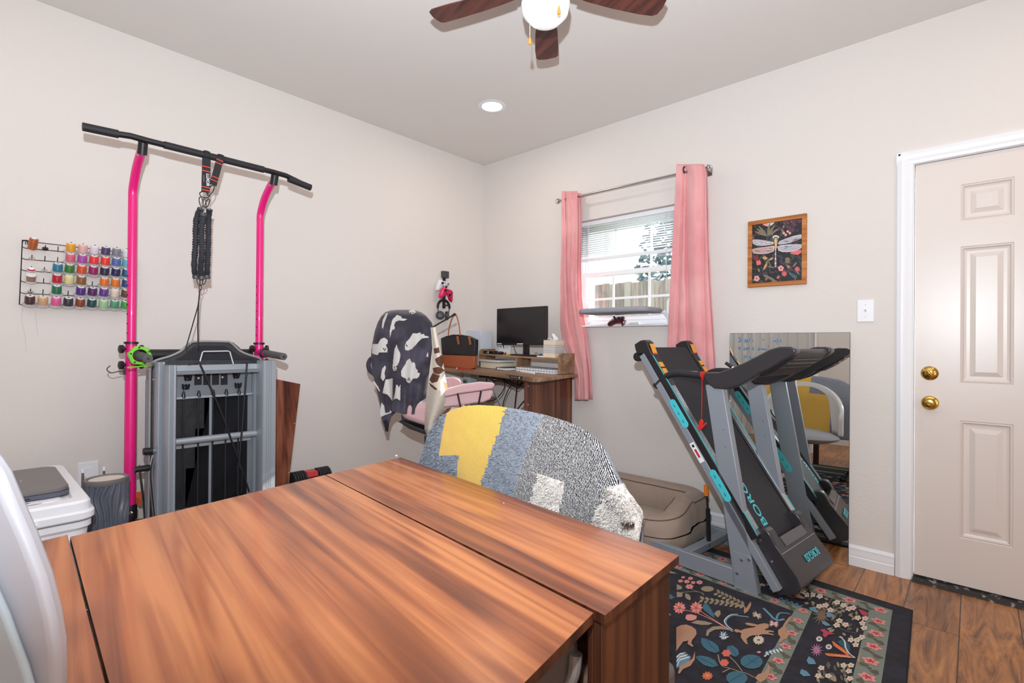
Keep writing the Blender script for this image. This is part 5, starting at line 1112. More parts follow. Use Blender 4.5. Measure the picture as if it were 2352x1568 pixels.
for o0, sg in ((0, 1), (TW-.06, -1)):
    dprism(MB(), [(.075, .0265), (.075, .064), (1.10, .064), (1.10, .0265)], o0, o0+.06).build('side_rail', m_tb, tm, bevel=.003)
    dprism(MB(), [(-.004, .0), (.0, .045), (.012, .068), (.035, .078), (.06, .070), (.11, .0655), (.11, .0262), (.075, .0262), (.055, -.012), (.03, -.012)], o0-.001, o0+.061).build('end_cap', m_tb, tm, bevel=.006, segs=3)
    lo = o0+.002 if sg > 0 else o0+.050
    dprism(MB(), [(.11, .0642), (.11, .0662), (1.09, .0662), (1.09, .0642)], lo, lo+.006).build('cyan_line', m_cy, tm)
    for k in range(3):
        l2 = o0+.016+.012*k; dprism(MB(), [(.30, .0642), (.30, .0654), (1.09, .0654), (1.09, .0642)], l2, l2+.0055).build('chrome_strip', m_st, tm)
    for s0, s1 in ((.045, .105), (.155, .185), (.195, .235)):
        dprism(MB(), [(s0, .0662 if s0 > .1 else .078), (s0, .0675 if s0 > .1 else .0795), (s1, .0675), (s1, .0662)], o0+.012, o0+.052).build('warning_sticker', m_or, tm)
    dprism(MB(), [(.098, .0682), (.098, .0692), (.106, .0685), (.106, .0676)], o0+.012, o0+.052).build('red_edge', mat('red_edge', (208, 60, 50), .5), tm)
    # oval cyan plates on the outer flank
    of = o0-.0015 if sg > 0 else o0+.0615
    for sc_ in (.445, .835):
        pl = MB(); ring = []
        for k in range(24):
            a = 2*PI*k/24; ring.append(Dk(sc_+(.062 if math.cos(a) > 0 else -.062)+.019*math.cos(a), of, .030+.019*math.sin(a)))
        f_ = pl.prism(ring, tn*(-.003 if sg > 0 else .003)).build('cyan_plate', m_cy, tm, bevel=.001)
        for q in (-.045, 0, .045): dprism(MB(), [(sc_+q-.008, .028), (sc_+q-.008, .032), (sc_+q+.008, .032), (sc_+q+.008, .028)], of-.004 if sg > 0 else of+.003, of-.003 if sg > 0 else of+.004).build('slot', mat('dark_cyan', (30, 110, 130), .4), f_)
    q0 = .60; lb = dprism(MB(), [(q0, -.006), (q0, .022), (q0+.105, .022), (q0+.105, -.006)], of-.0005 if sg > 0 else of-.028, of if sg > 0 else of-.0275); lb = lb.build('warning_label', m_white, tm)
    if sg > 0:
        dprism(MB(), [(q0+.035, .002), (q0+.035, .014), (q0+.08, .014), (q0+.08, .002)], of-.001, of-.0005).build('red_mark', mat('red_mark', (196, 50, 50), .5), lb); dprism(MB(), [(q0+.01, .002), (q0+.01, .014), (q0+.024, .014), (q0+.024, .002)], of-.001, of-.0005).build('black_mark', m_blk, lb)
dprism(MB(), [(.05, .018), (.05, .058), (1.14, .058), (1.14, .018)], .061, TW-.061).build('running_belt', m_belt, tm, bevel=.008, segs=3)
dprism(MB(), [(.03, .005), (.03, .017), (1.10, .017), (1.10, .005)], .04, TW-.04).build('deck_board', m_tb, tm)
# lettering along the belt
text('belt_lettering', 'BORGUSI', .064, Dk(1.075, .155, .0592), -DVs, -tn, m_cy, tm, bold=.0007, font_w=1.25)
# rear roller wheel
c = Dk(.075, -.0, -.03)
wl = MB().lathe([(.01, -.012), (.024, -.012), (.026, -.006), (.026, .010), (.02, .014), (.008, .014)], Dk(.06, .02, -.028), tn, 20); wl.build('transport_wheel', m_blk, tm)
MB().lathe([(.010, 0), (.010, .02)], Dk(.07, .02, -.012), -DVp, 10).build('wheel_spring', m_steel, tm)
# motor hood
hd = dprism(MB(), [(1.135, .030), (1.135, .098), (1.30, .112), (1.345, .100), (1.36, .06), (1.345, -.01), (1.30, -.03), (1.20, .0), (1.12, .026)], .036, TW-.036).build('motor_hood', m_tb2, tm, bevel=.006, segs=3)
for o0 in (.034, TW-.098):
    dprism(MB(), [(1.065, .062), (1.072, .092), (1.09, .104), (1.115, .107), (1.15, .102), (1.17, .098), (1.17, .03), (1.08, .03)], o0, o0+.064).build('hood_shoulder', m_tb2, tm, bevel=.008, segs=3)
dprism(MB(), [(1.135, .097), (1.135, .1015), (1.180, .1065), (1.180, .1015)], .115, TW-.115).build('hood_window', mat('smoked_panel', (92, 90, 94), .12), tm, bevel=.001)
dprism(MB(), [(1.195, .103), (1.195, .1045), (1.198, .1047), (1.198, .103)], .04, TW-.04).build('hood_seam', m_tg, tm)
text('hood_lettering', 'BORGUSI', .046, Dk(1.245, TW-.13, .1125), -tn, DVs+DVp*.085, m_cy, tm, bold=.0006, font_w=.82)
for s, p in ((1.115, .050), (1.21, .045), (1.315, .02)): MB().lathe([(.006, 0), (.005, .003)], Dk(s, .036, p), -tn, 10).build('screw', m_chrome, tm)
# base frame
def tb_box(nm, a0, a1, o0, o1, z0, z1, m=m_tg, bev=.003): return MB().prism([T(a0, o0, z0), T(a1, o0, z0), T(a1, o0, z1), T(a0, o0, z1)], tn*(o1-o0)).build(nm, m, tm, bevel=bev)
for o0 in (0, TW-.04):
    MB().prism([T(-.78, o0+.002, .014), T(-.08, o0+.002, .014), T(-.10, o0+.002, .094), T(-.78, o0+.002, .094)], tn*.036).build('base_beam', m_tg, tm, bevel=.004)
    MB().prism([T(-.105, o0, .010), T(-.0, o0, .010), T(-.169, o0, .942), T(-.259, o0, .950)], tn*.042).build('upright', m_tg, tm, bevel=.004)
    MB().prism([T(-.107, o0-.002, .008), T(.003, o0-.002, .008), T(-.030, o0-.002, .178), T(-.118, o0-.002, .178), T(-.105, o0-.002, .10)], tn*.002).build('gusset', m_tg, tm, bevel=.001)
    for a_, z_ in ((-.092, .082), (-.072, .15), (-.038, .162)): MB().lathe([(.0075, 0), (.0075, .003), (.003, .005)], T(a_, o0-.002, z_), -tn, 12).build('bolt', m_chrome, tm)
    for a_, z_ in ((-.165, .74), (-.155, .66)): MB().lathe([(.0022, 0), (.0022, .0006)], T(a_, o0-.0001, z_), -tn, 8).build('screw_hole', m_blk, tm)
    MB().box(T(-.06, o0+.02, .006), (.05, .04, .008)).build('rubber_foot', m_blk, tm)
    MB().box(T(-.76, o0+.02, .0065), (.04, .04, .011)).build('rubber_foot', m_blk, tm)
tb_box('cross_member', -.40, -.35, .038, TW-.038, .05, .088); tb_box('cross_member', -.74, -.69, .038, TW-.038, .05, .088)
MB().tube([T(-.365, .25, .07), T(-.372, .25, .26)], .012, 10).build('gas_strut_body', m_blk, tm); MB().tube([T(-.372, .25, .26), T(-.376, .24, .355)], .006, 8).build('gas_strut_rod', m_blk, tm)
MB().tube([T(-.377, .245, .33), T(-.38, .245, .385)], .013, 10).build('orange_sleeve', mat('orange_sleeve', (236, 130, 30), .5), tm)
MB().tube(arc(T(-.36, .225, .075), .012, 0, 2*PI, 12, td, (0, 0, 1))[:-1], .003, 6, closed=True).build('strut_bolt', m_chrome, tm)
# console: two sweeping side arms, handle bars, console bridge
def arm(o0, nm):
    px = [(1640, 892), (1625, 880), (1614, 862), (1622, 855), (1650, 855), (1680, 845), (1708, 833), (1738, 818), (1765, 803), (1790, 796), (1815, 796), (1826, 801), (1828, 808), (1818, 818), (1800, 826), (1785, 836), (1765, 848), (1742, 858), (1722, 872), (1700, 884), (1670, 894)]
    pts = []
    for a, b in px:
        v = ray(a, b); P0 = TB-tn*.01; t_ = (P0-CAM).dot(tn)/v.dot(tn); pts.append(CAM+v*t_+tn*(o0+.01))
    MB().prism(pts, tn*.062).build(nm, m_tb2, tm, bevel=.014, segs=4)
arm(-.012, 'console_arm'); arm(TW-.05, 'console_arm')
def an(px, py, o=0.0):
    v = ray(px, py); P0 = TB+tn*-.01; t_ = (P0-CAM).dot(tn)/v.dot(tn); p = CAM+v*t_; return (p-TB).dot(td), p.z
for o0 in (.016, TW-.016):
    g = [(1640, 866), (1600, 862), (1560, 858), (1538, 859), (1522, 866), (1508, 878), (1499, 888)]
    path = smooth_path([T(an(a, b)[0], o0, an(a, b)[1]) for a, b in g], 5)
    MB().tube(path, .0175, 14).build('handle_bar', m_dfoam, tm)
    a1, z1 = an(1560, 853); a2, z2 = an(1596, 855); MB().tube([T(a1, o0, z1+.002), T(a2, o0, z2+.002)], .005, 8, flat=.6).build('pulse_sensor', m_chrome, tm)
br = []
for a, b in ((1726, 838), (1760, 812), (1790, 799), (1815, 799), (1824, 806), (1806, 824), (1775, 846), (1745, 862), (1725, 866)):
    aa, zz = an(a, b); br.append(T(aa, .045, zz-.004))
MB().prism(br, tn*(TW-.09)).build('console_bridge', m_tb, tm, bevel=.01, segs=3)
aa, zz = an(1790, 800); b2, z2_ = an(1735, 834)
MB().prism([T(b2, .10, z2_-.03), T(aa, .10, zz-.03), T(aa, .10, zz-.014), T(b2, .10, z2_-.014)], tn*(TW-.20)).build('console_display', mat('display_glass', (20, 20, 24), .12), tm, bevel=.003)
for k in range(3): 
    a3, z3 = an(1752+14*k, 856-9*k); MB().prism([T(a3, .06, z3-.004), T(a3+.05, .06, z3+.022), T(a3+.05, .06, z3+.025), T(a3, .06, z3-.001)], tn*(TW-.12)).build('underside_rib', m_tb2, tm)
MB().lathe([(.005, 0), (.005, .004)], T(an(1660, 895)[0], .02, an(1660, 897)[1]), (0, 0, -1), 8).build('bolt', m_chrome, tm)
pc = smooth_path([T(.03, .12, .05), T(.11, .10, .02), T(.16, .14, .012), T(.14, .22, .014), T(.09, .26, .03)], 6); MB().tube(pc, .003, 7).build('power_cord', m_blk, tm)
# red safety key cord
sk = thing('safety_clip', 'red treadmill safety clip hanging on a red string from the handle', 'safety clip', T(an(1611, 985)[0], -.02, an(1611, 985)[1]))
m_rr = mat('signal_red', (214, 40, 34), .4)
ca, cz = an(1611, 863)
for k in range(4): MB().tube(arc(T(ca+.005*(k-1.5), .016, cz), .0195, 0, 2*PI, 16, tn, (.15*(k-1.5)*td.x, .15*(k-1.5)*td.y, 1))[:-1], .0022, 6, closed=True).build('string_wrap', m_rr, sk)
e_a, e_z = an(1611, 958); MB().tube([T(ca+.001, -.004, cz-.012), T(e_a, -.008, e_z)], .0018, 6).build('string', m_rr, sk)
q = [T(an(a, b)[0], -.012, an(a, b)[1]) for a, b in ((1611, 960), (1615, 968), (1614, 976), (1621, 970), (1623, 973), (1613, 984), (1606, 988), (1603, 986), (1606, 968))]
MB().prism(q, tn*.008).build('clip', m_rr, sk, bevel=.0015)
# blue capped marker on the console tray
mk = thing('whiteboard_marker', 'black and white marker resting on the far end of the treadmill handle', 'marker', T(an(1670, 850)[0], TW-.06, an(1670, 846)[1]))
v0 = atd(1692, 851, 1.95); v1 = atd(1668, 834, 1.97); f0 = at(1694, 852, 'Y', T(0, TW*.62, 0).y); f1 = at(1667, 833, 'Y', T(0, TW*.62, 0).y)
MB().tube([f0, f0.lerp(f1, .45)], .008, 12).build('barrel', m_white, mk); MB().tube([f0.lerp(f1, .45), f1], .0088, 12).build('cap', m_blk, mk)
# ------------------------------------------------------------------ mirror leaning on the wall
mi = thing('wall_mirror', 'frameless mirror with blue handwriting leaning on the wall behind the treadmill', 'mirror', (2.47, -.04, 0))
m_mir = bpy.data.materials.new('mirror_glass'); m_mir.use_nodes = True; b = m_mir.node_tree.nodes['Principled BSDF']; b.inputs['Base Color'].default_value = (.86, .90, .89, 1); b.inputs['Metallic'].default_value = 1; b.inputs['Roughness'].default_value = .0
mxl, mxr = at(1677, 763, 'Y', -.03).x, 2.780
mtl, mtr = at(1677, 763, 'Y', -.028), at(1952, 767, 'Y', -.028)
zt_m = (mtl.z+mtr.z)/2
def Mq(x, z, d=0): return Vector((x, -.046+.018*z/zt_m-d, z))
MB().prism([Mq(mxl, .002), Mq(mxr, .002), Mq(mxr, zt_m), Mq(mxl, zt_m)], (0, .004, 0)).build('mirror_glass', m_mir, mi)
ed_ = mat('mirror_edge', (52, 60, 60), .3)
for q in ([(mxl-.002, .002), (mxl, .002), (mxl, zt_m), (mxl-.002, zt_m)], [(mxr, .002), (mxr+.002, .002), (mxr+.002, zt_m), (mxr, zt_m)], [(mxl-.002, zt_m), (mxr+.002, zt_m), (mxr+.002, zt_m+.002), (mxl-.002, zt_m+.002)]):
    MB().prism([Mq(x, z, .0006) for x, z in q], (0, .005, 0)).build('polished_edge', ed_, mi)
m_ink = mat('blue_marker_ink', (24, 128, 190), .5)
def mw(px, py): p = at(px, py, 'Y', -.0325); return Mq(p.x, p.z, .0012)
def ink(strokes, r=.0042):
    for st in strokes: 
        P_ = [mw(1660+x/7.84, 750+y/7.84) for x, y in st]
        MB().tube(smooth_path(P_, 4) if len(P_) > 2 else P_, r, 5, flat=.4).build('handwriting', m_ink, mi)
ink([[(275, 210), (300, 195), (325, 215), (300, 238), (328, 255), (305, 278), (272, 265)],                       # 3
     [(415, 228), (390, 240), (400, 258), (415, 270), (400, 282), (385, 275)], [(425, 262), (450, 245), (440, 238), (428, 258), (440, 280), (458, 274)], [(490, 195), (486, 270)], [(470, 235), (505, 232)], [(530, 240), (545, 238)], [(525, 262), (560, 258)],
     [(700, 236), (760, 234)],
     [(905, 240), (915, 268), (940, 262), (948, 238), (952, 270)], [(965, 238), (982, 310)], [(968, 245), (995, 238), (1000, 262), (975, 270)], [(1055, 235), (1030, 240), (1050, 258), (1052, 278), (1025, 275)],
     [(300, 365), (285, 395), (320, 392)], [(315, 372), (312, 415)],                                               # 4
     [(405, 378), (380, 388), (400, 402), (395, 420), (372, 414)], [(420, 402), (450, 388), (436, 378), (425, 400), (445, 425)], [(478, 368), (476, 425)], [(460, 388), (500, 384)], [(560, 375), (535, 385), (552, 400), (548, 418), (520, 414)],
     [(640, 395), (648, 440)], [(642, 400), (665, 392), (668, 412), (648, 418)], [(685, 398), (688, 418)], [(686, 404), (700, 398)], [(712, 408), (732, 400), (720, 394), (712, 410), (734, 418)], [(765, 398), (748, 402), (760, 412), (744, 420)], [(798, 396), (780, 402), (792, 410), (776, 420)], [(824, 345), (822, 365)],
     [(385, 520), (392, 600)], [(388, 525), (420, 520), (422, 548), (394, 556)], [(440, 520), (444, 590)], [(470, 560), (500, 545), (502, 590)], [(520, 560), (522, 590)], [(522, 565), (545, 560), (548, 585)], [(575, 520), (574, 580)], [(600, 550), (578, 562)]])
# ------------------------------------------------------------------ dog bed
db_ = thing('dog_bed', 'taupe bolster dog bed on the floor by the wall under the window', 'pet bed', (1.6, -.36, 0))
m_bed = mat('taupe_canvas', (158, 138, 124), .8, sheen=.2, bump=(7, .35, .03)); m_bed2 = mat('oatmeal_fleece', (172, 160, 148), .95, bump=(90, .5, .004)); m_bp = mat('brown_piping', (96, 72, 62), .6)
X0, X1, Y0, Y1, R_ = 1.10, 2.12, -.66, -.04, .085
def bedpath(u):
    """rounded rectangle centre line of the bolster, open at the low front"""
    x0, x1, y0, y1, r = X0+R_, X1-R_, Y0+R_, Y1-R_, .10
    segs = [((x1-r, y0), (x0+r, y0)), ((x0+r, y0), 'c', (x0+r, y0+r), -PI/2, -PI), ((x0, y0+r), (x0, y1-r)), ((x0, y1-r), 'c', (x0+r, y1-r), PI, PI/2), ((x0+r, y1), (x1-r, y1)), ((x1-r, y1), 'c', (x1-r, y1-r), PI/2, 0), ((x1, y1-r), (x1, y0+r)), ((x1, y0+r), 'c', (x1-r, y0+r), 0, -PI/2)]
    ln = []
    for s in segs: ln.append(r*PI/2 if s[1] == 'c' else (Vector(s[0])-Vector(s[1])).length)
    d = u*sum(ln)
    for s, l in zip(segs, ln):
        if d <= l:
            t = d/l
            if s[1] == 'c': a = s[3]+(s[4]-s[3])*t; return Vector((s[2][0]+r*math.cos(a), s[2][1]+r*math.sin(a), 0))
            return Vector((*(Vector(s[0]).lerp(Vector(s[1]), t)), 0))
        d -= l
    return Vector((x1-r, y0, 0))
def bed_h(p): return .27 if p.y > Y0+.30 else .285-.15*min(1, (Y0+.30-p.y)/.22)*(1 if p.x < X1-.3 else .55)
def bolster(u, v):
    p = bedpath(u % 1.0); q = bedpath((u+.004) % 1.0); t = (q-p).normalized(); n = Vector((t.y, -t.x, 0)); c0 = Vector(((X0+X1)/2, (Y0+Y1)/2, 0))
    if n.dot(p-c0) < 0: n = -n
    a = 2*PI*v; h = bed_h(p); ww = .078*(1+.05*math.sin(u*61)); ca, sa = math.cos(a), math.sin(a)
    rx = ww*(abs(ca)**.8)*(1 if ca > 0 else -1); rz = h/2*(abs(sa)**.85)*(1 if sa > 0 else -1)
    wr = .004*math.sin(u*170+3*math.sin(a*2))*max(0, 1-abs(sa))
    return p+n*(rx+wr+.012*(1 if sa < 0 else 0))+Vector((0, 0, h/2+.003+rz))
MB().grid(180, 22, bolster).build('bolster', m_bed, db_, angle=80)
def cush(u, v):
    x = X0+.11+(X1-X0-.22)*u; y = Y0+.09+(Y1-Y0-.18)*v; return (x, y, .085+.035*math.sin(PI*u)**.4*math.sin(PI*v)**.4+.004*math.sin(x*23+y*9))
MB().grid(30, 20, cush).build('cushion', m_bed2, db_, angle=80)
for va, nm in ((.14, 'piping'), (.36, 'piping')):
    MB().tube([Vector(bolster(i/120, va))+Vector((0, 0, .001)) for i in range(120)], .0032, 6, closed=True).build(nm, m_bp, db_)
# ------------------------------------------------------------------ rug
rg = thing('rug', 'black floral rug with a sage green flowered border under the treadmill', 'rug', (2.2, -1.3, 0))
RC = at(2095, 1405, 'Z', 0); rx_ = Vector((-.9972, .0742, 0)); ry_ = Vector((.0450, -.9990, 0)); DT_ = rx_.x*ry_.y-rx_.y*ry_.x
def RG(s, t, h=.008): p = RC+rx_*s+ry_*t; return Vector((p.x, p.y, h))
RLX, RLY = 2.0, 2.6
m_rk = mat('rug_black', (34, 32, 40), .95, bump=(260, .4, .002), var=(18, (44, 42, 52), .4, .6)); m_rs = mat('rug_sage', (122, 130, 120), .95, bump=(260, .4, .002)); m_edge = mat('rug_binding', (20, 20, 24), .9)
MB().prism([RG(0, 0, .001), RG(RLX, 0, .001), RG(RLX, RLY, .001), RG(0, RLY, .001)], (0, 0, .007)).build('rug_field', m_rk, rg, bevel=.002)
MB().tube([RG(0, 0, .005), RG(RLX, 0, .005), RG(RLX, RLY, .005), RG(0, RLY, .005)], .0045, 6, closed=True).build('binding', m_edge, rg)
# borders measured from the corner: outer black .075, sage band .075, floral field, inner sage band
HB = .0083
def frame_band(i, o, nm, m, h=HB, teeth=True):
    for quad in ([(i, i), (RLX-i, i), (RLX-i, o), (i, o)], [(i, o), (o, o), (o, RLY-o), (i, RLY-o)], [(i, RLY-o), (RLX-i, RLY-o), (RLX-i, RLY-i), (i, RLY-i)], [(RLX-o, o), (RLX-i, o), (RLX-i, RLY-o), (RLX-o, RLY-o)]):
        MB().add([RG(a, b, h) for a, b in quad], [(3, 2, 1, 0)]).build(nm, m, rg)
def RI(p): d = p-RC; return ((d.x*ry_.y-d.y*ry_.x)/DT_, (rx_.x*d.y-rx_.y*d.x)/DT_)
qo = [RI(at(a, b, 'Z', .008)) for a, b in ((2053, 1403), (2006, 1408.7), (1884, 1418), (1838, 1416))]
b1i = sum(qo[0])/2; b1o = sum(qo[1])/2; b2i = sum(qo[2])/2; b2o = sum(qo[3])/2
frame_band(b1i, b1o, 'outer_border', m_rs); frame_band(b2i, b2o, 'inner_border', m_rs)
RM = {k: mat('rug_'+k, c, .95) for k, c in dict(pink=(216, 142, 136), red=(186, 52, 66), coral=(214, 104, 92), olive=(92, 88, 74), cream=(206, 190, 172), teal=(62, 104, 122), blue=(96, 138, 160), tan=(176, 134, 108), sand=(150, 136, 112), lilac=(168, 116, 146), white=(214, 210, 206), orange=(212, 112, 70), brown=(120, 96, 78), dteal=(44, 84, 98), magenta=(178, 62, 86)).items()}
rug_bm = {}
def rmb(k, lvl=0): return rug_bm.setdefault((k, lvl), MB())
RCNT = [0]
def poly_r(pts, k, lvl=0):
    RCNT[0] += 1; h = HB+.0003+.0007*lvl+5e-7*RCNT[0]; pts = [Vector((p.x, p.y, h)) for p in pts]
    n = len(pts); a = sum(pts[i].x*pts[(i+1) % n].y-pts[(i+1) % n].x*pts[i].y for i in range(n))
    if a < 0: pts = pts[::-1]
    rmb(k, lvl).add(pts, [tuple(range(n))])
def blob(c, r, k, n=5, lvl=0, rot=0, depth=.35, squash=1):
    pts = []
    for i in range(n*6):
        a = 2*PI*i/(n*6); q = r*(1-depth*(.5-.5*math.cos(n*a))); x = q*math.cos(a); y = q*math.sin(a)*squash; pts.append(Vector((c.x+x*math.cos(rot)-y*math.sin(rot), c.y+x*math.sin(rot)+y*math.cos(rot), 0)))
    poly_r(pts, k, lvl)
def leaf(c, L_, w, rot, k, lvl=0):
    pts = []
    for i in range(9): t = i/8; pts.append((L_*(t-.5), w*math.sin(PI*t)**.8))
    for i in range(7, 0, -1): t = i/8; pts.append((L_*(t-.5), -w*math.sin(PI*t)**.8))
    poly_r([Vector((c.x+x*math.cos(rot)-y*math.sin(rot), c.y+x*math.sin(rot)+y*math.cos(rot), 0)) for x, y in pts], k, lvl)
def stem(pts, w, k, lvl=0):
    P_ = smooth_path([Vector((p.x, p.y, 0)) for p in pts], 5); 
    for a, b in zip(P_, P_[1:]):
        d = (b-a); 
        if d.length < 1e-6: continue
        n = Vector((-d.y, d.x, 0)).normalized()*w; poly_r([a-n, b-n, b+n, a+n], k, lvl)
def flower5(c, r, k1, k2, rot, lvl=1):
    blob(c, r, k1, 5, lvl, rot, .34); blob(c, r*.55, k2, 5, lvl+1, rot, .75)
ux_, uy_ = rx_, ry_
def band_run(i, o, s0, s1, axis, off=0):
    m = (i+o)/2; w = (o-i); k = 0; s = s0; prev = None
    while s < s1:
        c = RG(s, m) if axis == 'x' else RG(m, s)
        if axis == 'x2': c = RG(RLX-m, s)
        if axis == 'y2': c = RG(s, RLY-m)
        nx = (rx_ if axis in ('x', 'y2') else ry_); ny = (ry_ if axis in ('x', 'y2') else rx_)
        stem([c+nx*.012, c+nx*.03+ny*w*.3, c+nx*.055+ny*w*.05, c+nx*.075-ny*w*.28, c+nx*.105], .0016, 'brown', 0)
        for dx, dy, rr_ in ((.04, .22, .017), (.062, -.22, .018), (.05, .0, .010)): blob(c+nx*dx+ny*w*dy, rr_, 'olive', 3, 0, s*9+dx*40, .25, .8)
        flower5(c, w*.36, 'pink', 'red', s*3)
        s += .115
band_run(b1i, b1o, (b1i+b1o)/2, RLX-b1o, 'x'); band_run(b1i, b1o, (b1i+b1o)/2+.115, RLY-b1o, 'y'); band_run(b2i, b2o, (b2i+b2o)/2, RLX-b2o, 'x'); band_run(b2i, b2o, (b2i+b2o)/2+.105, RLY-b2o, 'y')
band_run(b1i, b1o, b1o, RLY-b1o, 'x2'); band_run(b2i, b2o, b2o, RLY-b2o, 'x2')
# traced motifs on the visible part (points read off the photographed floor)
def F(x, y): return at(1540+x/4.126, 1290+y/4.126, 'Z', .0085)
def FT(pts, k, lvl=0): poly_r([F(x, y) for x, y in pts], k, lvl)
def FR(x, y, d): return (F(x+d, y)-F(x, y)).length
def FL(x, y, L_, w, ang_, k, lvl=0):   # leaf drawn in picture directions but laid on the floor
    pts = []
    for i in range(9): t = i/8; pts.append((L_*(t-.5), w*math.sin(PI*t)**.8))
    for i in range(7, 0, -1): t = i/8; pts.append((L_*(t-.5), -w*math.sin(PI*t)**.8))
    ca, sa = math.cos(ang_), math.sin(ang_); FT([(x+a*ca-b*sa, y+a*sa+b*ca) for a, b in pts], k, lvl)
def FB(x, y, r, k, n=5, lvl=0, rot=0, depth=.35, sq=.62):
    pts = []
    for i in range(n*6): a = 2*PI*i/(n*6); q = r*(1-depth*(.5-.5*math.cos(n*a))); pts.append((x+q*math.cos(a+rot), y+q*math.sin(a+rot)*sq))
    FT(pts, k, lvl)
def FS(pts, w, k, lvl=0):
    P_ = [Vector((a, b)) for a, b in pts]; stem([F(a, b) for a, b in pts], w, k, lvl)
rabbit = [(600, 650), (620, 640), (650, 648), (668, 655), (700, 640), (740, 632), (790, 625), (815, 615), (770, 612), (720, 600), (706, 585), (735, 580), (790, 590), (830, 600), (850, 592), (890, 585), (925, 592), (935, 610), (925, 632), (900, 640), (895, 652), (940, 652), (982, 662), (975, 672), (935, 668), (925, 676), (980, 690), (975, 700), (920, 690), (870, 690), (830, 700), (780, 700), (745, 712), (720, 735), (725, 760), (735, 785), (715, 782), (690, 755), (670, 725), (665, 700), (675, 685), (655, 672), (620, 672)]
FT(rabbit, 'tan', 1)
FT([(55, 625), (95, 605), (150, 598), (200, 615), (240, 645), (248, 685), (230, 715), (205, 745), (195, 775), (218, 800), (205, 808), (160, 780), (170, 750), (120, 760), (90, 800), (55, 850)], 'tan', 1)
FT([(1020, 650), (1060, 620), (1085, 575), (1120, 530), (1150, 510), (1140, 545), (1110, 585), (1090, 615), (1105, 640), (1090, 665), (1135, 672), (1120, 700), (1100, 735), (1075, 740), (1040, 770), (1025, 760), (1045, 720), (1020, 690)], 'tan', 1)
FT([(700, 430), (720, 440), (745, 400), (760, 380), (765, 410), (750, 445), (730, 475), (700, 495), (695, 470)], 'tan', 1)
for (x, y) in ((85, 440), (245, 438)):
    for k in range(11): FL(x+36*math.cos(k*.571), y+34*math.sin(k*.571), 50, 13, math.atan2(34*math.sin(k*.571), 36*math.cos(k*.571)), 'coral' if k % 2 else 'pink', 1)
    FB(x, y, 14, 'blue', 4, 2)
FT([(140, 540), (150, 505), (195, 500), (250, 515), (245, 545), (210, 560), (165, 560)], 'pink', 1)
FS([(105, 455), (230, 480), (380, 545), (480, 600), (590, 665)], .0022, 'pink'); FS([(260, 455), (330, 500), (450, 575), (590, 660)], .002, 'pink'); FS([(590, 665), (530, 600), (525, 550), (580, 510), (660, 515), (740, 525)], .0045, 'blue'); FS([(590, 650), (520, 590), (515, 550), (570, 505), (640, 500)], .0018, 'white', 1)
FT([(300, 440), (315, 400), (345, 395), (380, 440), (410, 500), (420, 535), (380, 510), (330, 470)], 'teal'); FT([(410, 495), (440, 465), (470, 460), (475, 500), (450, 530)], 'sand'); FT([(190, 580), (250, 555), (330, 565), (400, 585), (360, 600), (290, 600)], 'sand'); FT([(335, 700), (345, 650), (400, 615), (480, 610), (560, 650), (480, 640), (420, 645), (370, 670), (355, 705)], 'sand')
for a, b, c_, d in ((290, 470, 380, 800), (0, 0, 0, 0)):
    pass
FT([(290, 770), (292, 722), (340, 735), (400, 760), (450, 800), (465, 850), (430, 868), (360, 850), (310, 810)], 'teal', 1); FT([(235, 905), (290, 892), (360, 905), (420, 935), (452, 990), (400, 1005), (320, 985), (270, 945)], 'teal', 1); FT([(525, 850), (540, 805), (590, 795), (640, 835), (650, 880), (620, 905), (575, 890)], 'teal', 1)
FB(768, 950, 108, 'teal', 2, 1, .2, .12, .72); FB(628, 1105, 104, 'teal', 2, 1, .2, .1, .7); FB(768, 950, 3, 'dteal')
for pl in ([(345, 735), (385, 800), (450, 855)], [(250, 905), (340, 945), (440, 995)], [(560, 810), (600, 850), (625, 895)], [(700, 1000), (770, 950), (850, 900)], [(770, 950), (730, 900)], [(770, 950), (820, 960)], [(560, 1140), (628, 1100), (690, 1060)]): FS(pl, .0013, 'dteal', 2)
for (x, y) in ((530, 870), (510, 960)):
    for k in range(7): FB(x+27*math.cos(k*1.05)*(k > 0), y+22*math.sin(k*1.05)*(k > 0), 19, 'coral', 5, 1, k, .25, .8)
FS([(450, 880), (480, 980), (560, 1010), (650, 1040), (720, 1060), (800, 1100)], .002, 'sand'); FS([(560, 900), (620, 960), (680, 1040)], .002, 'sand'); FS([(490, 1050), (560, 1015)], .0018, 'sand')
FT([(800, 1105), (830, 1070), (890, 1050), (920, 1010), (925, 965), (945, 1005), (935, 1070), (900, 1120), (850, 1150)], 'tan', 1)
for k in range(12): FL(835+34*math.cos(k*.524), 745+26*math.sin(k*.524), 44, 10, math.atan2(26*math.sin(k*.524), 34*math.cos(k*.524)), 'cream', 1)
FB(835, 745, 17, 'brown', 5, 2)
for k in range(10): FL(350+32*math.cos(k*.628), 1085+24*math.sin(k*.628), 42, 10, math.atan2(24*math.sin(k*.628), 32*math.cos(k*.628)), 'orange', 1)
FB(350, 1085, 14, 'cream', 5, 2)
FS([(890, 900), (950, 850), (1050, 830)], .003, 'white')
for k in range(5): FL(905+32*k, 870-12*k, 55, 9, -1.1, 'blue', 1); FL(920+32*k, 872-8*k, 50, 9, .8, 'white', 1)
FL(838, 860, 42, 10, 0, 'pink', 1)
for k in range(7): FL(510+18*math.cos(2.6+k*.45), 730-30*math.sin(.3+k*.42), 95-6*abs(k-3), 8, 3.5+k*.42, 'blue' if k % 2 else 'white', 1)
for k in range(6): FL(820, 510, 110-10*abs(k-3), 7, 2.6+k*.35, 'cream' if k % 2 else 'sand', 1)
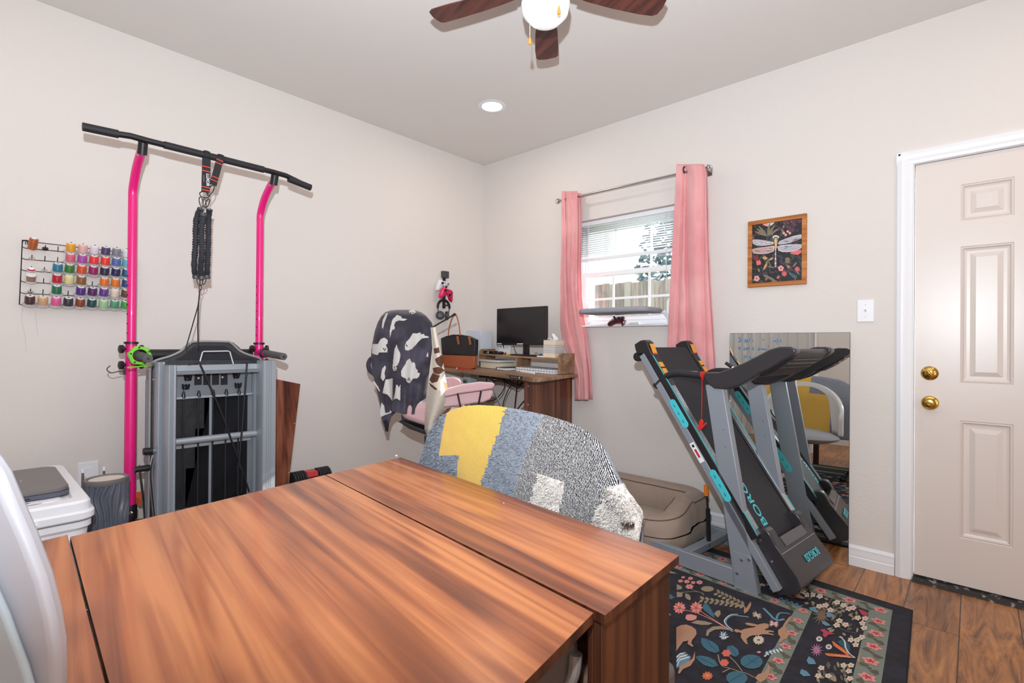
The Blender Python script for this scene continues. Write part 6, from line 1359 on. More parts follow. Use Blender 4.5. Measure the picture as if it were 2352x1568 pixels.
for k in range(5): FL(980, 590, 100, 8, 2.5+k*.4, 'white' if k % 2 else 'pink', 1)
FS([(880, 440), (940, 500), (1000, 555), (1080, 545)], .006, 'blue'); FS([(1000, 555), (1030, 490), (1110, 490), (1130, 500)], .004, 'blue')
# sprays of leaves
for k in range(9): FL(300+48*k, 345+9*k, 50, 13, .55, 'sand', 1); FL(290+48*k, 375+7*k, 46, 12, -.55, 'sand', 1)
for k in range(7): FL(455+38*k, 285+18*k, 48, 13, .9, 'sand', 1); FL(430+38*k, 310+18*k, 46, 12, -.2, 'sand', 1)
FS([(270, 350), (430, 400), (700, 410)], .0015, 'brown', 2); FS([(430, 270), (560, 340), (700, 400)], .0015, 'brown', 2)
for (x, y, r) in ((120, 150, 20), (190, 160, 26), (95, 185, 26), (155, 190, 30), (215, 200, 24), (275, 198, 32), (180, 238, 40)): FB(x, y, r, 'pink', 6, 1, x, .22); FB(x, y, r*.35, 'coral', 5, 2)
FS([(60, 300), (180, 285), (280, 290), (320, 320)], .0022, 'sand'); FS([(180, 250), (230, 275), (310, 300)], .0018, 'sand'); FB(350, 260, 62, 'sand', 2, 1, .1, .15, .5); FT([(60, 215), (105, 235), (110, 260), (60, 270)], 'sand', 1); FT([(60, 285), (115, 300), (110, 335), (60, 340)], 'sand', 1); FL(165, 335, 80, 22, .9, 'sand', 1)
for k in range(6): FT([(55, 900+22*k), (90, 870+14*k), (150+10*k, 860+9*k), (100+12*k, 890+14*k), (58, 915+20*k)], 'blue' if k % 2 else 'white', 1)
FT([(70, 1060), (90, 990), (150, 960), (210, 920), (232, 850), (230, 930), (190, 990), (120, 1020), (85, 1065)], 'tan', 1)
# the narrow field between the two sage bands
wf = [(1255, 285), (1298, 318), (1345, 316), (1415, 330), (1410, 425), (1470, 415), (1515, 460), (1578, 388), (1640, 415), (1690, 448), (1730, 440), (1600, 562), (1575, 605), (1660, 600), (1775, 535), (1845, 540), (1820, 585), (1835, 630), (1815, 718), (1710, 745), (1770, 745), (1755, 790), (1430, 1010), (1400, 1085), (1495, 1085), (1640, 985), (1710, 985), (1690, 1040), (1700, 1110)]
for i, (x, y) in enumerate(wf): FB(x, y, 35, 'cream', 5, 1, i, .3, .75); FB(x, y, 9, 'coral', 4, 2)
rq = random.Random(11)
for i in range(64):
    t = rq.random(); x = 1300+t*460+rq.uniform(-60, 60); y = 330+t*120+rq.uniform(-20, 300)
    if x > 1880 or (x < 1500 and y > 480): continue
    FL(x, y, 46, 11, rq.uniform(0, 3), 'sand' if rq.random() < .6 else 'olive', 0)
FS([(1420, 510), (1480, 420), (1560, 330), (1600, 400), (1700, 470), (1800, 520)], .002, 'brown'); FS([(1420, 510), (1530, 540), (1620, 640), (1760, 680)], .002, 'brown')
for k in range(7): FL(1430, 510, 190, 9, .2+k*.42, 'brown', 0)
for pts in ([(1310, 440), (1350, 430), (1400, 470), (1385, 490), (1330, 465)], [(1480, 480), (1530, 490), (1560, 515), (1510, 530), (1480, 520)], [(1435, 560), (1480, 575), (1520, 610), (1470, 610), (1440, 590)], [(1310, 900), (1360, 930), (1380, 975), (1310, 975), (1290, 940)], [(1240, 1020), (1290, 1040), (1330, 1085), (1260, 1090), (1225, 1060)]): FT(pts, 'blue', 1)
FT([(1415, 650), (1460, 640), (1480, 660), (1520, 672), (1560, 690), (1500, 695), (1465, 725), (1440, 700), (1450, 680)], 'magenta', 2); FT([(1780, 450), (1830, 470), (1875, 490), (1860, 520), (1820, 515), (1800, 490)], 'magenta', 2)
for (x, y) in ((1410, 735), (1500, 810)):
    for k in range(12): FL(x+22*math.cos(k*.524), y+18*math.sin(k*.524), 22, 5, math.atan2(18*math.sin(k*.524), 22*math.cos(k*.524)), 'white', 1)
    FB(x, y, 8, 'lilac', 5, 2)
for k in range(6): FL(1385, 840, 130, 8, .1+k*.5, 'lilac', 1)
for k in range(6): FL(1560+22*k, 790+16*k, 90-6*k, 14, .9, 'orange', 1); FL(1500+36*k, 885+3*k, 80, 13, .25, 'orange', 1)
FS([(1610, 715), (1650, 760), (1660, 820), (1700, 880), (1750, 915)], .0025, 'white', 2); FT([(1580, 760), (1640, 730), (1700, 790), (1700, 850), (1640, 830)], 'dteal'); FT([(1770, 930), (1790, 880), (1810, 830), (1800, 900), (1785, 980)], 'tan', 1); FS([(1560, 890), (1650, 905), (1750, 915)], .0018, 'cream', 2)
FT([(1090, 310), (1160, 330), (1200, 300), (1180, 285), (1220, 290), (1230, 320), (1275, 345), (1250, 358), (1200, 352), (1150, 340), (1100, 325)], 'tan', 1)
for k in range(9): FL(1040+24*k, 350+9*k, 60, 5, .9 if k % 2 else -.3, 'blue', 0)
for i in range(24):
    t = rq.random(); FL(1450+rq.uniform(-60, 260), 960+rq.uniform(0, 170), 60, 13, rq.uniform(.5, 1.6), 'sand' if i % 2 else 'olive', 0)
# the rest of the rug, further under the table and bed: scattered blooms
for i in range(260):
    s, t = rq.uniform(b2o+.05, RLX-b2o-.05), rq.uniform(b2o+.05, RLY-b2o-.05)
    p = RG(s, t); px_, py_ = proj_px(p)
    if 1540 < px_ < 2100 and py_ < 1600: continue
    k = rq.choice(['pink', 'coral', 'sand', 'teal', 'blue', 'cream'])
    (blob(p, rq.uniform(.02, .035), k, 5, 1, s*5) if rq.random() < .5 else leaf(p, rq.uniform(.06, .11), .014, rq.uniform(0, 6), k, 0))
for i in range(70):
    s = rq.uniform(b1o+.02, RLX-b1o-.02); t = rq.uniform(b1o+.02, b2i-.02)
    p = RG(s, t); px_, py_ = proj_px(p)
    if px_ > 1780: continue
    blob(p, .016, 'cream', 5, 1, s); blob(p, .004, 'coral', 4, 2)
for (k, lvl), mb in rug_bm.items():
    if mb.v: mb.build('rug_pattern', RM[k], rg)['kind'] = 'stuff'
# ------------------------------------------------------------------ helper: point in polygon on the photo plane
def inside(pt, poly):
    x, y = pt; c = False; n = len(poly)
    for i in range(n):
        x1, y1 = poly[i]; x2, y2 = poly[i-1]
        if (y1 > y) != (y2 > y) and x < (x2-x1)*(y-y1)/(y2-y1)+x1: c = not c
    return c
# ------------------------------------------------------------------ pink desk chair
pc_ = thing('desk_chair', 'pink upholstered desk chair at the desk in the far corner', 'chair', (.85, -1.15, 0))
m_pk = mat('dusty_pink_velvet', (206, 166, 168), .7, sheen=.5); m_pkd = mat('mauve_piping', (120, 84, 96), .6)
def poly_solid(px, D, depth, nm, m, par, bev=.01, shift=None):
    P_ = [atd(a, b, D) for a, b in px]; v = cf*depth if shift is None else shift
    return MB().prism(P_, v).build(nm, m, par, bevel=bev, segs=3)
bk = MB(); c = atd(930, 850, 3.17)
R_b = Matrix.Rotation(math.atan2(.67, .74), 3, 'Z')
bk.sph(c+Vector((0, 0, .02)), (.165, .055, .27), 26, 16, R=R_b); bk.build('backrest', m_pk, pc_)
poly_solid([(1005, 902), (1030, 892), (1060, 884), (1100, 878.5), (1128, 880), (1136, 884), (1132, 892), (1105, 897), (1060, 903), (1010, 914)], 2.98, .08, 'armrest_pad', m_pk, pc_, .008)
poly_solid([(1006, 913), (1060, 903), (1128, 894), (1133, 902), (1126, 917), (1110, 924), (1090, 926), (1050, 932), (1006, 937)], 2.99, .05, 'arm_panel', m_pk, pc_, .010)
for a, b in (((1051, 903), (1059, 940)), ((1105, 897), (1098, 935))): MB().tube([atd(*a, 2.975), atd(*b, 2.975)], .0055, 8).build('arm_strut', m_blkm, pc_)
MB().tube(smooth_path([atd(1006, 914, 2.975), atd(1060, 903.5, 2.975), atd(1105, 897, 2.975), atd(1133, 893, 2.975)], 4), .002, 6).build('arm_piping', m_pkd, pc_)
poly_solid([(1018, 868), (1040, 866), (1054, 870), (1062, 880), (1062, 900), (1018, 908)], 3.34, .05, 'armrest_pad', m_pk, pc_, .012)
MB().tube([atd(1064, 874, 3.36), atd(1072, 876, 3.36)], .011, 8).build('arm_hinge', m_blk, pc_)
poly_solid([(908, 930), (925, 962), (955, 972), (992, 985), (1010, 1000), (1060, 985), (1068, 950), (1040, 930), (985, 925)], 3.02, .30, 'seat', m_pk, pc_, .03)
sc1 = atd(985, 990, 3.2)
MB().tube([(sc1.x, sc1.y, sc1.z-.03), (sc1.x, sc1.y, .10)], .028, 12).build('gas_column', m_blk, pc_)
poly_solid([(915, 968), (940, 985), (985, 1001), (1000, 1003), (1000, 996), (955, 980), (925, 966)], 3.04, .22, 'seat_pan', m_blk, pc_, .004)
for k in range(5):
    a = 2*PI*k/5+.5; e_ = Vector((sc1.x+.26*math.cos(a), sc1.y+.26*math.sin(a), .055)); MB().tube([(sc1.x, sc1.y, .10), e_], [.022, .014], 8).build('leg', m_blk, pc_); MB().sph((e_.x, e_.y, .027), .026, 10, 8).build('caster', m_blk, pc_)
# ------------------------------------------------------------------ ghost blanket over its back
rowsL = [(712.5, 908), (714, 895), (718, 885), (726, 877), (740, 869), (760, 862), (790, 856), (820, 853), (850, 856), (875, 862), (900, 868), (925, 874), (946, 877)]
rowsR = [(712.5, 940), (714, 955), (718, 967), (726, 978), (740, 990), (748, 993), (760, 997), (790, 1000), (820, 995), (850, 989), (880, 984), (910, 980), (950, 973)]
m_gd = mat('charcoal_violet_plush', (50, 46, 58), .85, sheen=.25, var=(7, (76, 72, 86), .45, .62)); m_gw = mat('ghost_print', (206, 202, 198), .85, sheen=.3); m_ge = mat('ghost_eye', (22, 20, 26), .8)
G = [[(225, 100), (245, 95), (215, 180), (190, 265), (180, 240), (190, 170)],
     [(285, 180), (300, 150), (345, 115), (390, 130), (400, 150), (455, 155), (420, 175), (370, 170), (330, 185), (320, 200), (312, 225), (325, 250), (310, 272), (295, 265), (280, 300), (265, 355), (262, 300), (272, 240)],
     [(78, 430), (140, 425), (165, 375), (205, 355), (240, 385), (235, 420), (220, 440), (238, 480), (235, 515), (200, 520), (150, 520), (135, 550), (78, 530)],
     [(343, 430), (355, 480), (375, 520), (380, 560), (365, 620), (345, 665), (335, 715), (310, 720), (300, 690), (302, 640), (310, 560), (318, 490)],
     [(428, 490), (430, 440), (445, 400), (475, 370), (510, 310), (555, 312), (600, 300), (605, 320), (640, 318), (640, 335), (680, 345), (684, 358), (620, 365), (590, 390), (550, 430), (500, 480), (460, 497)],
     [(388, 770), (390, 720), (410, 680), (430, 650), (445, 610), (475, 582), (500, 630), (530, 625), (545, 650), (550, 690), (570, 715), (565, 735), (590, 745), (580, 780), (560, 800), (520, 805), (495, 830), (470, 855), (445, 840), (432, 800), (400, 785)],
     [(180, 700), (210, 660), (220, 680), (205, 740), (210, 800), (190, 830), (168, 790)], [(190, 960), (205, 870), (215, 810), (250, 810), (300, 800), (298, 1050), (270, 1010), (230, 975)],
     [(335, 870), (350, 875), (360, 900), (382, 870), (380, 1045), (340, 1020), (308, 1030), (325, 960)], [(540, 1130), (560, 1085), (600, 1050), (660, 1010), (655, 1090), (645, 1185), (580, 1150)],
     [(655, 560), (675, 510), (680, 570)], [(470, 70), (520, 60), (550, 85), (515, 105), (480, 98)]]
EY = [(197, 478), (215, 480), (207, 495), (320, 680), (338, 672), (322, 703), (450, 450), (444, 437), (457, 815), (478, 817), (466, 798), (490, 92), (515, 90)]
GP = [[(840+x/4.75, 700+y/4.75) for x, y in g] for g in G]; EP = [(840+x/4.75, 700+y/4.75) for x, y in EY]
def gmat(px, py):
    for ex_, ey_ in EP:
        if ((px-ex_)/1.3)**2+((py-ey_)/1.7)**2 < 1: return 2
    for g in GP:
        if inside((px, py), g): return 1
    return 0
def gpix(u, v):
    y = 712.5+(948-712.5)*(v**1.25 if v < .5 else (.5**1.25+(1-.5**1.25)*(v-.5)/.5)); l = interp(rowsL, y); r = interp(rowsR, y); return l+(r-l)*u, y+8*(u-.5)**2*v-3*math.sin(u*7)*v*v
def gfold(u, v):
    return -.014*math.sin(u*15+1.2*v)*min(1, v*3)-.008*math.sin(u*31+v*4)*v-.05*math.sin(PI*u)*min(1, .3+v)
def gpt(u, v):
    x, y = gpix(u, v); D = 3.06+gfold(u, v)+.10*(max(0, 1-v*9)**1.5)+.05*abs(2*u-1)**6
    return atd(x, y, D)
s_ = MB().grid(150, 230, gpt, mfn=lambda u, v: gmat(*gpix(u, v)))
gb = s_.build('ghost_blanket', [m_gd, m_gw, m_ge], angle=80, solid=.008); tag(gb, 'charcoal blanket with pale ghosts draped over the back of the pink desk chair', 'throw blanket')
def flap(px, D, nm, m, par, amp=.012, thick=.010):
    P_ = [atd(a, b, D+amp*math.sin(i*1.9)) for i, (a, b) in enumerate(px)]
    return MB().prism(P_, cf*thick).build(nm, m, par, bevel=.003)
flap([(874, 918), (905, 925), (910, 945), (898, 958), (893, 975), (891, 992), (885, 988), (880, 972), (875, 958), (877, 945)], 3.06, 'hanging_tail', m_gd, gb)
flap([(876, 924), (884, 934), (894, 941), (900, 946), (897, 949), (885, 953), (874, 958), (872, 948)], 3.045, 'pale_corner', m_gw, gb, .004, .004)
flap([(921, 940), (975, 946), (968, 955), (964, 974), (950, 970), (922, 963)], 3.05, 'hanging_corner', m_gd, gb)
flap([(955, 952), (969, 950), (968, 966), (962, 970), (953, 966)], 3.035, 'pale_face', m_gw, gb, .002, .003)
for a, b in ((957, 958), (963, 958), (960, 963)): MB().lathe([(.004, 0), (.0035, .001)], atd(a, b, 3.03), -cf, 10).build('ghost_eye', m_ge, gb)
MB().tube(smooth_path([atd(862, 822, 3.1), atd(852, 824, 3.1), atd(846, 836, 3.1), atd(849, 850, 3.1), atd(858, 858, 3.1), atd(868, 868, 3.1)], 5), .014, 8).build('rolled_edge', m_gd, gb)
MB().tube([atd(858, 876, 3.07), atd(873, 898, 3.07)], .006, 6).build('white_hem', m_gw, gb)
MB().tube(smooth_path([atd(884, 965, 3.05), atd(889, 975, 3.05), atd(888, 990, 3.05)], 4), .009, 7).build('dark_tie', m_ge, gb)
# cow print throw between the blanket and the armrest
m_cow = mat('cow_white', (226, 214, 200), .85, sheen=.3); m_cowb = mat('cow_brown', (98, 62, 46), .85); m_crm = mat('cream_sherpa', (206, 194, 182), .95, bump=(160, .8, .005)); m_tanp = mat('tan_patch', (188, 138, 106), .85)
cl_ = [(752, 989), (800, 994), (850, 988), (880, 985), (905, 981), (940, 979), (985, 977), (1012, 988)]
cr_ = [(752, 999), (775, 1003), (800, 1009), (830, 1016), (860, 1020), (880, 1024), (905, 1028), (920, 1027), (940, 1020), (970, 1004), (1000, 996), (1012, 992)]
CB = [[(1001, 825), (1012, 815), (1018, 830), (1012, 845), (1006, 838)], [(996, 845), (1008, 842), (1020, 850), (1008, 860), (998, 856)], [(988, 872), (996, 856), (1010, 862), (1006, 876), (994, 880)], [(986, 878), (996, 884), (1006, 893), (1002, 896), (990, 886)], [(998, 800), (1006, 798), (1008, 810), (1000, 812)]]
CT = [[(1016, 875), (1024, 880), (1028, 894), (1020, 894)]]
def cpix(u, v): y = 752+260*v; l = interp(cl_, y); r = interp(cr_, y); return l+(r-l)*u, y
def cmat(px, py):
    for g in CB:
        if inside((px, py), g): return 1
    for g in CT:
        if inside((px, py), g): return 3
    return 0 if py < 884+.5*(px-985) else 2
def cpt(u, v): x, y = cpix(u, v); return atd(x, y, 3.0+.02*math.sin(u*5+v*3)-.03*math.sin(PI*u)+.03*max(0, 1-v*6))
cw = MB().grid(120, 300, cpt, mfn=lambda u, v: cmat(*cpix(u, v))).build('cow_print_throw', [m_cow, m_cowb, m_crm, m_tanp], angle=80, solid=.012)
tag(cw, 'cream throw with brown cow print hanging between ghost blanket and pink armrest', 'throw blanket')
flap([(1036, 936), (1028, 950), (1014, 962), (1002, 976), (996, 985), (993, 978), (1004, 960), (1018, 948), (1026, 938)], 2.985, 'brown_fringe', m_cowb, cw, .004, .012)
flap([(1060, 936), (1040, 934), (1022, 940), (1030, 955), (1045, 958), (1075, 950), (1088, 936), (1078, 930)], 3.0, 'cream_fold', m_crm, cw, .01, .03)
# ------------------------------------------------------------------ curtain rod and curtains
YR_ = -.085
cr0 = thing('curtain_rod', 'brushed metal curtain rod above the window', 'curtain rod', (1.43, -.05, 2.2))
rl_, rr_ = at(1283, 461, 'Y', YR_), at(1626, 384, 'Y', YR_)
MB().tube([rl_, rr_], .008, 12).build('rod', m_steel, cr0)
for p, sg_ in ((rl_, -1), (rr_, 1)):
    for k, s_s in ((0, .022), (1, .014)): MB().box(p+Vector((sg_*(.006+.012*k), -.0, 0)), (.010, s_s*1.6, s_s*1.6), Matrix.Rotation(.3, 3, 'X')).build('finial', m_chrome, cr0, bevel=.002)
    MB().bb(p.x-.006-sg_*.02, p.x+.006-sg_*.02, YR_, -.004, p.z-.008, p.z+.004).build('bracket', m_steel, cr0); MB().bb(p.x-.018-sg_*.02, p.x+.018-sg_*.02, -.006, -.0005, p.z-.03, p.z+.025).build('wall_plate', m_steel, cr0, bevel=.002)
m_cur = mat('pink_velvet_curtain', (222, 150, 152), .75, sheen=.6, var=(3.5, (232, 168, 168), .4, .65)); nt, b = nodes_of(m_cur)
b.inputs['Transmission Weight'].default_value = 0
m_ring = mat('dark_grommet', (40, 32, 32), .4)
def curtain(label, L_, R_, ybot, folds, amp, base_y, zpx):
    t = thing('curtain', label, 'curtain', at((L_[0][1]+R_[0][1])/2, ybot, 'Y', base_y), 'pink curtains at the window')
    y0_ = L_[0][0]
    def f(u, v):
        y = y0_+(ybot-y0_)*v; l = interp(L_, y); r = interp(R_, y); x = l+(r-l)*u
        fo = 0
        for (c_, w_, d_) in folds:
            cc = c_[0]+(c_[1]-c_[0])*v; fo += d_*math.exp(-((u-cc)/w_)**2)
        fo += amp*math.sin(u*11+v*2.0)*.35+.004*noise.noise(Vector((u*5, v*14, 2)))*2
        yy = base_y+fo
        p = at(x, y, 'Y', base_y); q = ray(x, y)
        return CAM+q*((yy-CAM.y)/q.y) if abs(yy-base_y) > 1e-9 else p
    def fb(u, v): p = f(u, v); return Vector((p.x, -.022-(.012*math.sin(u*9)), p.z)) if False else p
    MB().grid(70, 90, f).build('panel', m_cur, t, angle=80, solid=.004)
    # back half of the bunched cloth, for depth
    MB().grid(30, 20, lambda u, v: (lambda p: Vector((p.x+.0, -.028-.012*abs(math.sin(u*14)), p.z)))(Vector(f(.06+.88*u, v)))).build('back_folds', m_cur, t, angle=80, solid=.003)
    for zx, zy in zpx: c = at(zx, zy, 'Y', YR_); MB().tube(arc(c, .019, 0, 2*PI, 18, (.25, 1, 0), (0, 0, 1))[:-1], .0045, 6, closed=True).build('grommet', m_ring, t)
    return t
c1_ = curtain('narrow pink curtain at the left of the window beside the tissue box', [(439, 1290), (560, 1289), (640, 1287), (749, 1287), (770, 1290), (790, 1295), (812, 1303), (840, 1314), (855, 1319), (918, 1320)],
        [(439, 1326), (525, 1327), (621, 1325), (690, 1327), (749, 1336), (780, 1343), (840, 1348), (908, 1351), (918, 1351)], 918, [((.27, .55), .06, .022), ((.62, .75), .10, -.012), ((.85, .3), .08, -.008)], .02, -.10, [(1318, 459)])
c2_ = curtain('wide pink curtain at the right of the window behind the treadmill', [(377, 1554), (455, 1550), (551, 1545), (647, 1540), (743, 1535), (800, 1533), (960, 1528)],
        [(377, 1618), (395, 1621), (551, 1624), (647, 1628), (743, 1634), (838, 1640), (960, 1647)], 925, [((.27, .18), .045, .018), ((.36, .52), .05, .03), ((.65, .62), .16, -.025), ((.93, .8), .05, .012)], .015, -.105, [(1574, 390), (1611, 387)])
# ------------------------------------------------------------------ window perch for the cat
cp_ = thing('window_perch', 'grey padded cat perch fixed to the window glass on white arms', 'cat perch', (1.42, -.1, 1.4))
m_gp = mat('grey_felt', (150, 152, 162), .85)
pp = [(1323, 714), (1326, 709), (1345, 708), (1400, 709.5), (1450, 710), (1490, 711), (1512, 718), (1528, 725), (1515, 728), (1480, 729), (1420, 729), (1370, 726), (1335, 720)]
pe = [at(a, b, 'Y', -.17) for a, b in ((1323, 712), (1526, 726))]
pl0 = Vector((pe[0].x+.03, -.20, pe[0].z-.006)); pl1 = Vector((pe[1].x+.03, -.16, pe[1].z+.006))
zp = at(1420, 716, 'Y', -.16).z
x0_, x1_ = at(1324, 712, 'Y', -.30).x, at(1524, 726, 'Y', -.06).x
pad = [Vector((x0_, -.30, zp)), Vector((x0_+.02, -.325, zp)), Vector((1.66, -.325, zp)), Vector((1.72, -.30, zp)), Vector((1.74, -.0, zp)), Vector((1.08, -.0, zp)), Vector((x0_+.04, -.02, zp))]
pad = rrect(at(1326, 712, 'Y', -.28).x, 1.75, -.30, -.02, .06, zp)
pd_ = MB().prism([p+Vector((0, 0, -.012)) for p in pad], (0, 0, .034)).build('padded_shelf', m_gp, cp_, bevel=.013, segs=4)
ax_ = 1.765; zc_ = at(1528, 712, 'Y', -.02).z
for x in (1.775,):
    MB().prism([Vector((x-.03*math.cos(a)+0, .045, zc_+.005)) if False else Vector((x+.032*math.cos(a), .045, zc_+(.055 if math.sin(a) > 0 else -.055)+.032*math.sin(a))) for a in [2*PI*k/28 for k in range(28)]], (0, -.035, 0)).build('suction_arm', m_white, cp_, bevel=.004)
    for dz in (-.06, .0, .06): MB().lathe([(.006, 0), (.006, .002), (.002, .003)], (x, .0095, zc_+dz), (0, -1, 0), 12).build('screw', m_chrome, cp_)
    MB().tube([(x, .02, zc_-.07), (x-.03, -.03, zp)], .012, 10).build('hinge', m_white, cp_)
MB().prism([Vector((1.09+.03*math.cos(a), .05, zc_+(.05 if math.sin(a) > 0 else -.05)+.03*math.sin(a))) for a in [2*PI*k/28 for k in range(28)]], (0, -.03, 0)).build('suction_arm', m_white, cp_, bevel=.004)
# controller on the sill
q = at(1420, 749, 'Y', -.012); sl_ = thing('window_stool', 'narrow white window stool ledge below the perch', 'ledge', (1.43, -.03, WZ0-.012))
MB().bb(WX0-.01, WX1+.01, -.055, -.0005, WZ0-.014, WZ0-.002).build('ledge', m_white, sl_, bevel=.002)
controller('game_controller', 'black and red game controller on the window ledge below the cat perch', (at(1420, 748, 'Y', -.05).x, -.045, WZ0+.027), mat('dark_red_controller', (92, 34, 40), .35), .95, (1, -.2, 0), (0, .75, .5))
wp_ = thing('white_remote', 'small white remote on the window ledge beside the controller', 'remote', (at(1452, 750, 'Y', -.05).x, -.035, WZ0)); x_ = at(1446, 750, 'Y', -.045).x; MB().bb(x_, x_+.075, -.05, -.028, WZ0-.0015, WZ0+.011).build('remote_body', m_white, wp_, bevel=.003); MB().bb(x_+.05, x_+.065, -.046, -.034, WZ0+.0112, WZ0+.0118).build('button', m_pw, wp_)
# ------------------------------------------------------------------ ceiling fan
FO = Vector((2.02, -1.64, 0))
cfn = thing('ceiling_fan', 'white ceiling fan with dark walnut blades and a glowing glass globe', 'ceiling fan', (FO.x, FO.y, 2.44))
m_bld = wood('dark_blade', [(86, 42, 36), (56, 26, 24), (108, 56, 46)], angle=.3, band=.03, rough=.38); m_globe = mat('frosted_globe', (244, 248, 252), .25, emit=.35)
MB().lathe([(.055, .0), (.07, -.01), (.07, -.045), (.04, -.055)], FO+Vector((0, 0, 2.74)), n=28).build('canopy', m_white, cfn)
MB().lathe([(.05, .07), (.095, .06), (.105, .02), (.10, -.02), (.075, -.035), (.06, -.04)], FO+Vector((0, 0, 2.60)), n=32).build('motor_housing', m_white, cfn)
MB().lathe([(.06, 0), (.075, -.01), (.075, -.04), (.06, -.05)], FO+Vector((0, 0, 2.56)), n=28).build('light_fitter', m_white, cfn)
MB().lathe([(.055, .0), (.085, -.03), (.095, -.065), (.088, -.10), (.06, -.13), (.03, -.145), (0, -.149)], FO+Vector((.0, 0, 2.535)), n=36, caps=False).build('glass_globe', m_globe, cfn)
for k in range(5):
    a = math.radians(128+72*k); d = Vector((math.cos(a), math.sin(a), 0)); n_ = Vector((-d.y, d.x, 0)); zb2 = 2.54; tl = .10
    W_ = lambda r: .038+.017*min(1, (r-.14)/.3)
    pts = [(.135, .030), (.20, .040), (.30, .050), (.42, .055), (.485, .052), (.503, .040), (.508, .0), (.500, -.045), (.485, -.056), (.42, -.055), (.30, -.050), (.20, -.040), (.135, -.030)]
    P_ = [FO+d*r+n_*w_+Vector((0, 0, zb2-tl*w_)) for r, w_ in pts]
    b__ = MB().prism(P_, (0, 0, .006)).build('blade', m_bld, cfn, bevel=.001)
    MB().prism([FO+d*.07+n_*.018+Vector((0, 0, zb2+.008)), FO+d*.17+n_*.028+Vector((0, 0, zb2+.006)), FO+d*.19+Vector((0, 0, zb2+.006)), FO+d*.17-n_*.028+Vector((0, 0, zb2+.006)), FO+d*.07-n_*.018+Vector((0, 0, zb2+.008))], (0, 0, .004)).build('blade_iron', m_white, cfn)
m_pull = mat('honey_wood_pull', (226, 150, 62), .35); m_chain = mat('ivory_chain', (236, 226, 206), .4)
for (px, py, D) in ((1217, 93, 1.93), (1283.5, 23, 1.86)):
    p = atd(px, py, D); q = p+Vector((0, 0, .25 if py > 50 else .2)); MB().tube([p+Vector((0, 0, .008)), Vector((p.x, p.y, 2.53))], .0012, 6).build('pull_chain', m_chain, cfn)
    MB().lathe([(.001, .018), (.003, .012), (.0062, 0), (.0072, -.008), (.006, -.014), (0, -.017)], p, n=14).build('chain_pull', m_pull, cfn)
# ------------------------------------------------------------------ dragonfly picture
pf_ = thing('framed_picture', 'wood framed dark floral picture of a pale dragonfly on the back wall', 'picture', (2.415, -.01, 1.48))
m_fr = wood('honey_frame', [(178, 108, 48), (142, 80, 32), (204, 134, 66)], band=.02, rough=.4); YP = -.022
fx0, fx1, fz0, fz1 = at(1717, 580, 'Y', YP).x, at(1852, 580, 'Y', YP).x, at(1785, 656, 'Y', YP).z, at(1785, 499, 'Y', YP).z
fw = .024
for (a0, a1, b0, b1) in ((fx0, fx1, fz1-fw, fz1), (fx0, fx1, fz0, fz0+fw), (fx0, fx0+fw, fz0+fw, fz1-fw), (fx1-fw, fx1, fz0+fw, fz1-fw)):
    MB().bb(a0, a1, YP, -.001, b0, b1).build('frame', m_fr, pf_, bevel=.003)
ms = MB(); ms.bb(fx0+fw, fx1-fw, -.012, -.004, fz0+fw, fz1-fw); art = ms.build('print', mat('print_black', (26, 24, 30), .45), pf_)
def A(x, y): return at(1700+x/5.6, 480+y/5.6, 'Y', -.0125)
abm = {}; ACNT = [0]
ax0, ax1, az0, az1 = fx0+fw, fx1-fw, fz0+fw, fz1-fw
def ap(pts, k, lvl=0):
    ACNT[0] += 1; P_ = [A(x, y) for x, y in pts]; h = -.0126-.0004*lvl-1e-6*ACNT[0]; P_ = [Vector((min(max(p.x, ax0), ax1), h, min(max(p.z, az0), az1))) for p in P_]
    n = len(P_); a = sum(P_[i].x*P_[(i+1) % n].z-P_[(i+1) % n].x*P_[i].z for i in range(n))
    if a < 0: P_ = P_[::-1]
    abm.setdefault((k, lvl), MB()).add(P_, [tuple(range(n))])
def ab(x, y, r, k, n=5, lvl=0, rot=0, dp=.35): ap([(x+r*(1-dp*(.5-.5*math.cos(n*a)))*math.cos(a+rot), y+r*(1-dp*(.5-.5*math.cos(n*a)))*math.sin(a+rot)) for a in [2*PI*i/(n*6) for i in range(n*6)]], k, lvl)
def al(x, y, L_, w_, an_, k, lvl=0):
    pts = []
    for i in range(9): t = i/8; pts.append((L_*(t-.5), w_*math.sin(PI*t)**.8))
    for i in range(7, 0, -1): t = i/8; pts.append((L_*(t-.5), -w_*math.sin(PI*t)**.8))
    ca, sa = math.cos(an_), math.sin(an_); ap([(x+a*ca-b_*sa, y+a*sa+b_*ca) for a, b_ in pts], k, lvl)
AM = {k: mat('art_'+k, c, .5) for k, c in dict(wing=(176, 174, 186), winge=(214, 206, 204), wingp=(190, 150, 148), pink=(228, 158, 152), coral=(220, 108, 104), red=(120, 40, 52), plum=(84, 48, 74), sand=(124, 112, 92), olive=(64, 66, 58), slate=(52, 58, 74), gold=(196, 150, 104), teal=(70, 96, 110), white=(222, 220, 222)).items()}
rq = random.Random(4)
for i in range(150):
    x, y = rq.uniform(150, 780), rq.uniform(130, 940); al(x, y, rq.uniform(50, 120), rq.uniform(6, 15), rq.uniform(0, 3.1), rq.choice(['olive', 'slate', 'olive', 'slate', 'sand', 'plum']), 0)
for x, y, r in ((600, 160, 36), (690, 150, 34), (760, 150, 34), (700, 200, 30), (670, 265, 36), (610, 230, 26), (510, 250, 26), (205, 630, 36)): ab(x, y, r, 'plum' if y < 400 else 'red', 5, 1, x, .12); ab(x, y, r*.4, 'red', 5, 2)
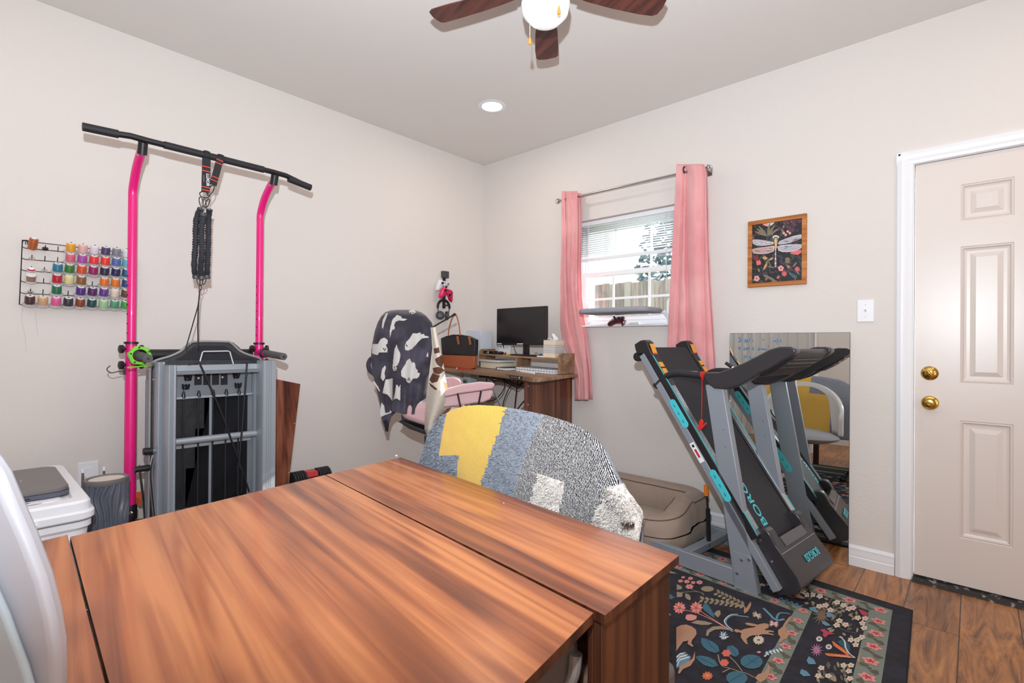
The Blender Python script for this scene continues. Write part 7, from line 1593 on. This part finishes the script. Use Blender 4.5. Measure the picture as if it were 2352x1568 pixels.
for an_ in (-2.6, -2.2, -1.85, -1.3, -.95, -.6): al(360+52*math.cos(an_), 225+62*math.sin(an_), 110, 17, an_, 'pink' if an_ < -1.6 else 'winge', 1)
for an_ in (3.5, 3.75, 4.0, 4.9, 5.3, 5.7): al(350+90*math.cos(an_), 350+95*math.sin(an_), 180, 15, an_, 'sand', 1)
for x, y in ((562, 310), (612, 288), (588, 332), (640, 310)): ab(x, y, 18, 'pink', 5, 1, x, .2)
W1 = [(145, 410), (165, 393), (230, 392), (330, 405), (432, 425), (428, 452), (360, 466), (280, 472), (210, 468), (165, 445)]
W2 = [(145, 545), (160, 515), (230, 500), (330, 488), (430, 470), (440, 500), (430, 545), (360, 570), (270, 578), (180, 570)]
W3 = [(488, 440), (510, 410), (590, 380), (690, 345), (790, 325), (790, 375), (720, 405), (640, 435), (560, 450), (495, 455)]
W4 = [(485, 480), (520, 465), (620, 455), (740, 452), (790, 455), (790, 500), (740, 530), (640, 552), (540, 552), (490, 530)]
for w_, k in ((W1, 'wing'), (W2, 'wingp'), (W3, 'wing'), (W4, 'wing')):
    cx_ = sum(p[0] for p in w_)/len(w_); cy_ = sum(p[1] for p in w_)/len(w_); ap(w_, 'winge', 3); ap([(cx_+(x-cx_)*.93, cy_+(y-cy_)*.82) for x, y in w_], k, 4)
    for q_ in range(7): al(cx_+rq.uniform(-110, 110), cy_+rq.uniform(-22, 22), rq.uniform(40, 90), rq.uniform(3, 7), rq.uniform(-.3, .3), rq.choice(['wingp', 'teal', 'winge', 'sand']), 5)
al(460, 362, 90, 26, 0, 'white', 5); al(460, 370, 60, 14, 0, 'slate', 6)
for y, r in ((385, 18), (408, 26), (435, 24), (460, 20), (488, 24)): ab(460, y, r, 'gold', 6, 6, 0, .1); ab(460, y, r*.4, 'white', 5, 7)
for i, y in enumerate(range(520, 760, 20)): al(457, y, 26, 9 if i < 6 else 12, PI/2, 'wingp' if i % 3 else 'white', 6)
for x, y in ((525, 762), (215, 892)): ab(x, y, 40, 'pink', 5, 2, x, .22); ab(x, y, 12, 'red', 5, 3)
ap([(640, 570), (670, 545), (720, 535), (785, 520), (790, 560), (740, 590), (690, 582)], 'coral', 4); ab(238, 690, 36, 'coral', 4, 2, .6, .2)
for x, y, r in ((568, 832, 40), (735, 772, 38), (488, 880, 22), (622, 742, 24)):
    for k in range(9): al(x+r*.55*math.cos(k*.7), y+r*.55*math.sin(k*.7), r*.95, r*.15, k*.7, 'coral', 2)
for k in range(5): al(640+20*k, 830+12*k, 70, 10, 1.0+.2*k, 'teal', 1); al(330+20*k, 860+10*k, 80, 15, .3, 'sand', 1); al(610, 660, 90, 14, .6+k*.5, 'sand', 1)
al(325, 735, 120, 15, -1.1, 'gold', 1); al(320, 630, 70, 22, .2, 'gold', 1); al(400, 640, 60, 14, -.5, 'gold', 1)
for (k, lvl), mb in abm.items(): mb.build('print_pattern', AM[k], art)['kind'] = 'stuff'
# ------------------------------------------------------------------ what the mirror sees behind the camera
m_pan = mat('ribbed_closet_door', (206, 204, 202), .55)
cd = thing('ribbed_panel', 'white ribbed closet panel on the wall behind the camera, reflected in the mirror', 'closet door', (.85, RY+.03, 0))
for x0 in (.02, .86):
    s_ = MB(); prof = [(x0, 0)]; x = x0
    while x < x0+.80: prof += [(x+.03, 0), (x+.04, .014), (x+.065, .014), (x+.075, 0), (x+.12, 0)]; x += .12
    prof = [(min(a, x0+.82), b_) for a, b_ in prof]
    s_.prism([Vector((a, RY+.012+b_, .01)) for a, b_ in prof]+[Vector((x0+.82, RY+.002, .01)), Vector((x0, RY+.002, .01))], (0, 0, 2.2)).build('panel', m_pan, cd, angle=20)
MB().bb(1.69, 1.715, RY+.0005, RY+.03, 0, 2.3).build('door_post', m_white, cd)
bkc = thing('storage_rack', 'white framed rack with dark brown drawers behind the camera, reflected in the mirror', 'shelf', (1.62, -3.75, 0))
m_bd = mat('dark_brown_fabric', (56, 34, 28), .8)
for x in (1.36, 1.86): MB().bb(x-.012, x+.012, -3.90, -3.60, 0.001, 1.16).build('side_frame', m_white, bkc)
for z in (.12, .36, .60, .84, 1.08):
    MB().bb(1.372, 1.848, -3.90, -3.60, z, z+.022).build('rail', m_white, bkc)
    if z < 1.0: MB().bb(1.385, 1.835, -3.88, -3.62, z+.023, z+.19).build('drawer', m_bd, bkc, bevel=.006)
